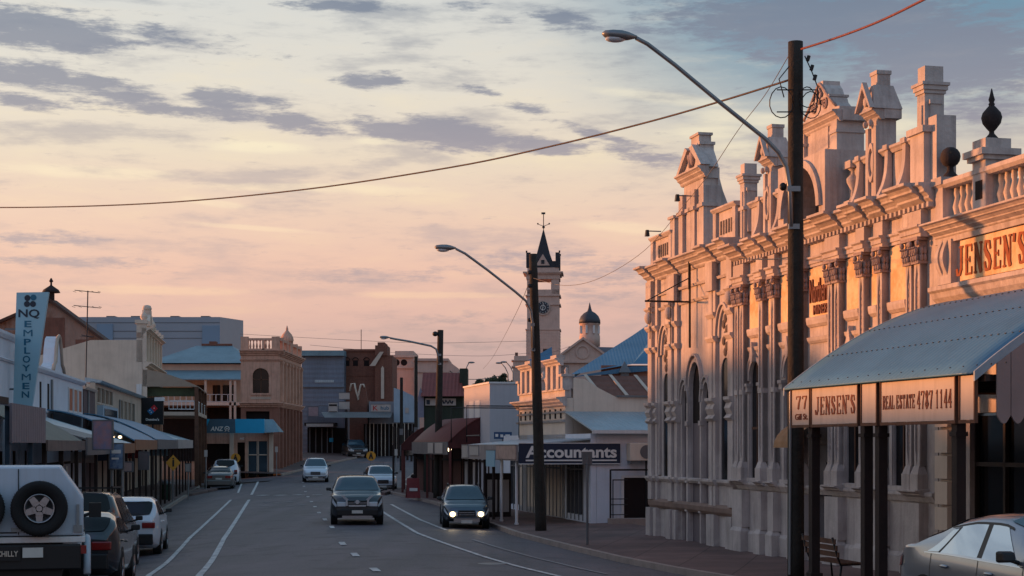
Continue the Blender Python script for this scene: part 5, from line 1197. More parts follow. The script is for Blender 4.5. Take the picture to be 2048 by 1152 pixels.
left_awning(32.6, 37.5, 3.85, 4.5, mat('ribbed_grey_iron', (112, 104, 108), .7, .1, var=.15, corr=(0, 3)), 'grey ribbed awning with a white edge board, second from the near left', mat('ribbed_fascia', (118, 110, 116), .7, var=.15, corr=(0, 3)), .8, postm=mat('blue_post', (42, 66, 84), .6))
left_awning(37.9, 45.5, 3.1, 4.5, beigec, 'faded beige canvas awning on the left footpath', mat('canvas_edge', (112, 98, 92), .8), .25, curve=1.5)
left_awning(46, 52.5, 3.2, 4.1, roof_g, 'grey iron awning behind the pink poster on the left footpath', mat('grey_fascia', (104, 98, 98), .7, var=.2, streak=.3), .5)
left_awning(53, 62, 3.05, 4.1, roof_w, 'silver awning with an orange-brown edge, behind the blue poster on two legs', mat('orange_fascia', (140, 92, 64), .7, var=.15), .35)
left_awning(62.4, 74, 3.2, 4.4, roof_b, 'pale blue-grey curved awning on the left, before the black pizza sign', mat('orange_fascia', (140, 92, 64)), .4, curve=1.6)
left_awning(74.5, 90, 3.25, 4.5, roof_b, 'long blue-grey curved awning in front of the row of small dark windows', mat('grey_fascia', (104, 98, 98)), .45, curve=1.6)
left_awning(90.4, 107, 3.3, 4.3, roof_w, 'last silver awning on the left before the side street', mat('pale_fascia', (160, 150, 146), .7), .5)
f_ = [(1, 0)]
def hoard(px, py0, py1, px1, Y, lab, m, legs=None, a=-8, name='poster_sign'):
    x0, x1 = (px - 1024) / FPX * Y, (px1 - 1024) / FPX * Y; z0, z1 = EYE + (HOR - py1) * Y / FPX, EYE + (HOR - py0) * Y / FPX
    cx = (x0 + x1) / 2; t = thing(name, lab, 'sign', cx, Y, 0, R(a)); w_ = (x1 - x0) / 2 / math.cos(R(a))
    f = MB(); f.box(-w_, w_, 0, .06, z0, z1); f.build('board', m, t)
    f = MB(); f.box(-w_ - .03, w_ + .03, -.01, .07, z1, z1 + .04); f.box(-w_ - .03, w_ + .03, -.01, .07, z0 - .04, z0); f.box(-w_ - .04, -w_, -.01, .07, z0, z1); f.box(w_, w_ + .04, -.01, .07, z0, z1); f.build('frame', greyp, t)
    g = gz(cx, Y)
    if legs == 2:
        for s in (-1, 1): f = MB(); f.cyl((s * w_ * .8, .08, g), (s * w_ * .8, .08, z0), .05, n=8); f.build('post', galv, t)
    if legs == 1: f = MB(); f.cyl((0, .08, g), (0, .08, z0 + .02), .04, n=8); f.build('post', galv, t)
    return t, w_, z0, z1
hoard(186, 842, 898, 224, 46.5, 'pink and blue faded poster hanging under the left awnings', mat('pink_blue_poster', (150, 112, 116), .6, var=.3, scale=1.5, c2=(96, 112, 140)))
t, w_, z0, z1 = hoard(219, 888, 937, 246, 53, 'blue and white poster board on two galvanised legs at the left kerb', mat('blue_white_poster', (120, 140, 164), .6, var=.3, scale=4, c2=(56, 82, 124)), 2)
f = MB(); f.box(-w_ * .7, w_ * .7, -.008, 0, z0 + .5, z0 + .62); f.box(-w_ * .7, w_ * .4, -.008, 0, z0 + .3, z0 + .36); f.build('printing', letterw, t)
hoard(248, 925, 942, 264, 56, 'small pale pink hanging sign beyond the blue poster', mat('pale_pink_sign', (170, 146, 140), .6))
hoard(278, 905, 938, 296, 62, 'grey square sign hanging from the orange edged awning', mat('dull_grey_sign', (104, 96, 96), .7, var=.2))
hoard(371, 928, 943, 380, 90, 'small white parking sign on a thin post at the far left kerb', signwh, 1)
t = thing('warning_sign', 'amber diamond warning sign seen edge-on at the left kerb', 'sign', *P(346, 84)[:2], gz(*P(346, 84)[:2]), R(35), absz=False)
f = MB(); 
q4 = [(0, -.42), (.42, 0), (0, .42), (-.42, 0)]; f.prism_xz([(x, z + 2.2) for x, z in q4], -.03, 0); f.build('sign_plate', yellow, t); f = MB(); f.cyl((0, .03, 0), (0, .03, 2.5), .035); f.build('post', galv, t)
f = MB(); f.box(-.05, .05, -.04, -.03, 2.0, 2.35); f.ball((0, -.035, 2.42), .05, .01, .05); f.build('symbol', blackp, t)
for px in (225, 240):
    t = thing('lamp', 'small lit lamp under the left awnings, %s of a pair' % ('left' if px == 225 else 'right'), 'lamp', *P(px, 51, 874), 0, absz=False); f = MB(); f.ball((0, 0, 0), .055, .055, .04); f.build('bulb', lampon, t); f = MB(); f.box(-.07, .07, -.05, .05, .035, .07); f.build('fitting', greyp, t)
# bollards / posts
for (px, Y, lab) in ((1, 44, 'short reflective post at the left kerb behind the white hatchback'),):
    X, Y = gp(320, 1048); t = thing('bollard', lab, 'bollard', X - .3, Y, gz(X, Y), 0, absz=False); f = MB(); f.cyl((0, 0, 0), (0, 0, 1.0), .05); f.build('post', darkwood, t); f = MB(); f.cyl((0, 0, .8), (0, 0, .9), .053); f.build('reflector', letterw, t)

# ================================================================ ACROSS THE SIDE STREET
V0 = thing('verandah_hotel', 'two storey building with blue-grey hipped roofs and an upper verandah with white rail', 'building', -29, 150, 0, 0)
def vz_(px, py, Y=150): return ((px - 1024) / FPX * Y + 29, EYE + (HOR - py) / FPX * Y)
f = MB(); xl, xr = vz_(300, 0)[0], vz_(494, 0)[0]; z = lambda py: vz_(0, py)[1]
f.box(xl, xr, 0.3, 14, 0, z(728)); f.build('wall', beige, V0)
f = MB(); a, b = vz_(368, 690)[0], vz_(442, 690)[0]; f.add([(xl - .4, -.2, z(726)), (xr + .3, -.2, z(726)), (xr + .3, 14, z(726)), (xl - .4, 14, z(726)), (a, 6, z(690) + .3), (b, 6, z(690) + .3)], [(0, 1, 5, 4), (1, 2, 5), (2, 3, 4, 5), (3, 0, 4), (0, 3, 2, 1)])
f.build('roof', roof_h, V0)
f = MB(); f.add([(xl - .4, -2.6, z(760)), (xr, -2.6, z(760)), (xr - .3, .28, z(740)), (xl, .28, z(740)), (xl - .4, -2.6, z(760) - .1), (xr, -2.6, z(760) - .1)], [(0, 1, 2, 3), (0, 4, 5, 1)]); f.build('verandah_roof', roof_h, V0)
f = MB(); f.box(a + .5, b, 5.9, 6.1, z(690) + .3, z(690) + .5); f.box(vz_(390, 0)[0], vz_(404, 0)[0], 7, 8, z(692), z(673)); f.build('chimney', brickm, V0)
f = MB(); f.box(xl, xr, -2.5, .3, z(812), z(806)); f.build('verandah_floor', cream, V0)
for px in (421, 470, 479):
    f = MB(); x = vz_(px, 0)[0]; f.box(x - .1, x + .1, -2.5, -2.3, 1, z(762)); f.build('post', pale_post, V0)
f = MB(); f.box(xl, xr - .8, -2.45, -2.4, z(791), z(790)); f.box(xl, xr - .8, -2.45, -2.4, z(805), z(804))
for i in range(16): x = xl + i * .55; f.box(x, x + .06, -2.45, -2.4, z(806), z(790))
f.build('railing', white_p, V0)
f = MB()
for px in (400, 432, 452, 462): x = vz_(px, 0)[0]; f.box(x - .35, x + .35, .25, .31, z(803), z(770))
f.build('window', glassd, V0); f = MB(); f.box(xl, xr, .1, .3, 1.4, z(815)); f.build('ground_floor_shade', darkvoid, V0)  # dark slab paints the shade under the verandah
# corner bank of tan stone
CK = thing('corner_bank', 'two storey tan stone corner bank with arched window, balustraded parapet and small dome finial', 'building', -18.6, 128, 0, 0)
W_ = 3.1; D_ = 13.2; zt = 10.55
f = MB(); f.wall(-W_, 0, 6.3, zt, [(-2.15, -.85, 7.15, 9.15, .6)], 0, .4); f.box(-.4, 0, .4, D_, 6.3, zt); f.box(-W_, -W_ + .3, .4, D_, 6.3, zt); f.box(-W_, 0, .5, D_, zt - .3, zt - .05); f.build('upper_wall', sandst, CK)
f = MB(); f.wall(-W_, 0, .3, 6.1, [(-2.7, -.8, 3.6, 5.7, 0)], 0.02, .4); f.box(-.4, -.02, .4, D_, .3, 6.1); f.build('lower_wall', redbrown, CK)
f = MB(); f.archband(-1.5, 8.55, .65, .6, .12, -.07, .02); f.box(-2.3, -.7, -.08, .02, 7.0, 7.12); w1 = f.build('window', sandst, CK); f = MB(); f.box(-2.15, -.85, .2, .24, 7.15, 9.15); f.build('pane', glassd, w1)
f = MB(); f.box(-1.53, -1.47, .16, .2, 7.15, 9.15); f.box(-2.15, -.85, .16, .2, 8.2, 8.26); f.build('frame', brownwood, w1)
f = MB(); f.box(-2.3, -.7, -.04, .01, 6.65, 6.85); f.build('vent_panel', beige, CK); f = MB(); f.box(-2.7, -.8, .3, .35, 3.6, 5.7); f.build('balcony_shade_panel', darkvoid, CK)  # flat dark panel paints the depth of the balcony opening
f = MB()
def ring_cornice(f, z, h, o):
    cornice(f, -W_ - .05, o, z, h, o, 3)
    k = 4
    for i in range(k): oo = o * (i + 1) / k; f.box(-.1, oo, -oo * .98, D_, z - h + h * i / k + .004, z - h + h * (i + 1) / k)
ring_cornice(f, 10.6, .45, .4); ring_cornice(f, 6.4, .4, .35); ring_cornice(f, 9.85, .15, .12); f.build('cornice', sandst, CK)
f = MB(); zp = 11.55
f.box(-W_, 0, -.02, .3, zp - .18, zp); f.box(-.3, 0.02, .3, D_, zp - .18, zp); f.box(-W_, 0, 0, .25, 10.6, 10.72)
for x in (-W_, -.62): f.box(x, x + .6, -.06, .36, 10.6, zp + .12)
for x in (-2.3, ): f.box(x + .9, x + 1.1, 0, .3, 10.6, zp - .1)
for y in (1.5, 4.2, 7, 10, D_ - .5): f.box(-.35, .06, y, y + .55, 10.6, zp + .15)
f.build('parapet', sandst, CK)
f = MB()
for i in range(4): f.lathe(-2.35 + i * .26, .12, [(.05, 10.7), (.09, 10.9), (.04, 11.2), (.07, 11.4)], 8)
for i in range(2): f.lathe(-1.1 + i * .26, .12, [(.05, 10.7), (.09, 10.9), (.04, 11.2), (.07, 11.4)], 8)
f.build('balustrade', sandst, CK)
f = MB(); f.box(-.6, .12, 5.6, 6.4, 10.6, 11.6); f.lathe(-.24, 6, [(.5, 11.6), (.56, 11.75), (.52, 12.0), (.4, 12.25), (.22, 12.45), (.1, 12.6), (.11, 12.7), (.02, 13.0)], 16); f.build('dome', sandst, CK)
for i in range(7):
    y = .5 + i * 1.95
    f = MB(); f.box(-.02, .22, y, y + .42, 6.5, 9.75); f.box(-.02, .26, y - .05, y + .47, 9.5, 9.7); f.build('pilaster', sandst, CK)
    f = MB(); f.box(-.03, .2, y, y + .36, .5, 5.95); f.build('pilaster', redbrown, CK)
    if i < 6:
        f = MB(); f.box(-.02, .03, y + .75, y + 1.65, 7.1, 9.1); f.build('window', glassd, CK); f = MB(); f.box(-.04, .02, y + .75, y + 1.65, 2.2, 5.2); f.build('window', glassd, CK)
# modern bank entrance with teal fascia
an_ = thing('bank_branch', 'single storey bank entrance with cream columns under the teal and blue-grey sign', 'building', -24.2, 124, 0, 0)
f = MB(); f.wall(-.2, 5.6, .3, 4.0, [(.5, 2.3, 1.0, 3.1, 0), (2.9, 3.5, .4, 3.2, 0), (3.7, 5.3, .5, 3.3, 0)], 0, .3); f.build('wall', sandst, an_)
f = MB(); f.box(-.2, 5.6, .6, .65, .3, 4); f.build('interior', darkvoid, an_)  # dark backing sheet stands for the unlit entrance
for x in (3.7, 4.5):
    f = MB(); f.box(x, x + .06, .1, .16, .5, 3.3); f.box(x + .7, x + .76, .1, .16, .5, 3.3); f.box(x, x + .76, .1, .16, 2.2, 2.28); w1 = f.build('window', cream, an_); f = MB(); f.box(x + .06, x + .7, .18, .2, .5, 3.3); f.build('pane', glassb, w1)
for x in (2.35, 5.4): f = MB(); f.box(x, x + .3, -.2, 0, .3, 4.0); f.build('column', cream, an_)
f = MB(); f.add([(4.6, -1.0, 4.0), (6.3, -1.0, 4.0), (6.3, 1.5, 4.0), (4.8, .2, 5.0), (5.6, .6, 5.0)], [(0, 1, 4, 3), (1, 2, 4)]); f.build('roof', roof_h, an_)
t = thing('bank_sign', 'teal and blue-grey bank fascia sign lettered ANZ with a white figure mark', 'sign', -24.1, 122.5, 0, 0)
def aq(px, py, Y=122.5): return ((px - 1024) / FPX * Y + 24.1, EYE + (HOR - py) / FPX * Y)
x0, zb = aq(395, 866); x1, zt_ = aq(528, 838); f = MB(); f.box(x0, x1, 0, .3, zb, zt_); f.build('board', teal, t)
a, b = aq(420, 838)[0], aq(470, 838)[0]; f = MB(); f.prism_xz([(aq(408, 0)[0], zb), (aq(471, 0)[0], zb), (b, zt_), (a, zt_)], -.02, 0); f.build('dark_band', tealgrey, t)
text('lettering', 'ANZ', *[aq(421, 0)[0], aq(447, 0)[0]], aq(0, 862)[1], aq(0, 853)[1], -.02, letterw, t, bold=.02, shear=.2)
f = MB(); cx, cz = aq(454, 858)
for s in (-1, 1): f.tube([(cx + s * .02, -.04, cz + .2), (cx + s * .15, -.04, cz + .12), (cx + s * .17, -.04, cz - .02), (cx + s * .07, -.04, cz - .1), (cx + s * .16, -.04, cz - .2)], .035, 6)
f.ball((cx, -.04, cz + .02), .06, .02, .06); f.build('figure_mark', letterw, t)
x0, zb = aq(530, 866); x1, zt_ = aq(556, 842)
f = MB(); f.add([(aq(517, 0)[0], 0, aq(0, 866)[1]), (aq(557, 0)[0], 0, aq(0, 864)[1]), (aq(546, 0)[0], 1.2, aq(0, 843)[1]), (aq(517, 0)[0], .8, aq(0, 838)[1])], [(0, 1, 2, 3)]); f.build('hip_roof', roof_h, t)
text('lettering', 'ANZ', aq(478, 0)[0], aq(487, 0)[0], aq(0, 879)[1], aq(0, 875)[1], 0.3, letterw, t, bold=.015) 

# ================================================================ FAR BLOCK
def fq(px, py, Y, X0): return ((px - 1024) / FPX * Y - X0, EYE + (HOR - py) / FPX * Y)
def block(name, lab, px0, px1, py, Y, depth, m, cat='building', base=0.4):
    X0 = (px0 - 1024) / FPX * Y; t = thing(name, lab, cat, X0, Y, 0, 0)
    x1, z = fq(px1, py, Y, X0); f = MB(); f.box(0, x1, 0, depth, base, z); f.build('wall', m, t); return t, X0, x1, z
t, X0, x1, z = block('iron_clad_building', 'tall blank blue-grey iron clad building side with a flat pale roof edge', 603, 688, 712, 168, 10, mat('blue_grey_cladding', (112, 122, 136), .6, .2, var=.15, scale=.4, corr=(2, 2), streak=.35))
f = MB(); f.box(-.4, x1 + .05, -.6, 10, z, z + .55); f.build('roof', roof_h, t)
f = MB(); f.box(1.4, 3.4, -.05, 0, fq(0, 765, 168, 0)[1], fq(0, 760, 168, 0)[1]); f.build('vent_strip', roof_w, t); f = MB(); f.box(0, x1, -.2, 0, fq(0, 775, 168, 0)[1], fq(0, 774, 168, 0)[1]); f.build('rail', greyp, t)
t, X0, x1, z = block('brick_building', 'red brick building with a row of arched openings and a stepped tower end', 688.5, 762, 703, 170, 9, brickm)
f = MB()
for px in (694, 711, 733): a, zz = fq(px - 5, 732, 170, X0); b, z2 = fq(px + 5, 716, 170, X0); f.archband((a + b) / 2, z2 - .25, (b - a) / 2, .25, .08, -.06, .01); f.box(a, b, -.02, .0, zz, z2 - .25)
f.build('window', darkvoid, t)
f = MB(); f.box(-.1, x1, -.15, 9, z, z + .25); f.box(0, x1, -.06, 0, fq(0, 752, 170, 0)[1], fq(0, 750, 170, 0)[1]); f.build('cornice', brickm, t)
f = MB(); a = fq(752, 0, 170, X0)[0]; b = fq(786, 0, 170, X0)[0]; zz = lambda py: fq(0, py, 170, 0)[1]
f.box(a, b, -1.0, 6, .4, zz(712)); f.box(a, fq(776, 0, 170, X0)[0], -1.2, 3, zz(712), zz(692)); f.box(fq(757, 0, 170, X0)[0], fq(771, 0, 170, X0)[0], -1.2, 3, zz(692), zz(686)); f.build('stair_tower', brickm, t)
f = MB(); a, b = fq(764, 0, 170, X0)[0], fq(770, 0, 170, X0)[0]; f.box(a, b, -1.3, -1.2, zz(798), zz(738)); f.prism_xz([(a, zz(738)), (b, zz(738)), ((a + b) / 2, zz(733))], -1.3, -1.2); f.build('white_strip', pale_post, t)
f = MB(); a = fq(758, 0, 170, X0)[0]; f.add([(a - .9, -1.3, zz(733)), (a - .3, -1.3, zz(733)), (a + .6, -1.3, zz(705)), (a + .2, -1.3, zz(705))], [(0, 1, 2, 3)]); f.build('sloping_coping', pale_post, t)
f = MB(); a = fq(717, 0, 170, X0)[0]; f.cyl((a, 3, z), (a, 3, zz(655)), .04, n=6); f.build('mast', slate, t)
f = MB(); f.box(fq(711, 0, 170, X0)[0], fq(730, 0, 170, X0)[0], 2, 3, z, zz(697)); f.build('roof_plant', slate, t)
t, X0, x1, z = block('cream_theatre', 'long plain cream upper storey behind the brick building', 774, 828, 715, 195, 10, pinkst)
f = MB(); f.box(-.1, x1 + .1, -.3, 10, z, z + .3); a = fq(790, 0, 195, X0)[0]; b = fq(827, 0, 195, X0)[0]; f.box(a, b, 0, 10, z + .3, z + .8); f.box(0, x1, -.15, 0, fq(0, 737, 195, 0)[1], fq(0, 734, 195, 0)[1]); f.build('cornice', pinkst, t)
f = MB()
for px in (793, 808): a, z1 = fq(px, 725, 195, X0); f.cyl((a, -.02, z1), (a, .05, z1), .4, n=14)
f.build('round_vent', darkvoid, t)
t, X0, x1, z = block('cream_hall', 'cream rendered building with sloping parapet behind the red roofed pub', 828, 897, 722, 190, 10, pinkst)
f = MB(); f.box(-.1, x1, -.3, 10, z, z + .3); f.prism_xz([(x1, z), (x1 + 1.2, z - .9), (x1 + 1.2, 1), (x1, 1)], 0, 8); f.box(0, x1, -.15, 0, fq(0, 745, 190, 0)[1], fq(0, 741, 190, 0)[1]); f.build('cornice', pinkst, t)
t, X0, x1, z = block('glass_block', 'large distant blue-grey box shaped building on the left skyline', 60, 440, 634, 260, 20, mat('haze_tinted_cladding', (146, 156, 166), .6, .1, var=.08, scale=.15, bump=0))  # distance haze is mixed into the cladding colour
f = MB(); x2 = fq(470, 0, 260, X0)[0]; f.add([(x1, 0, 1), (x2, 8, 1), (x2, 8, fq(0, 641, 268, 0)[1]), (x1, 0, z), (x1, 20, 1), (x1, 20, z)], [(0, 1, 2, 3), (1, 4, 5, 2), (3, 2, 5)]); f.build('side_wall', mat('haze_tinted_cladding_pale', (168, 164, 168), .6, .1, var=.08, scale=.15, bump=0), t)  # paler copy of the haze-tinted cladding on the side wall
f = MB(); f.box(fq(405, 0, 260, X0)[0], x1, -.2, 0, 1, fq(0, 651, 260, 0)[1]); f.box(fq(194, 0, 260, X0)[0], fq(226, 0, 260, X0)[0], -.2, 0, 18, fq(0, 648, 260, 0)[1]); f.build('glazed_panel', mat('haze_tinted_glazing', (112, 142, 166), .3, .1, var=.08, scale=.2, bump=0), t)  # glazing colour carries the same painted haze
f = MB()
for px in (200, 250, 330, 392): x_ = fq(px, 0, 260, X0)[0]; f.box(x_, x_ + 1.4, 4, 6, z, z + .5)
f.build('roof_plant', greyp, t)
f = MB()
for py in (645, 662, 676): f.box(0, x1, -.06, 0, fq(0, py, 260, 0)[1] - .05, fq(0, py, 260, 0)[1])
f.build('panel_joint', slate, t)
# low shops of the far block
t, X0, x1, z = block('corner_store', 'far low grey shop with white hanging signs and a dark shopfront', 615, 690, 812, 158, 6, mat('lilac_render', (122, 116, 122), .8, var=.12, streak=.3)); zz = lambda py: fq(0, py, 158, 0)[1]; xx = lambda px: fq(px, 0, 158, X0)[0]
f = MB(); f.box(0, x1 * .8, -2.5, 0, zz(852), zz(846)); f.build('awning', darkwood, t); f = MB(); f.box(.2, xx(672), -2.55, -2.5, zz(854), zz(848)); f.build('awning_edge', signwh, t)
f = MB(); f.box(0, x1, -.1, .0, .6, zz(856)); f.build('shopfront', darkvoid, t)  # flat dark slab painted for the shade below the awning
for px in (620, 632, 644, 655, 665): f = MB(); f.box(xx(px) - .05, xx(px) + .05, -.2, -.1, .6, zz(856)); f.build('mullion', greyp, t)
f = MB(); f.box(xx(659), xx(667), -.25, -.2, zz(884), zz(876)); f.build('window_poster', teal, t)
def fsign(px0, px1, py0, py1, Y, lab, m, name='shop_sign', txt=None, tm=letterk):
    X0 = (px0 - 1024) / FPX * Y; t = thing(name, lab, 'sign', X0, Y, 0, 0); x1, z1 = fq(px1, py0, Y, X0); _, z0 = fq(px1, py1, Y, X0)
    f = MB(); f.box(0, x1, 0, .12, z0, z1); f.build('board', m, t); f = MB(); f.box(-.03, x1 + .03, -.01, .1, z1, z1 + .05); f.box(-.03, x1 + .03, -.01, .1, z0 - .05, z0); f.build('frame', greyp, t)
    if txt: text('lettering', txt, x1 * .1, x1 * .9, z0 + (z1 - z0) * .25, z1 - (z1 - z0) * .25, 0, tm, t, bold=.012)
    return t, x1, z0, z1
t, x1, z0, z1 = fsign(657, 675, 806, 830, 154, 'white square sign with dark band and black corner', signwh); f = MB(); f.box(.05, x1 - .05, -.02, 0, z0 + .2, z0 + .35); f.box(.05, x1 - .05, -.02, 0, z1 - .3, z1 - .12); f.build('band', blackp, t)
fsign(678, 699, 786, 798, 155, 'upper of two plain white box signs on the far shops', signwh); fsign(678, 699, 804, 818, 155, 'lower of two plain white box signs on the far shops', signwh)
fsign(617, 636, 814, 832, 156, 'pale faded sign with a red mark on the far lilac shop', mat('pale_red_sign', (158, 132, 134), .7, var=.2, scale=3)); fsign(638, 655, 812, 834, 156, 'grey-blue faded sign on the far lilac shop', mat('pale_grey_sign', (118, 122, 132), .7, var=.2, scale=3))
t, X0, x1, z = block('brick_gable_shop', 'small brick shop with a white zigzag stepped gable', 699, 735, 800, 156, 5, brickm); zz = lambda py: fq(0, py, 156, 0)[1]; xx = lambda px: fq(px, 0, 156, X0)[0]
f = MB(); f.prism_xz([(xx(699), z), (xx(735), z), (xx(731), zz(776)), (xx(726), zz(768)), (xx(720), zz(782)), (xx(716), zz(790)), (xx(710), zz(776)), (xx(706), zz(766)), (xx(702), zz(778))], 0, .4); f.build('gable', brickm, t)
f = MB(); f.tube([(xx(px), -.05, zz(py)) for px, py in ((700, 782), (703, 768), (709, 767), (711, 778), (717, 800), (718, 785), (722, 769), (727, 769), (729, 775))], .1, 6); f.build('zigzag_coping', pale_post, t)
t, X0, x1, z = block('variety_store', 'far low white and pale blue shop with K hub sign', 738, 832, 803, 154, 6, mat('pale_shop_render', (130, 132, 138), .8, var=.12, streak=.2)); zz = lambda py: fq(0, py, 154, 0)[1]; xx = lambda px: fq(px, 0, 154, X0)[0]
f = MB(); f.prism_xz([(xx(788), z), (xx(829), z), (xx(827), zz(792)), (xx(805), zz(781)), (xx(788), zz(776))], -.3, .2); f.box(xx(788), xx(829), -.3, 0, zz(845), z); f.build('raised_front', blue_w, t)
f = MB(); f.add([(-4.0, -2.4, zz(836)), (x1 * .5, -2.4, zz(836)), (x1 * .5, 0, zz(824)), (-4.6, 0, zz(824))], [(0, 1, 2, 3)]); f.build('awning', roof_g, t)
f = MB(); f.box(-.5, x1, -.1, 0, .4, zz(848)); f.build('shopfront', darkvoid, t)  # flat dark slab painted for the unlit shopfront
for i in range(13): f = MB(); x = -.3 + i * .37; f.box(x, x + .07, -.3, -.2, .4, zz(846)); f.build('mullion', pale_post if i % 3 else greyp, t)
f = MB(); f.box(xx(811), xx(818), -.34, -.3, zz(826), zz(816)); f.build('small_notice', signwh, t)
t, x1, z0, z1 = fsign(742, 781, 809, 823, 150, 'white K hub sign with red letter and teal word above the far awning', signwh)
text('lettering', 'K', x1 * .1, x1 * .36, z0 + .1, z1 - .1, 0, mat('sign_red', (176, 34, 40), .5, bump=0), t, bold=.012); text('lettering', 'hub', x1 * .5, x1 * .92, z0 + .16, z1 - .14, 0, letterb, t, bold=.015)
for i, px in enumerate((788, 796, 806, 815, 823)):
    X, Y, _ = P(px, 150 - i * 2); t = thing('awning_post', 'dark awning post number %d from the left before the far variety store' % (i + 1) if False else 'dark post before the far pale store', 'post', X, Y, gz(X, Y), 0, group='dark posts before the far pale store', absz=False); f = MB(); f.box(-.1, .1, -.1, .1, 0, 2.9 - i * .05); f.build('shaft', darkwood, t)

# ================================================================ RIGHT SIDE, BEYOND THE OFFICE
wc = thing('cube_building', 'plain pale grey cube-like building with one panelled end, beyond the office awning', 'building', FR(72.5), 72.5, 0, AR)
f = MB(); s = FPX / 72.5; zt = 3 + (890 - 767) / s; f.box(-6, 0, 0, 8, 0, zt); f.build('wall', mat('plain_grey_render', (174, 172, 176), .85, var=.06, scale=.5, bump=.15, streak=.12), wc)
f = MB(); f.box(-6.05, .05, -.05, 8.05, zt, zt + .08); f.build('coping', white_p, wc)
f = MB(); 
for t in (-4.6, -3.2): f.box(t, t + 1.1, -.03, 0, zt - 2.3, zt - .7)
f.build('wall_panel', white_p, wc); shopfront(wc, -6, 0, 2.8, 3)
t = thing('street_name_sign', 'small blue street name sign over the office awning roof', 'sign', *P(990, 71)[:2], 0, 0); z0, z1 = 3 + 12 / 45, 3 + 26 / 45; f = MB(); f.box(-.05, .75, 0, .05, z0, z1); f.build('board', bluesign, t)
f = MB(); f.box(0.02, .14, -.01, 0, z0 + .1, z0 + .22); f.box(.24, .36, -.01, 0, z0 + .08, z0 + .2); f.box(.46, .66, -.01, 0, z0 + .1, z0 + .2); f.build('lettering', letterw, t); f = MB(); f.box(.3, .36, .05, .1, 2.9, z0); f.build('post', greyp, t)
# red-roofed pub
pub = thing('red_roofed_pub', 'dark green boarded building with steep red iron roof and white lettered board', 'building', (848 - 1024) / FPX * 88, 88, 0, 0)
def gq(px, py, Y=88): return ((px - 848) / FPX * Y, EYE + (HOR - py) / FPX * Y)
xr_, z0 = gq(926, 793); xl_ = gq(848, 0)[0]
f = MB(); f.box(xl_, xr_, 0, 7, .2, z0); f.build('wall', green_w, pub)
f = MB(); za = gq(0, 793)[1]; zb = gq(0, 742)[1]; f.add([(-.15, -.5, za), (gq(926, 0)[0] + .1, -.5, za), (gq(918, 0)[0], 2.2, zb), (gq(845, 0)[0] - .1, 2.2, zb), (-.15, 5, za), (gq(926, 0)[0] + .1, 5, za)], [(0, 1, 2, 3), (3, 2, 5, 4), (0, 3, 4), (1, 5, 2)]); f.build('roof', roof_r, pub)
f = MB(); f.box(gq(851, 0)[0], gq(912, 0)[0], -.12, -.05, gq(0, 811)[1], gq(0, 797)[1]); sb_ = f.build('name_board', signwh, pub)
f = MB(); pts = [(gq(872 + i * 2, 0)[0], -.14, gq(0, 804 + 4 * math.sin(i * 1.7))[1]) for i in range(18)]; f.tube(pts, .035, 5); f.box(gq(853, 0)[0], gq(860, 0)[0], -.135, -.12, gq(0, 809)[1], gq(0, 800)[1]); f.build('script_lettering', letterk, sb_)
f = MB(); f.box(gq(918, 0)[0], gq(934, 0)[0], 1, 3, za, gq(0, 735)[1]); f.build('chimney', green_w, pub)
f = MB(); f.box(gq(836, 0)[0], gq(848, 0)[0], -.1, .1, gq(0, 835)[1], gq(0, 795)[1]); f.prism_xz([(gq(836, 0)[0], gq(0, 795)[1]), (gq(848, 0)[0], gq(0, 795)[1]), (gq(841, 0)[0], gq(0, 775)[1])], -.1, .1); f.build('side_sign', mat('lilac_panel', (126, 126, 142), .7), pub)
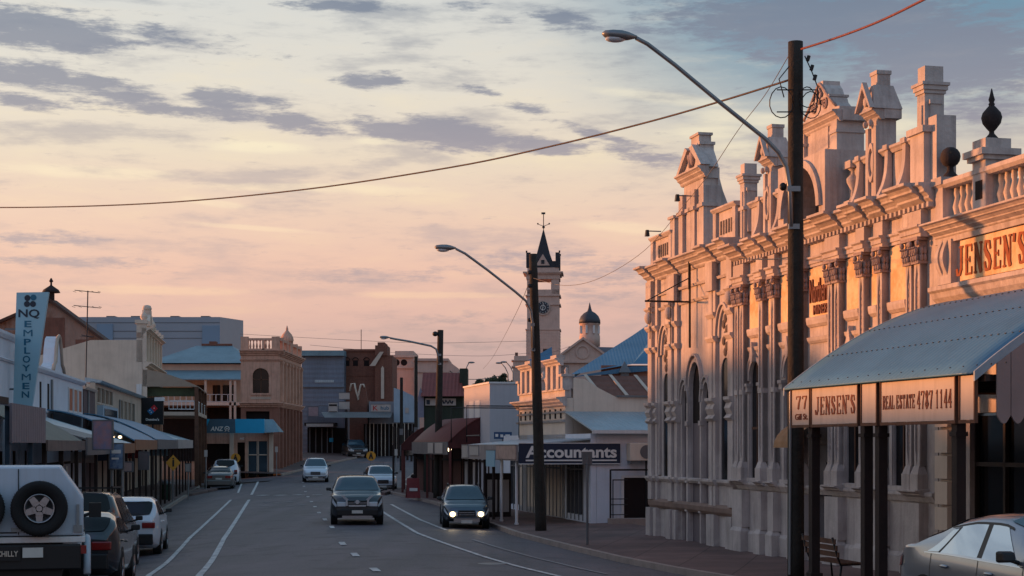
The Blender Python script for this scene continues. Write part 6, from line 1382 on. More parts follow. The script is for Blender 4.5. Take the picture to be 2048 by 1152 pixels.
# red curved awnings stepping down the kerb
def red_awning(Xk, Xw, Ya, Yb, ze, zw, lab, panels=()):
    L = math.hypot(interp(KR, Yb) - interp(KR, Ya), Yb - Ya)
    t = thing('red_awning', lab, 'awning', 0, 0, 0, 0, group='red awnings on the right'); n = 8; f = MB(); vs = []
    kx = lambda Y: interp(KR, Y) + .35
    for Y in (Ya, Yb):
        W = Xw(Y) - kx(Y)
        for i in range(n + 1): q = i / n; vs.append((kx(Y) + W * q, Y, ze + (zw - ze) * (1 - (1 - q) ** 1.5)))
    m_ = n + 1; K = len(vs); vs2 = [(x, y, z - .05) for x, y, z in vs]
    f.add(vs + vs2, [(i, i + 1, m_ + i + 1, m_ + i) for i in range(n)] + [(K + i, K + m_ + i, K + m_ + i + 1, K + i + 1) for i in range(n)] + [(i, K + i, K + i + 1, i + 1) for i in range(n)] + [(0, m_, K + m_, K)], True); f.build('roof_sheet', red_p, t)
    f = MB(); W = Xw(Ya) - kx(Ya)
    end = [(kx(Ya) + W * i / n, Ya + .02, ze + (zw - ze) * (1 - (1 - i / n) ** 1.5) - .05) for i in range(n + 1)]
    f.add(end + [(kx(Ya) + W, Ya + .02, ze - .3), (kx(Ya), Ya + .02, ze - .3)], [tuple(range(n + 3))]); f.build('end_infill', mat('dark_red_boards', (74, 30, 28), .8, corr=(0, 3)), t)
    f = MB(); f.add([(kx(Ya) - .05, Ya, ze), (kx(Yb) - .05, Yb, ze), (kx(Yb) - .05, Yb, ze - .6), (kx(Ya) - .05, Ya, ze - .6), (kx(Ya), Ya, ze), (kx(Yb), Yb, ze), (kx(Yb), Yb, ze - .6), (kx(Ya), Ya, ze - .6)], [(0, 1, 2, 3), (7, 6, 5, 4), (0, 3, 7, 4), (3, 2, 6, 7)]); f.build('fascia', mat('grey_fascia', (104, 98, 98)), t)
    f = MB(); d = (kx(Yb) - kx(Ya)) / (Yb - Ya)
    for (u, v) in panels:
        y0, y1 = Ya + u * (Yb - Ya), Ya + v * (Yb - Ya); x0, x1 = kx(Ya) + d * (y0 - Ya) - .08, kx(Ya) + d * (y1 - Ya) - .08
        f.add([(x0, y0, ze - .05), (x1, y1, ze - .05), (x1, y1, ze - .55), (x0, y0, ze - .55)], [(0, 1, 2, 3)])
    if panels: f.build('edge_panel', signwh, t)
    k = max(2, int(L / 3))
    for i in range(k + 1):
        y = Ya + .1 + (Yb - Ya - .2) * i / k; x = kx(y) + .1; f = MB(); f.box(x - .06, x + .06, y - .06, y + .06, gz(x, y), ze); f.build('post', darkwood if i % 2 else red_p, t)
red_awning(0, lambda Y: FR(Y) + .2, 74.5, 84.6, 3.15, 4.35, 'deep red curved street awning next to the pale cube building', ((.1, .3), (.35, .5)))
red_awning(0, lambda Y: (850 - 1024) / FPX * Y, 88, 97, 3.0, 4.0, 'further red curved street awning below the dark green wall', ((.1, .35), (.4, .65)))
sh = thing('shaded_shops', 'row of dark shaded shopfronts behind the red awnings', 'building', FR(72.7), 72.7, 0, AR)
f = MB(); f.box(-20, -6.1, 0, 5, -.2, 3.9); f.build('wall', mat('dull_red_wall', (92, 56, 50), .85, var=.2, streak=.4), sh); shopfront(sh, -20, -6.2, 2.7, 5)
t = thing('awning_light', 'bright round lamp under the red awning', 'lamp', *P(899, 76, 899), 0, absz=False); f = MB(); f.ball((0, 0, 0), .1); f.build('bulb', lampon, t); f = MB(); f.box(-.1, .1, -.05, .05, .08, .2); f.build('fitting', greyp, t)
t = thing('sandwich_board', 'red sandwich board standing at the kerb under the red awnings', 'sign', *P(826, 81)[:2], gz(*P(826, 81)[:2]) + .14, R(10), absz=False)
for s in (-1, 1):
    f = MB(); f.add([(-.35, s * .3, 0), (.35, s * .3, 0), (.3, s * .04, 1.0), (-.3, s * .04, 1.0), (-.35, s * .26, 0), (.35, s * .26, 0), (.3, 0, 1.0), (-.3, 0, 1.0)], [(0, 1, 2, 3), (4, 7, 6, 5), (0, 4, 5, 1), (1, 5, 6, 2), (2, 6, 7, 3), (3, 7, 4, 0)]); f.build('panel', mat('sign_red_dull', (120, 34, 36), .5, bump=0), t)
f = MB(); f.box(-.2, .2, -.24, -.2, .35, .5); f.build('lettering', letterw, t)
f = MB(); f.ball((0, 0, 1.1), .12, .04, .1); f.build('handle', darkwood, t)

# ================================================================ CLOCK TOWER AND PEDIMENTED HALL
ty = 222.0; tx = (1086 - 1024) / FPX * ty; s = FPX / ty; TZ = lambda py: EYE + (HOR - py) / s
tw = thing('clock_tower', 'tall post office clock tower with open belfry, dark spire and weathervane', 'tower', tx, ty, 0, R(-3))
h = 32 / s; f = MB(); f.box(-h, h, 0, 2 * h, .3, TZ(612)); f.box(-h * 1.04, h * 1.04, -.08, 2 * h + .08, .3, TZ(660)); 
for k in range(9): f.box(-h * 1.055, h * 1.055, -.11, 2 * h + .11, TZ(715 - k * 6) + .04, TZ(715 - k * 6 - 5)) 
f.box(-h * 1.0, h * 1.0, .001, 2 * h, TZ(612), TZ(588)); f.build('shaft', pinkst, tw)
f = MB(); 
for y in (592, 660, 610): f.box(-h * 1.1, h * 1.1, -.2, 2 * h + .2, TZ(y), TZ(y - 2.4))
f.box(-h * 1.05, h * 1.05, -.1, 2 * h + .1, TZ(558), TZ(546)); f.box(-h * 1.25, h * 1.25, -.5, 2 * h + .5, TZ(546), TZ(543.5)); f.box(-h * 1.14, h * 1.14, -.3, 2 * h + .3, TZ(549), TZ(546)); f.build('cornice', pinkst, tw)
f = MB(); w_ = h * .3
for sx in (-1, 1):
    for y0 in (0.0, 2 * h - w_ * 1.6): f.box(sx * h, sx * (h - w_ * 1.5), y0, y0 + w_ * 1.6, TZ(588), TZ(558))
f.box(h * .5, h * .62, .1, .4, TZ(580), TZ(560)); f.box(-h, h, 0, 2 * h, TZ(588), TZ(579)); f.build('belfry', pinkst, tw)
f = MB(); f.box(-h * .98, h * .98, .02, 2 * h - .02, TZ(543.5), TZ(535)); f.build('upper_stage', pinkst, tw)
f = MB()
for sx in (-1, 1):
    for y0 in (-.1, 2 * h - .5): f.box(sx * (h * 1.05), sx * (h * .78), y0, y0 + .6, TZ(535), TZ(505)); f.box(sx * h * 1.08, sx * h * .98, y0 + .1, y0 + .3, TZ(505), TZ(501))
f.box(-h, h, 0, .25, TZ(535), TZ(522)); f.box(-h, h, 2 * h - .25, 2 * h, TZ(535), TZ(522)); f.box(-h, -h + .25, 0, 2 * h, TZ(535), TZ(522)); f.box(h - .25, h, 0, 2 * h, TZ(535), TZ(522)); f.build('parapet', slate, tw)
f = MB(); r = h * .74; f.add([(-r, h - r, TZ(535)), (r, h - r, TZ(535)), (r, h + r, TZ(535)), (-r, h + r, TZ(535)), (-r * .55, h - r * .55, TZ(505)), (r * .55, h - r * .55, TZ(505)), (r * .55, h + r * .55, TZ(505)), (-r * .55, h + r * .55, TZ(505)), (0, h, TZ(452))], [(0, 1, 5, 4), (1, 2, 6, 5), (2, 3, 7, 6), (3, 0, 4, 7), (4, 5, 8), (5, 6, 8), (6, 7, 8), (7, 4, 8)]); f.build('spire', slate, tw)
f = MB(); f.prism_xz([(-h * .45, TZ(531)), (h * .42, TZ(531)), (-.02, TZ(508))], -.1, .9); dm = f.build('dormer', pinkst, tw); f = MB(); f.box(-.25, .2, -.14, -.1, TZ(528), TZ(520)); f.build('opening', slate, dm)
f = MB(); f.cyl((0, h, TZ(454)), (0, h, TZ(420)), .06, n=6); f.ball((0, h, TZ(450)), .2); f.cyl((-.75, h, TZ(444)), (0, h, TZ(448)), .04, n=5); f.cyl((0, h, TZ(448)), (.75, h, TZ(444)), .04, n=5); f.ball((-.8, h, TZ(443)), .12); f.ball((.8, h, TZ(443)), .12); f.box(-.3, .25, h - .02, h + .02, TZ(424), TZ(420)); f.build('weathervane', slate, tw)
f = MB(); cz = TZ(615.5); f.cyl((0, -.05, cz), (0, -.22, cz), 15 / s, n=32); ck = f.build('clock_face', mat('pale_stone_ring', (182, 160, 148), .8), tw)
f = MB(); f.cyl((0, -.22, cz), (0, -.26, cz), 12.2 / s, n=32); f.build('dial', mat('clock_dial', (44, 52, 62), .5), ck)
f = MB()
for k in range(12): a = R(k * 30); f.cyl((.66 * math.sin(a), -.27, cz + .66 * math.cos(a)), (.8 * math.sin(a) * .96, -.27, cz + .8 * math.cos(a) * .96), .045, n=5)
f.archband(0, cz, .3, .3, .06, -.3, -.26, 0, 360, 20); f.cyl((0, -.29, cz), (.05, -.29, cz + .62), .035, n=5); f.cyl((0, -.29, cz), (-.1, -.29, cz - .42), .045, n=5); f.build('clock_hand', letterw, ck)
f = MB(); f.box(-h * .0, h * .3, -.12, -.06, TZ(712), TZ(698)); f.build('window', glassd, tw)
# post office body
po_ = thing('post_office', 'pale stone post office wing at the foot of the clock tower', 'building', (1026 - 1024) / FPX * 215, 215, 0, 0)
q5 = lambda px, py, Y=215: ((px - 1026) / FPX * Y, EYE + (HOR - py) / FPX * Y)
f = MB(); f.box(0, q5(1290, 0)[0], 0, 5, .3, q5(0, 735)[1]); f.box(0, q5(1057, 0)[0], -.5, 3, .3, q5(0, 722)[1]); f.box(q5(1028, 0)[0], q5(1057, 0)[0], -.5, 2, q5(0, 722)[1], q5(0, 712)[1]); f.build('wall', pinkst, po_)
f = MB(); f.box(-.2, q5(1060, 0)[0], -.7, 3.2, q5(0, 735)[1], q5(0, 732)[1]); f.box(-.2, q5(1060, 0)[0], -.7, 3.2, q5(0, 722)[1], q5(0, 720)[1]); f.build('cornice', pinkst, po_)
f = MB(); a = q5(1033, 0)[0]; f.box(a - .2, a + .2, 0, .4, q5(0, 712)[1], q5(0, 705)[1]); f.build('chimney', brickm, po_)
f = MB(); f.add([(q5(1055, 0)[0], -1, q5(0, 722)[1]), (q5(1105, 0)[0], -1, q5(0, 722)[1]), (q5(1105, 0)[0], 4, q5(0, 690)[1])], [(0, 1, 2)]); f.build('roof', roof_b, po_)
ph = thing('pedimented_hall', 'grand hall with a plain triangular pediment, roundel and small domed lantern', 'building', (1095 - 1024) / FPX * 180, 180, 0, 0)
q6 = lambda px, py, Y=180: ((px - 1095) / FPX * Y, EYE + (HOR - py) / FPX * Y)
f = MB(); f.box(0, q6(1230, 0)[0], 0, 8, .3, q6(0, 722)[1]); f.prism_xz([q6(1102, 722), q6(1232, 722), q6(1166, 676)], 0, .4); f.build('wall', pinkst, ph)
f = MB(); 
for (a, b) in ((q6(1098, 724), q6(1166, 674)), (q6(1166, 674), q6(1234, 724))):
    f.prism_xz([a, b, (b[0], b[1] - .28), (a[0], a[1] - .0 - .28)], -.3, .05)
f.box(q6(1098, 0)[0], q6(1234, 0)[0], -.35, .05, q6(0, 726)[1], q6(0, 722)[1]); f.build('pediment_moulding', pinkst, ph)
f = MB(); c_ = q6(1165, 704); f.archband(c_[0], c_[1], .62, .62, .17, -.12, .0, 0, 360, 24); f.build('roundel', pinkst, ph)
f = MB(); f.add([(q6(1050, 0)[0], 1, q6(0, 722)[1]), (q6(1140, 0)[0], .5, q6(0, 692)[1]), (q6(1225, 0)[0], 8, q6(0, 686)[1]), (q6(1140, 0)[0], 8, q6(0, 686)[1]), (q6(1250, 0)[0], 1, q6(0, 722)[1]), (q6(1240, 0)[0], 8, q6(0, 686)[1])], [(0, 1, 3), (1, 2, 3), (1, 4, 5, 2)]); f.build('roof', mat('purple_slate', (96, 88, 96), .8, var=.2), ph)
ln_, lx = 0, q6(1182, 0)[0]; g = FPX / 180; Zp = lambda py: EYE + (HOR - py) / g
f = MB(); f.lathe(lx, 3, [(21 / g, Zp(690)), (21 / g, Zp(668)), (20 / g, Zp(667)), (20 / g, Zp(646)), (21.5 / g, Zp(645)), (21.5 / g, Zp(643))], 8); lt_ = f.build('lantern', pinkst, ph)
f = MB()
for k in range(8): a = R(-90 + 22.5 + k * 45); f.box(lx + math.cos(a) * 19.6 / g - .12, lx + math.cos(a) * 19.6 / g + .12, 3 + math.sin(a) * 19.6 / g - .12, 3 + math.sin(a) * 19.6 / g + .12, Zp(664), Zp(648))
f.build('lantern_window', white_p, lt_)
f = MB(); f.lathe(lx, 3, [(22 / g, Zp(643)), (21.5 / g, Zp(636)), (18 / g, Zp(628)), (12 / g, Zp(622)), (5 / g, Zp(618)), (3 / g, Zp(612)), (2.2 / g, Zp(608)), (.3 / g, Zp(600))], 20); f.build('dome', mat('lead_dome', (66, 70, 78), .6, .2, var=.15), ph)

# ---- small clutter along the left footpath
for i, (Y, w_, m_, lab) in enumerate(((58, .9, 'signwh', 'small white under-awning sign, nearest of four on the left footpath'), (66, 1.1, 'navy', 'navy under-awning sign past the orange edged awning'), (78, 1.0, 'red', 'red under-awning sign below the row of small dark windows'), (97, 1.2, 'signblue', 'pale blue under-awning sign nearest the side street'))):
    X, Yw, _ = LF.w(lt(Y), -1.9); t = thing('hanging_sign', lab, 'sign', X, Yw, 0, AL + R(90), absz=True); mm = {'signwh': signwh, 'navy': navy, 'red': mat('sign_red_dull', (120, 34, 36)), 'signblue': signblue}[m_]
    f = MB(); f.box(-w_ / 2, w_ / 2, -.06, .06, 2.35, 2.75); f.build('board', mm, t); f = MB(); f.box(-w_ * .35, w_ * .35, -.07, -.06, 2.5, 2.58); f.build('lettering', letterw if m_ != 'signwh' else letterk, t); f = MB(); f.cyl((-w_ * .3, 0, 2.75), (-w_ * .3, 0, 3.1), .01, n=4); f.cyl((w_ * .3, 0, 2.75), (w_ * .3, 0, 3.1), .01, n=4); f.build('hanger', blackp, t)
for Y, lab in ((61, 'green litter bin by the left kerb posts, nearer one'), (86, 'green litter bin by the left kerb posts, further one')):
    X, Yw, _ = LF.w(lt(Y), -3.0); t = thing('litter_bin', lab, 'bin', X, Yw, gz(X, Yw) + .14, AL, absz=False); f = MB(); f.lathe(0, 0, [(.24, 0), (.26, .05), (.28, .85), (.3, .9)], 14); f.build('body', mat('bin_green', (34, 58, 44), .6), t); f = MB(); f.lathe(0, 0, [(.31, .9), (.28, 1.0), (.12, 1.1)], 14); f.build('lid', greyp, t)
for Y in (63.5, 76, 91.5):
    f = MB(); f.cyl((lt(Y), -.06, 3.9), (lt(Y), -.06, 5.6), .05, n=8); f.build('downpipe', galv, b1 if Y < 74 else b3)
# ================================================================ POLES, LAMPS, CABLES
def lamp_pole(name, lab, X, Y, r0, r1, top, arm, head, Yh, armr=.04):
    g = gz(X, Y) + .1; t = thing(name, lab, 'street lamp', X, Y, g, 0, group='timber poles carrying street lamps')
    n = 14; tx_, tz_ = (top[0] - 1024) / FPX * Y - X, EYE + (HOR - top[1]) / FPX * Y
    f = MB(); f.tube([(tx_ * i / n, 0, g - .1 + (tz_ - g + .1) * i / n) for i in range(n + 1)], [r0 + (r1 - r0) * i / n for i in range(n + 1)], 16); f.build('pole', polewood, t)
    pts = []; m_ = len(arm)
    for i, (px, py) in enumerate(arm):
        yy = Y + (Yh - Y) * i / (m_ - 1); pts.append(((px - 1024) / FPX * yy - X, yy - Y - (r1 if i < 2 else 0), EYE + (HOR - py) / FPX * yy))
    f = MB(); f.tube(pts, armr, 10); ar = f.build('lamp_arm', galv, t)
    f = MB()
    for k in (0, 1): p = pts[k]; f.box(min(p[0], tx_) - .05, max(p[0], tx_) + .05, p[1] - .03, p[1] + .06, p[2] - .05, p[2] + .05)
    f.build('bracket', galv, ar)
    (ax, ay), (bx, by) = head; yy = Yh; p = Vector(((ax - 1024) / FPX * yy - X, yy - Y, EYE + (HOR - ay) / FPX * yy)); q = Vector(((bx - 1024) / FPX * yy - X, yy - Y, EYE + (HOR - by) / FPX * yy))
    d = (q - p); L = d.length; d.normalize(); u = Vector((0, 1, 0)); w_ = d.cross(u).normalized()
    if w_.z < 0: w_ = -w_
    vs = []; ns = 10; nk = 12; prf = [(0, .03), (.08, .1), (.3, .14), (.55, .15), (.75, .12), (.9, .07), (1, .04)]
    for (tt, rr) in prf:
        for k in range(nk): a = 2 * math.pi * k / nk; c = p + d * (L * tt); vs.append(c + u * (rr * math.cos(a) * L / .65) + w_ * (rr * .62 * math.sin(a) * L / .65))
    f = MB(); f.add(vs, [(j * nk + i, j * nk + (i + 1) % nk, (j + 1) * nk + (i + 1) % nk, (j + 1) * nk + i) for j in range(len(prf) - 1) for i in range(nk)] + [tuple(range(nk)), tuple(range((len(prf) - 1) * nk, len(prf) * nk))], True); hd = f.build('lamp_head', galv, t)
    f = MB(); c = p + d * (L * .4) - w_ * (.075 * L / .65); f.ball(c, L * .3, L * .16, L * .1, 14, 8); f.build('lens', lampglass, hd)
    return t, tx_, tz_
t1, tx_, tz_ = lamp_pole('street_lamp', 'nearest and tallest timber pole with a long curved lamp arm, rising behind the blue awning', 5.5, 31, .165, .145, (1591, 84), [(1580, 455), (1577, 380), (1573, 335), (1557, 305), (1530, 277), (1440, 205), (1350, 130), (1295, 88), (1272, 76)], [(1204, 67), (1274, 74)], 30.3, .042)
f = MB()
for py in (182, 226): z = EYE + (HOR - py) / FPX * 31; f.cyl((tx_ - .38, -.1, z), (tx_ + .38, -.1, z), .012, n=6)
f.build('step_peg', blackp, t1)
f = MB(); cxp = tx_ + .16
for (cx, cz, r) in ((.27, 9.55, .26), (.2, 9.7, .2), (-.3, 9.6, .3)): f.tube([(tx_ + cx + (r * .75) * math.cos(a_ * .42), -.16 + .03 * math.sin(a_), cz + r * math.sin(a_ * .42)) for a_ in range(16)], .011, 5)
f.tube([(tx_ + .15, -.16, 10.5), (tx_ + .28, -.18, 10.2), (tx_ + .4, -.16, 9.9), (tx_ + .38, -.16, 9.5), (tx_ + .16, -.16, 9.35)], .012, 5)
f.tube([(tx_ - .15, -.16, 10.3), (tx_ - .35, -.18, 10.05), (tx_ - .25, -.16, 9.7)], .012, 5); f.build('cable_loop', blackp, t1)
f = MB()
for (x, z) in ((.2, 10.45), (.27, 10.27), (.33, 10.08)): f.cyl((tx_ + x, -.17, z - .05), (tx_ + x + .03, -.17, z + .05), .035, n=8)
f.build('insulator', blackp, t1); f = MB(); f.box(tx_ - .2, tx_ - .05, -.3, -.12, 8.05, 8.25) if False else f.ball((tx_ - .26, -.1, EYE + (HOR - 375) / FPX * 31), .07, .06, .08); f.build('photocell', blackp, t1)
f = MB(); f.box(-.17, .0, -.2, -.15, 3.4, 3.7) if False else f.cyl((-.14, -.12, .5), (-.12, -.12, 4.2), .03, n=8); f.build('conduit', galv, t1)
x2, y2 = gp(1080, 1068); t2, a2, z2 = lamp_pole('street_lamp', 'leaning timber lamp pole in front of the navy sign board', x2, 52.3, .19, .13, (1066, 508), [(1067, 700), (1065, 650), (1062, 622), (1052, 602), (1030, 583), (975, 540), (930, 507), (912, 498)], [(869, 494), (912, 496)], 51.2, .04)
f = MB()
for py in (545, 572, 640): z = EYE + (HOR - py) / FPX * 52.3; f.ball((a2 * .8 - .17, -.05, z), .07)
f.build('insulator', slate, t2)
x3, y3 = gp(874, 1004); t3, a3, z3 = lamp_pole('street_lamp', 'timber lamp pole before the red awnings, with a level lamp arm and top camera', x3, y3, .2, .15, (881, 660), [(878, 728), (876, 710), (872, 698), (862, 692), (820, 683), (790, 678), (780, 676)], [(759, 674), (780, 675)], y3 - 1, .05)
f = MB(); z = EYE + (HOR - 668) / FPX * y3; f.ball((a3 - .26, -.1, z), .15, .12, .13); f.cyl((a3 - .2, -.1, z), (a3, 0, z), .03, n=6); f.build('camera_head', blackp, t3)
for (px, top, Y, lab) in ((803, 755, 128, 'bare timber pole beside the pale blue shopfront'), (832, 713, 118, 'taller bare timber pole left of the red roofed pub')):
    X = (px - 1024) / FPX * Y; t = thing('timber_pole', lab, 'pole', X, Y, gz(X, Y), 0); z = EYE + (HOR - top) / FPX * Y
    f = MB(); f.cyl((0, 0, gz(X, Y)), (0, 0, z), .15, .12, 12); f.build('shaft', polewood, t); f = MB(); f.box(-.14, .14, -.2, -.12, 3.4 + .4, 3.9 + .4); f.build('meter_box', greyp, t)
for (px, py, dx, lab) in ((938, 725, -8, 'tiny far street lamp above the pale cube building'), (1002, 726, 14, 'left of two tiny far street lamps by the post office'), (1012, 724, 14, 'right of two tiny far street lamps by the post office')):
    Y = 205 if px < 1000 else 210; X = (px + dx - 1024) / FPX * Y; k = FPX / Y; t = thing('street_lamp', lab, 'street lamp', X, Y, .5, 0); zt = EYE + (HOR - py) / k
    f = MB(); f.tube([(0, 0, .5), (0, 0, zt - 1.4), (-dx / k * .4, 0, zt - .6), (-dx / k * 1.0, 0, zt)], .07, 6); f.build('pole', galv, t)
    f = MB(); f.ball((-dx / k - (.3 if dx > 0 else -.3), 0, zt), .45, .15, .12); f.build('lamp_head', galv, t)
def cable(name, lab, pts, r, m=blackp, Ys=None, cat='cable'):
    n = len(pts); out = []
    L = [0]
    for a, b in zip(pts, pts[1:]): L.append(L[-1] + math.hypot(b[0] - a[0], b[1] - a[1]))
    ctrl = [Vector(((px - 1024) / FPX * Y, Y, EYE + (HOR - py) / FPX * Y)) for (px, py), l in zip(pts, L) for Y in [Ys[0] + (Ys[1] - Ys[0]) * l / L[-1]]]
    for i in range(n - 1):                       # smooth hanging curve
        p0, p1, p2, p3 = ctrl[max(i - 1, 0)], ctrl[i], ctrl[i + 1], ctrl[min(i + 2, n - 1)]
        for k in range(6):
            t = k / 6; out.append(.5 * ((2 * p1) + (p2 - p0) * t + (2 * p0 - 5 * p1 + 4 * p2 - p3) * t * t + (3 * p1 - p0 - 3 * p2 + p3) * t ** 3))
    out.append(ctrl[-1]); f = MB(); f.tube(out, r, 6); return tag(f.build(name, m), lab, cat)
twist = mat('twisted_cable', (60, 44, 44), .6, var=.5, scale=14, bump=1.0, bscale=30)
cable('overhead_cable', 'thick sagging cable crossing the whole street from the left to the tall pole', [(-260, 408), (0, 415), (300, 407), (600, 380), (900, 335), (1100, 293), (1300, 243), (1450, 200), (1578, 160)], .021, twist, (62, 31))
cable('overhead_cable', 'reddish twisted service cable running from the tall pole top to the upper right', [(1603, 98), (1680, 73), (1760, 42), (1850, -2), (2000, -80)], .021, mat('red_cable', (120, 62, 58), .6, var=.5, scale=14, bump=1.0), (30.8, 19))
cable('overhead_wire', 'thin slack wire from the tall pole down to the leaning pole', [(1577, 112), (1530, 190), (1475, 262), (1420, 345), (1370, 408), (1290, 500), (1200, 556), (1130, 571), (1066, 556)], .008, greyp, (31, 52.2))
cable('overhead_wire', 'thin wire from the leaning pole down to the far street', [(1064, 548), (1040, 610), (1010, 670), (985, 715), (966, 738)], .014, greyp, (52.2, 190))
cable('overhead_wire', 'upper of two faint level wires low across the far sky', [(480, 668), (700, 680), (860, 686), (1060, 682)], .02, greyp, (200, 200))
cable('overhead_wire', 'lower of two faint level wires low across the far sky', [(620, 690), (800, 706), (960, 712), (1060, 706)], .02, greyp, (205, 205))
cable('overhead_wire', 'short wire from the tall pole to the capitals of the ornate building', [(1580, 515), (1530, 519), (1478, 517)], .011, blackp, (31, 40.5))
cable('overhead_wire', 'short slack wire over the pub roof', [(900, 742), (925, 757), (962, 758), (1000, 752)], .03, greyp, (92, 190))

# ---- round crossing signs and small poles
def crossing_sign(px, py, Y, lab):
    X = (px - 1024) / FPX * Y; g = gz(X, Y); t = thing('crossing_sign', lab, 'sign', X, Y, g, 0, group='round amber crossing signs'); z = EYE + (HOR - py) / FPX * Y; r = 9.5 / FPX * Y
    f = MB(); f.cyl((0, 0, z), (0, .03, z), r, n=24); f.build('disc', yellow, t)
    f = MB(); f.prism_xz([(-r * .5, z - r * .6), (-r * .15, z - r * .6), (0, z - r * .05), (r * .15, z - r * .6), (r * .5, z - r * .6), (r * .18, z + r * .4), (-r * .18, z + r * .4)], -.015, 0); f.ball((0, -.01, z + r * .58), r * .16, .01, r * .16); f.build('symbol', blackp, t)
    f = MB(); f.cyl((0, .05, g), (0, .05, z), .035); f.build('post', galv, t)
crossing_sign(471, 916, 113, 'round amber crossing sign before the corner bank'); crossing_sign(742, 912, 112, 'round amber crossing sign behind the parked white car on the right')
for (px, py, Y, lab) in ((412, 907, 100, 'small white plate on a thin pole left of the parked grey sedan'), (553, 899, 119, 'small white plate on a thin pole in front of the corner bank'), (792, 905, 104, 'thin pole by the parked white car at the right kerb')):
    X = (px - 1024) / FPX * Y; g = gz(X, Y) + .1; z = EYE + (HOR - py) / FPX * Y; t = thing('sign_pole', lab, 'sign', X, Y, g, 0); f = MB(); f.cyl((0, 0, g), (0, 0, z), .035); f.build('post', galv, t); f = MB(); f.box(-.1, .1, -.05, -.03, z - .2, z + .22); f.build('sign_plate', signwh, t)

# ---- trees on the far skyline
def tree(px, top, w_, Y, seed, lab):
    rng = random.Random(seed); X = (px - 1024) / FPX * Y; zt = EYE + (HOR - top) / FPX * Y; W = w_ / FPX * Y / 2; t = thing('tree', lab, 'tree', X, Y, .3, 0, group='trees on the far skyline')
    f = MB(); f.tube([(0, 0, .3), (.1, 0, zt * .35), (0, .1, zt * .6)], [.35, .25, .12], 8)
    for k in range(6): a = k * 1.05; f.tube([(.05, 0, zt * (.35 + .03 * k)), (W * .4 * math.cos(a), W * .4 * math.sin(a), zt * .6), (W * .7 * math.cos(a), W * .7 * math.sin(a), zt * .75)], [.16, .09, .03], 6)
    f.build('trunk', barkm, t)
    f = MB(); cl = [(rng.uniform(-W, W) * .75, rng.uniform(-W, W) * .6, rng.uniform(zt * .72, zt * .95)) for _ in range(22)]
    for c in cl:
        R_ = rng.uniform(.22, .4) * W
        for _ in range(90):
            d = Vector((rng.gauss(0, 1), rng.gauss(0, 1), rng.gauss(0, .8))).normalized() * R_ * rng.uniform(.5, 1.05); p = Vector(c) + d; s_ = rng.uniform(.12, .26)
            if p.z > zt: continue
            a = Vector((rng.uniform(-1, 1), rng.uniform(-1, 1), rng.uniform(-1, 1))).normalized() * s_; b = a.orthogonal().normalized() * s_ * .6
            f.add([p - a, p - b, p + a, p + b], [(0, 1, 2, 3)])
    f.build('crown', leafm, t)
tree(1000, 741, 50, 245, 1, 'rounded dark tree on the skyline just left of the post office'); tree(962, 752, 40, 250, 2, 'lower dark tree on the skyline behind the cube building'); tree(984, 750, 46, 262, 3, 'middle dark tree on the skyline left of the post office'); tree(1022, 747, 40, 250, 5, 'small dark tree on the skyline tucked against the post office')

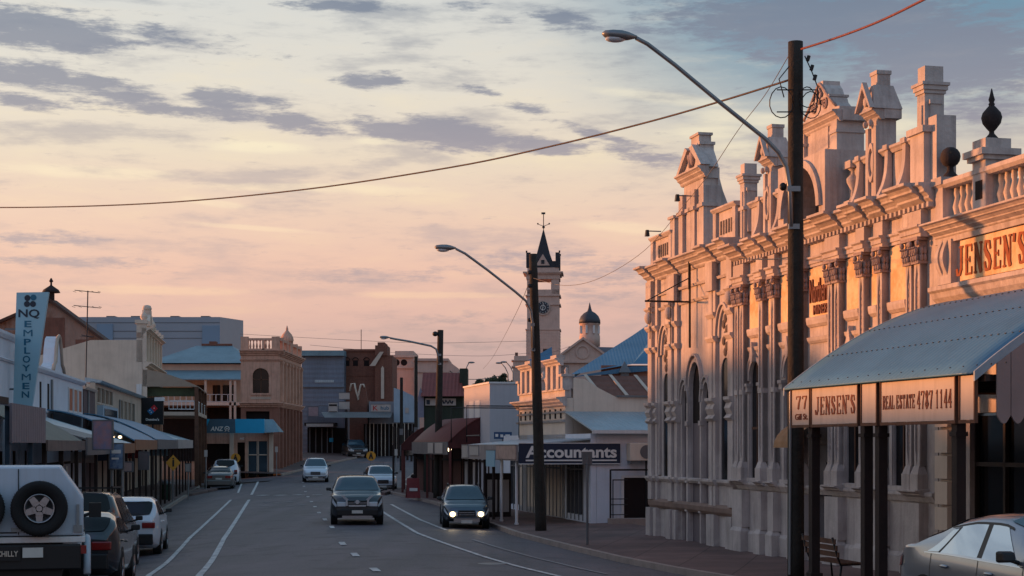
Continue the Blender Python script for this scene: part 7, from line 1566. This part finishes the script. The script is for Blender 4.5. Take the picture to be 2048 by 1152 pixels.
# ================================================================ VEHICLES
def pw(tb, x):
    if x <= tb[0][0]: return tb[0][1]
    for (a, va), (b, vb) in zip(tb, tb[1:]):
        if x <= b:
            t = (x - a) / (b - a); t = t * t * (3 - 2 * t) * .35 + t * .65; return va + (vb - va) * t
    return tb[-1][1]
class Car:
    def __init__(s, name, lab, X, Y, a, L, W, top, belt, bottom, paintm, group=None, tum=.42, hwend=.8, cat='car', zoff=0, glass=glassb, roof_in=.1):
        s.L, s.W, s.top, s.belt, s.bot, s.tum, s.he, s.ri = L, W, top, belt, bottom, tum, hwend, roof_in
        g = gz(X, Y) + zoff; s.t = thing(name, lab, cat, X, Y, g, a, group=group, absz=False); s.paint = paintm; s.glass = glass
        # follow the slope of the road
        fx, fy = math.cos(a), math.sin(a); dz = gz(X + fx * L * .3, Y + fy * L * .3) - gz(X - fx * L * .3, Y - fy * L * .3); s.t.rotation_euler = (0, -math.atan2(dz, L * .6), a)
    def hw(s, x):
        e = min(x + s.L / 2, s.L / 2 - x); k = min(1, max(0, e) / .55); return s.W / 2 * (s.he + (1 - s.he) * math.sin(k * math.pi / 2))
    def S(s, x, v):
        x = max(-s.L / 2, min(s.L / 2, x)); hw = s.hw(x); zt = pw(s.top, x); zb = pw(s.belt, x); z0 = pw(s.bot, x); zb = min(zb, zt - .02)
        k = max(0., zt - zb); rw = hw * .965 - s.tum * max(0, k - .06); rw = max(rw, hw * .5); ri = min(s.ri, .3 * k + .05)
        P_ = [(0, z0), (hw * .86, z0), (hw * .975, z0 + .1), (hw, z0 + (zb - z0) * .45), (hw * .995, z0 + (zb - z0) * .75), (hw * .965, zb), (rw + .015, zt - .07 * min(1, k * 3) - .005), (rw - ri, zt), (rw * .5, zt + .018), (0, zt + .025)]
        v = max(0, min(8.9999, v)); i = int(v); t = v - i
        a, b = P_[i], P_[i + 1]; return (x, a[0] + (b[0] - a[0]) * t, a[1] + (b[1] - a[1]) * t)
    def xs(s):
        out = []
        n = 44
        for i in range(n + 1): u = i / n; out.append(-s.L / 2 + s.L * (u + .035 * math.sin(2 * math.pi * u) * -1))
        return out
    def body(s, wheels, wr):
        vv = [0, 1, 2, 3, 4, 5, 5.5, 6, 7, 8, 9]; xs = s.xs(); m_ = len(vv); vs = []
        for x in xs:
            half = [s.S(x, v) for v in vv]; vs += half + [(p[0], -p[1], p[2]) for p in half[-2:0:-1]]
        k = 2 * m_ - 2; f = MB(); f.add(vs, [(j * k + i, j * k + (i + 1) % k, (j + 1) * k + (i + 1) % k, (j + 1) * k + i) for j in range(len(xs) - 1) for i in range(k)], True)
        f.add(vs[:k], [tuple(range(k))]); f.add(vs[-k:], [tuple(range(k))])
        s.b = f.build('body', s.paint, s.t)
        # wheels over applied black discs that stand for the shaded wheel wells
        for wx in wheels:
            for sy in (-1, 1):
                hw = s.hw(wx); f = MB(); f.cyl((wx, sy * (hw - .22), wr), (wx, sy * (hw + .004), wr), wr * 1.16, n=26); f.build('arch_dark_disc', blackpl, s.t)
                f = MB(); w_ = f
                yo = sy * (hw + .014); yi = sy * (hw - .2); n = 24; prf = [(wr * .62, yo), (wr * .9, yo), (wr, yo - sy * .03), (wr, yi), (wr * .6, yi)]; vs = []
                for r, y in prf:
                    for i in range(n): a = 2 * math.pi * i / n; vs.append((wx + r * math.cos(a), y, wr + r * math.sin(a)))
                f.add(vs, [(j * n + i, j * n + (i + 1) % n, (j + 1) * n + (i + 1) % n, (j + 1) * n + i) for j in range(len(prf) - 1) for i in range(n)], True)
                wl = f.build('wheel', tyre, s.t)
                f = MB(); f.cyl((wx, sy * (hw - .1), wr), (wx, sy * (hw - .03), wr), wr * .62, n=20)
                for i in range(5):
                    a = 2 * math.pi * i / 5 + .3; c_, s_ = math.cos(a), math.sin(a); f.cyl((wx, sy * (hw - .0), wr), (wx + c_ * wr * .6, sy * (hw - .005), wr + s_ * wr * .6), .04, .025, n=6)
                f.build('rim', alloy, wl)
    def patch(s, name, x0, x1, v0, v1, m_, off=.012, sides=(-1, 1), nx=8, nv=4, x0t=None, x1t=None, parent=None):
        """panel following the body surface; x0t/x1t: ends at the upper edge (raked windows)"""
        x0t = x0 if x0t is None else x0t; x1t = x1 if x1t is None else x1t; o = []
        for sd in sides:
            vs = []; e = .02
            for j in range(nv + 1):
                for i in range(nx + 1):
                    q = j / nv; x = (x0 + (x0t - x0) * q) + ((x1 + (x1t - x1) * q) - (x0 + (x0t - x0) * q)) * i / nx; v = v0 + (v1 - v0) * q
                    p = Vector(s.S(x, v)); dx = Vector(s.S(x + e, v)) - Vector(s.S(x - e, v)); dv = Vector(s.S(x, v + .05)) - Vector(s.S(x, v - .05)); nn = dv.cross(dx)
                    nn = -nn if nn.y < 0 and v < 7 else nn
                    if nn.length > 1e-9: nn.normalize()
                    if v >= 6 and nn.z < 0: nn = -nn
                    p = p + nn * off; vs.append((p.x, sd * p.y, p.z))
            f = MB(); f.add(vs, [(j * (nx + 1) + i, j * (nx + 1) + i + 1, (j + 1) * (nx + 1) + i + 1, (j + 1) * (nx + 1) + i) for j in range(nv) for i in range(nx)], True); o.append(f.build(name, m_, parent or s.t))
        return o
    def screen(s, name, xb, xt, m_, inset=.1, off=.012, zt_off=.03, bow=.12):
        """windscreen or rear window: raked panel across the car from the belt (xb) to the roof (xt)"""
        vs = []; nv, nu = 8, 14; sg_ = 1 if xb > xt else -1
        for j in range(nv + 1):
            q = j / nv; x = xb + (xt - xb) * q; hwd = s.S(x, 6)[1] - inset * (1 - .35 * q)
            for i in range(nu + 1):
                u = -1 + 2 * i / nu; y = u * hwd; xx = x - sg_ * bow * abs(u) ** 2.5 * .5
                P_ = [s.S(xx, v) for v in (5, 5.5, 6, 6.5, 6.999, 7.5, 8, 8.5, 8.999)]; z = P_[-1][2]
                for a, b in zip(P_, P_[1:]):
                    if b[1] <= abs(y) <= a[1] + 1e-6:
                        t = (a[1] - abs(y)) / max(1e-6, a[1] - b[1]); z = a[2] + (b[2] - a[2]) * t; break
                vs.append((xx + sg_ * off * .8, y, z + off))
        f = MB(); f.add(vs, [(j * (nu + 1) + i, j * (nu + 1) + i + 1, (j + 1) * (nu + 1) + i + 1, (j + 1) * (nu + 1) + i) for j in range(nv) for i in range(nu)], True); return f.build(name, m_, s.t)
    def end(s, name, sign, y0, y1, z0, z1, m_, d0=.0, d1=.03, par=None, rnd=.0):
        x = sign * s.L / 2; f = MB(); f.box(x + sign * d0 - sign * .06, x + sign * (d0 + d1), y0, y1, z0, z1); return f.build(name, m_, par or s.t, bevel=rnd)
    def mirror(s, x, z, m_, size=1.):
        for sy in (-1, 1):
            hw = s.hw(x); f = MB(); f.add([(x + a * .06 * size, sy * (hw + .1) + b * .1 * size, z + .07 + c_ * .065 * size) for a, b, c_ in ((-1, -.9, -.9), (1, -.6, -.8), (1, .7, -.8), (-1, 1, -.9), (-1, -.9, .9), (.7, -.6, .75), (.7, .7, .7), (-1, 1, .85))], [(0, 3, 2, 1), (4, 5, 6, 7), (0, 1, 5, 4), (1, 2, 6, 5), (2, 3, 7, 6), (3, 0, 4, 7)]); f.cyl((x, sy * (hw - .05), z), (x, sy * (hw + .07), z + .04), .025); f.build('mirror', m_, s.t, bevel=.025)
    def handles(s, xsn, v=4.3):
        for x in xsn:
            for sy in (-1, 1): p = s.S(x, v); f = MB(); f.ball((p[0], sy * (p[1] + .02), p[2]), .1, .025, .022, 10, 6); f.build('door_handle', s.paint, s.t)
def suv(name, lab, X, Y, a, pm, L=4.6, W=1.84, H=1.68, hood=1.0, group=None, face='front', lights=None, dark_low=True, roofrails=False, box=False, cat='car', clr=.24):
    h2 = L / 2; rear_top = H - (.04 if box else .1)
    top = [(-h2, hood * .93), (-h2 + .08, hood + .04), (-h2 + (.22 if box else .5), rear_top), (-h2 + 1.0, H), (h2 - 2.25, H), (h2 - 1.95, H - .05), (h2 - 1.2, hood + .08), (h2 - 1.0, hood + .03), (h2 - .35, hood - .04), (h2 - .08, hood - .14), (h2, hood - .3)]
    belt = [(-h2, hood * .9), (-h2 + .3, hood + .06), (h2 - 1.5, hood + .0), (h2 - .4, hood - .1), (h2, hood - .36)]
    bot = [(-h2, .4), (-h2 + .4, clr), (h2 - .4, clr), (h2, .36)]
    c = Car(name, lab, X, Y, a, L, W, top, belt, bot, pm, group, tum=.4, cat=cat)
    wr = .36; c.body((-h2 + .88, h2 - .85), wr)
    c.screen('windscreen', h2 - 1.22, h2 - 1.93, c.glass); c.screen('rear_window', -h2 + .1, -h2 + (.22 if box else .46), glassd, inset=.12)
    c.patch('side_window', h2 - 2.35, h2 - 1.62, 5.08, 5.92, glassd, x0t=h2 - 2.3, x1t=h2 - 2.05); c.patch('side_window', h2 - 3.2, h2 - 2.45, 5.08, 5.92, glassd); c.patch('side_window', -h2 + .5, h2 - 3.3, 5.08, 5.92, glassd, x0t=-h2 + .75)
    c.mirror(h2 - 1.55, hood + .08, blackpl if dark_low else pm); c.handles((h2 - 2.5, h2 - 3.35))
    hwf = W / 2 * c.he
    # front
    z = hood - .3
    for sy in (-1, 1):
        o = c.patch('headlight', h2 - .34, h2 - .005, 4.1, 5.0, lampglass if not lights else lampglass, sides=(sy,), off=.012)[0]
        f = MB(); f.box(h2 - .03, h2 + .03, sy * (hwf - .33), sy * (hwf - .02), z - .12, z + .04); hl = f.build('headlight', lampglass, c.t, bevel=.02)
        if lights: f = MB(); f.cyl((h2 + .03, sy * (hwf - .16), z - .05), (h2 + .05, sy * (hwf - .16), z - .05), .085, n=16); f.build('bulb', headon, hl)
        if lights:
            ld = bpy.data.lights.new('headlamp_beam', 'SPOT'); lo = bpy.data.objects.new('headlamp_beam', ld); col.objects.link(lo); lo.parent = c.t; ld.energy = 7; ld.color = (1, .8, .55); ld.spot_size = R(70); ld.spot_blend = .8; ld.shadow_soft_size = .08
            lo.location = (h2 + .1, sy * (hwf - .16), z - .05); lo.rotation_euler = Vector((-1, 0, .22)).to_track_quat('Z', 'Y').to_euler()
        f = MB(); f.box(-h2 - .03, -h2 + .14, sy * (hwf - (.16 if box else .3)), sy * (hwf + .055), hood - (.34 if box else .26), hood - (.04 if box else .1)); f.build('tail_light', tailred, c.t, bevel=.02)
    f = MB(); f.box(h2 - .05, h2 + .025, -hwf + .36, hwf - .36, z - .13, z + .08); gr = f.build('grille', blackpl, c.t)
    f = MB(); f.box(h2 + .02, h2 + .035, -hwf + .38, hwf - .38, z - .01, z + .015); f.box(h2 + .02, h2 + .035, -hwf + .38, hwf - .38, z - .08, z - .06); f.build('grille_bar', chrome, gr)
    for q_ in ((h2 - .1, h2 + .05, -hwf, hwf, .34, z - .22), (-h2 - .05, -h2 + .1, -hwf, hwf, .36, .66)): f = MB(); f.box(*q_); f.build_('bumper', blackpl if dark_low else pm, c.t, bevel=.03)
    f = MB(); f.box(h2 - .1, h2 + .02, -hwf + .2, hwf - .2, .24, .36); f.build('skid_plate', alloy if dark_low else blackpl, c.t)
    f = MB(); f.box(h2 + .05, h2 + .065, -.19, .19, z - .36, z - .25); f.build('number_plate', platem, c.t); f = MB(); f.box(-h2 - .07, -h2 - .03, -.2, .2, hood - .28, hood - .17); f.build('number_plate', platem, c.t)
    if roofrails:
        for sy in (-1, 1): f = MB(); f.tube([(-h2 + .8, sy * W * .34, H - .02), (-h2 + .95, sy * W * .34, H + .05), (h2 - 2.4, sy * W * .34, H + .05), (h2 - 2.2, sy * W * .34, H - .0)], .022); f.build('roof_rail', blackpl if pm != car_white else galv, c.t)
    f = MB(); f.cyl((-h2 + 1.0, .3, H), (-h2 + .9, .3, H + .18), .008, n=5); f.build('aerial', blackp, c.t)
    f = MB()
    for sy in (-1, 1): f.box(h2 - 1.12, h2 - 1.1, sy * .1 + .15, sy * .1 + .6, hood + .08, hood + .1)
    return c
AO = math.atan2(-.989, .147); AAW = math.atan2(.989, -.147)      # oncoming, going away
# charcoal four-wheel drive leading the oncoming traffic
c = suv('four_wheel_drive', 'dark grey oncoming four wheel drive with a silver framed grille, mid road', -5.68, 58.4, math.atan2(-.99, .11), car_dark, L=4.8, W=1.82, H=1.66, hood=1.08, box=True)
h2 = 2.4; f = MB()
for s in (-1, 1):
    f.prism_xz([(0, 0), (0, 0), (0, 0)], 0, 0) if False else None
    f.add([(h2 + .05, s * .3, .9), (h2 + .05, s * .42, .9), (h2 + .06, s * .58, 1.05), (h2 + .06, s * .46, 1.05), (h2 + .08, s * .3, .9), (h2 + .08, s * .42, .9), (h2 + .09, s * .58, 1.05), (h2 + .09, s * .46, 1.05)], [(4, 5, 6, 7), (0, 1, 5, 4), (1, 2, 6, 5), (2, 3, 7, 6), (3, 0, 4, 7)])
f.box(h2 + .04, h2 + .08, -.3, .3, .66, .7); f.box(h2 + .04, h2 + .08, -.46, -.3, .68, .9) if False else None
f.box(h2 + .04, h2 + .08, -.4, -.34, .68, .92); f.box(h2 + .04, h2 + .08, .34, .4, .68, .92); f.cyl((h2 + .05, 0, .82), (h2 + .1, 0, .82), .07, n=20); f.box(h2 + .05, h2 + .11, -.1, .1, .81, .83); f.build('grille_frame', bright_trim, c.t)
# white oncoming car further on
c = suv('oncoming_car', 'white oncoming family car further up the road beyond the crossing', (631 - 1024) / FPX * 110, 110, math.atan2(-.99, .12), car_white, L=4.4, W=1.72, H=1.56, hood=.94)
c = suv('parked_car', 'white car parked facing the camera at the right kerb before the red awnings', (760 - 1024) / FPX * 95.5, 95.5, math.atan2(-.98, .17), car_white, L=4.2, W=1.68, H=1.46, hood=.9)
c = suv('oncoming_wagon', 'blue-grey oncoming wagon with both headlights lit, near the right kerb', (928 - 1024) / FPX * 57.4, 57.4, math.atan2(-.99, .075), car_slate, L=4.2, W=1.62, H=1.45, hood=.86, lights=True, roofrails=True)
# left kerb
c = suv('small_wagon', 'small white high-roofed hatchback parked on the left, seen from behind', -10.98, 46.4, AAW, car_white, L=4.1, W=1.76, H=1.64, hood=1.08)
c = suv('dark_wagon', 'dark roof-racked four wheel drive on the left, between black car and white hatchback', -10.3, 39.4, AAW, car_dark, L=4.8, W=1.86, H=1.92, hood=1.12, box=True)
f = MB()
for x in (-1.4, -.6, .2): f.box(x - .03, x + .03, -.62, .62, 2.01, 2.05)
for s in (-1, 1): f.box(-1.9, .5, s * .62 - .025, s * .62 + .025, 2.03, 2.07); f.box(-1.6, -1.55, s * .6 - .02, s * .6 + .02, 1.9, 2.03); f.box(.2, .25, s * .6 - .02, s * .6 + .02, 1.9, 2.03)
f.build('roof_rack', blackpl, c.t)
f = MB(); f.cyl((1.2, .8, 1.1), (1.2, .8, 2.6), .012, n=5); f.build('whip_aerial', pale_post, c.t)
c = suv('dark_hatchback', 'glossy black car on the left mostly hidden behind the white canopied vehicle', -8.42, 31.3, AAW, car_dark, L=4.2, W=1.78, H=1.42, hood=.98)
c = suv('parked_ute', 'white four wheel drive parked at the far left kerb beyond the grey sedan', (453 - 1024) / FPX * 111.5, 111.5, AAW, car_white, L=4.9, W=1.86, H=1.78, hood=1.15, box=True, cat='car')
c = suv('far_car', 'dark parked four wheel drive far up the street below the white far shops', (709 - 1024) / FPX * 152, 152, math.atan2(-.97, .25), car_dark, L=4.9, W=1.9, H=1.72, hood=1.05, box=True, lights=False)
f = MB(); f.cyl((2.5, .7, .8), (2.53, .7, .8), .1); f.cyl((2.5, -.7, .8), (2.53, -.7, .8), .1); f.build('reflector', lampglass, c.t)
c = suv('far_car', 'dark far car with a pale roof, just right of the other far one', (757 - 1024) / FPX * 163, 163, math.atan2(-.9, .3), car_dark, L=4.7, W=1.9, H=1.8, hood=1.05, box=True); f = MB(); f.box(-1.8, .6, -.7, .7, 1.8, 1.95); f.build('roof_box', car_white, c.t, bevel=.05)
c = suv('far_car', 'white van tucked far up the street right of the dark pale-roofed car', (776 - 1024) / FPX * 176, 176, math.atan2(-.9, .3), car_white, L=4.7, W=1.9, H=1.9, hood=1.1, box=True)
# sedans
def sedan(name, lab, X, Y, a, pm, L=4.75, W=1.85, H=1.46, detail=False, zoff=0):
    h2 = L / 2; k = L / 4.75
    top = [(-h2, .92), (-h2 + .06, 1.03), (-h2 + .35, 1.075), (-h2 + .62, 1.09), (-h2 + 1.0, 1.24), (-h2 + 1.45, H - .06), (-h2 + 1.95, H), (-h2 + 2.5, H - .005), (-h2 + 2.95, H - .09), (h2 - 1.35, 1.08), (h2 - 1.1, .99), (h2 - .5, .9), (h2 - .1, .78), (h2, .64)]
    belt = [(-h2, .86), (-h2 + .5, .99), (-h2 + 1.5, .97), (h2 - 1.6, .9), (h2 - .4, .8), (h2, .6)]
    bot = [(-h2, .36), (-h2 + .4, .2), (h2 - .4, .2), (h2, .3)]
    c = Car(name, lab, X, Y, a, L, W, top, belt, bot, pm, None, tum=.52, hwend=.82, zoff=zoff, roof_in=.16)
    c.body((-h2 + .98, h2 - .9), .33)
    c.screen('windscreen', h2 - 1.42, h2 - 1.9 + .08 - .3, c.glass, inset=.08); c.screen('rear_window', -h2 + .72, -h2 + 1.4, glassd, inset=.1)
    gl = mat('side_glass', (16, 20, 24), .03, var=.1, bump=0, spec=1.0); gl.node_tree.nodes['Principled BSDF'].inputs['IOR'].default_value = 2.3; gl.node_tree.nodes['Principled BSDF'].inputs['Metallic'].default_value = .6; gl.node_tree.nodes['Principled BSDF'].inputs['Base Color'].links and gl.node_tree.links.remove(gl.node_tree.nodes['Principled BSDF'].inputs['Base Color'].links[0]); gl.node_tree.nodes['Principled BSDF'].inputs['Base Color'].default_value = (.55, .62, .66, 1)
    b1 = -h2 + 2.28
    c.patch('side_window', b1 + .05, h2 - 1.62, 5.06, 5.93, gl, x0t=b1 + .0, x1t=h2 - 2.12, off=.006); c.patch('side_window', -h2 + 1.34, b1 - .06, 5.06, 5.93, gl, x0t=-h2 + 1.62, x1t=b1 - .1, off=.006)
    c.patch('quarter_window', -h2 + 1.02, -h2 + 1.29, 5.1, 5.86, gl, x0t=-h2 + 1.42, x1t=-h2 + 1.57, off=.006)
    tr = blackpl
    c.patch('window_trim', -h2 + .95, h2 - 1.5, 4.99, 5.06, chrome if detail else tr, off=.008)
    c.patch('window_trim', b1 - .06, b1 + .05, 5.06, 5.93, tr, x0t=b1 - .1, x1t=b1 - .0, off=.007)
    c.patch('window_trim', -h2 + 1.29, -h2 + 1.34, 5.06, 5.9, tr, x0t=-h2 + 1.57, x1t=-h2 + 1.62, off=.007)
    c.patch('window_trim', -h2 + 1.4, h2 - 2.0, 5.93, 5.99, tr, off=.008)
    c.mirror(h2 - 1.62, .95, blackpl, 1.15 if detail else 1.); c.handles((-h2 + 1.5, -h2 + 2.55))
    for x in (b1 - .02, h2 - 1.5, -h2 + 1.12): c.patch('door_gap', x, x + .012, 2.2, 5.0, blackpl, off=.003, nx=1, nv=10)
    c.patch('rocker_trim', -h2 + 1.3, h2 - 1.2, 1.3, 2.0, blackpl, off=.01)
    hwf = W / 2 * c.he
    for sy in (-1, 1):
        c.patch('tail_light', -h2 + .005, -h2 + .32, 4.2, 4.95, tailred, sides=(sy,), off=.012); f = MB(); f.box(-h2 - .02, -h2 + .05, sy * (hwf - .34), sy * (hwf - .02), .74, .92); f.build('tail_light', tailred, c.t, bevel=.02)
        c.patch('headlight', h2 - .5, h2 - .01, 4.1, 4.95, lampglass, sides=(sy,), off=.012)
    f = MB(); f.box(h2 - .05, h2 + .02, -.5, .5, .42, .6); f.build('grille', blackpl, c.t); f = MB(); f.box(-h2 - .04, -h2 + .1, -hwf, hwf, .3, .62); f.build('bumper', pm, c.t, bevel=.04)
    f = MB(); f.box(-h2 - .05, -h2 - .02, -.2, .2, .66, .77); f.build('number_plate', platem, c.t)
    return c
sd_ = sedan('silver_sedan', 'silver sedan parked at the kerb in the bottom right corner, below the lettered awning boards', 6.34, 18.75, AR, car_silver, detail=True)
sedan('grey_sedan', 'grey sedan seen from behind at the far left kerb, before the white four wheel drive', (440 - 1024) / FPX * 104.5, 104.5, AAW, car_grey, L=4.7, W=1.82, H=1.46)
# white vehicle with the big canopy and two spare wheels
HP = math.atan2(.965, -.263); cx, cy = -7.06 - .66, 22.9 + 2.41; g = gz(cx, cy - 2); pt = thing('canopy_vehicle', 'white boxy canopy vehicle with two spare wheels on its back, nearest on the left', 'vehicle', cx, cy, g, HP, absz=False)
# x forward (away), rear face at x = -2.5
f = MB(); W2 = .9
sec = [(-W2, 1.1), (-W2, 1.62), (-W2 + .33, 2.09), (W2 - .33, 2.09), (W2, 1.62), (W2, 1.1)]
vs = [(-2.5, y, z) for y, z in sec] + [(-.2, y, z) for y, z in sec]; n = 6
f.add(vs, [tuple(range(n)), tuple(range(2 * n - 1, n - 1, -1))] + [(i, i + n, (i + 1) % n + n, (i + 1) % n) for i in range(n)]); f.build('canopy', canopy_w, pt, bevel=.025)
f = MB(); f.box(-2.53, -.15, -W2 - .02, W2 + .02, 1.0, 1.085); f.build('tray_rail', white_p, pt, bevel=.01)
f = MB(); f.box(-2.51, -2.5, .02, W2 - .06, 1.14, 1.16); f.box(-2.515, -2.5, -.006, .006, 1.12, 2.06); f.build('door_seam', blackpl, pt)
f = MB(); f.box(-.1, 2.2, -.88, .88, .7, 1.15); f.taper(-.1, 1.3, -.88, .88, 1.15, 1.85, .25, .16); f.build('cab', car_white, pt, bevel=.06)
f = MB(); f.box(-2.45, 1.4, -.6, .6, .45, .98); f.build('chassis', blackpl, pt)
f = MB(); f.box(-2.62, -2.5, -.86, .86, .62, .98); rb = f.build('rear_bar', blackpl, pt, bevel=.02)
f = MB(); f.box(-2.635, -2.62, -.62, -.2, .74, .88) if False else f.box(-2.66, -2.62, -.34, -.06, .8, .94); f.build('number_plate', platem, rb)
for sy in (-1, 1):
    f = MB(); f.box(-2.6, -2.52, sy * .7, sy * .94, .84, .96); f.build('tail_light', tailred, pt)
    f = MB(); n = 10; pts = [(-2.2 + 1.3 * i / n, sy * .95, .52 + .5 * math.sin(math.pi * (i / n) ** .8)) for i in range(n + 1)]; f.tube(pts, .055, 8); f.box(-2.35, -1.0, sy * .86, sy * 1.02, .55, 1.0) if False else None; f.build('mudguard', canopy_w, pt)
    f = MB(); f.cyl((-1.55, sy * .7, .4), (-1.55, sy * .97, .4), .4, n=26); w1 = f.build('wheel', tyre, pt, bevel=.03); f = MB(); f.cyl((-1.55, sy * .97, .4), (-1.55, sy * .985, .4), .22, n=18); f.build('rim', alloy, w1)
    f = MB(); f.cyl((1.4, sy * .7, .4), (1.4, sy * .93, .4), .4, n=26); w1 = f.build('wheel', tyre, pt, bevel=.03); f = MB(); f.cyl((1.4, sy * .93, .4), (1.4, sy * .945, .4), .22, n=18); f.build('rim', alloy, w1)
    f = MB(); f.box(1.14, 1.22, sy * 1.0, sy * 1.2, 1.2, 1.44); f.cyl((1.2, sy * .85, 1.2), (1.2, sy * 1.05, 1.27), .03); f.build('mirror', blackpl, pt)
f = MB()
for z in (1.95, 1.2): f.box(-2.53, -2.5, -W2 + .02, -W2 + .14, z - .05, z + .05) if z < 1.5 else None
f.box(-2.54, -2.5, -.12, .1, 1.16, 1.22); f.box(-2.535, -2.5, -W2 + .06, -W2 + .1, 1.2, 1.55); f.build('latch', galv, pt)
f = MB()
for y in (-.5, 0, .5): f.box(-1.3 + y, -1.22 + y, -W2 - .006, -W2 + .001, 1.12, 1.58)
f.box(-2.3, -.4, -W2 - .012, -W2, 1.14, 1.17); f.build('side_seam', blackpl, pt)
f = MB(); f.box(-2.53, -2.5, .55, .68, 2.0, 2.05); f.build('marker_lamp', tailred, pt)
# the number plate lettering board
f = MB(); f.box(-2.66, -2.62, -.03, .34, .76, .96); f.build('name_plate', blackpl, rb)
def plate_text(s, y0, y1, z0, z1, x, m_, par):
    o = text('lettering', s, 0, y1 - y0, z0, z1, 0, m_, par, bold=.012)
    for v in o.data.vertices: u, y_, z = v.co; v.co = (x + y_ - .004, y1 - u, z)
plate_text('CHILLY', .0, .29, .82, .9, -2.66, pale_post, rb)
# spare wheels bolted on the back
for yc in (-.29, .575):
    zc = 1.5; xr = -2.52; f = MB(); n = 40; prf = [(.2, xr - .16), (.23, xr - .2), (.27, xr - .235), (.33, xr - .255), (.375, xr - .24), (.392, xr - .2), (.392, xr - .06), (.37, xr)]; vs = []
    for r, x in prf:
        for i in range(n): a = 2 * math.pi * i / n; vs.append((x, yc + r * math.cos(a), zc + r * math.sin(a)))
    f.add(vs, [(j * n + i, j * n + (i + 1) % n, (j + 1) * n + (i + 1) % n, (j + 1) * n + i) for j in range(len(prf) - 1) for i in range(n)], True)
    for i in range(60): a = 2 * math.pi * i / 60; f.add([(xr - .07, yc + .394 * math.cos(a), zc + .394 * math.sin(a)), (xr - .2, yc + .394 * math.cos(a), zc + .394 * math.sin(a)), (xr - .2, yc + .402 * math.cos(a + .05), zc + .402 * math.sin(a + .05)), (xr - .07, yc + .402 * math.cos(a + .05), zc + .402 * math.sin(a + .05))], [(0, 1, 2, 3)])
    sp = f.build('spare_wheel', tyre, pt)
    f = MB(); n = 30; prf = [(.212, xr - .2), (.205, xr - .215), (.19, xr - .2), (.175, xr - .1), (.06, xr - .09)]; vs = []
    for r, x in prf:
        for i in range(n): a = 2 * math.pi * i / n; vs.append((x, yc + r * math.cos(a), zc + r * math.sin(a)))
    f.add(vs, [(j * n + i, j * n + (i + 1) % n, (j + 1) * n + (i + 1) % n, (j + 1) * n + i) for j in range(len(prf) - 1) for i in range(n)], True)
    for i in range(5):
        a = 2 * math.pi * i / 5 - math.pi / 2; c_, s_ = math.cos(a), math.sin(a); u = Vector((0, -s_, c_))
        ctr = Vector((xr - .15, yc, zc)); p = [ctr + Vector((0, c_, s_)) * .05, ctr + Vector((.0, c_, s_)) * .195]
        w0, w1_ = .055, .04; b = [p[0] + u * w0, p[0] - u * w0, p[1] - u * w1_, p[1] + u * w1_]; f.add([tuple(v + Vector((-.035, 0, 0))) for v in b] + [tuple(v + Vector((.05, 0, 0))) for v in b], [(0, 1, 2, 3), (0, 4, 5, 1), (1, 5, 6, 2), (2, 6, 7, 3), (3, 7, 4, 0)])
    f.cyl((xr - .1, yc, zc), (xr - .2, yc, zc), .05, .042, 16); f.build('rim', alloy, sp)
    f = MB(); f.cyl((xr, yc, zc), (xr - .2, yc, zc), .1, n=20, cap=False); f.cyl((xr - .08, yc, zc), (xr - .085, yc, zc), .19, n=24); f.build('hub_backing', blackpl, sp)
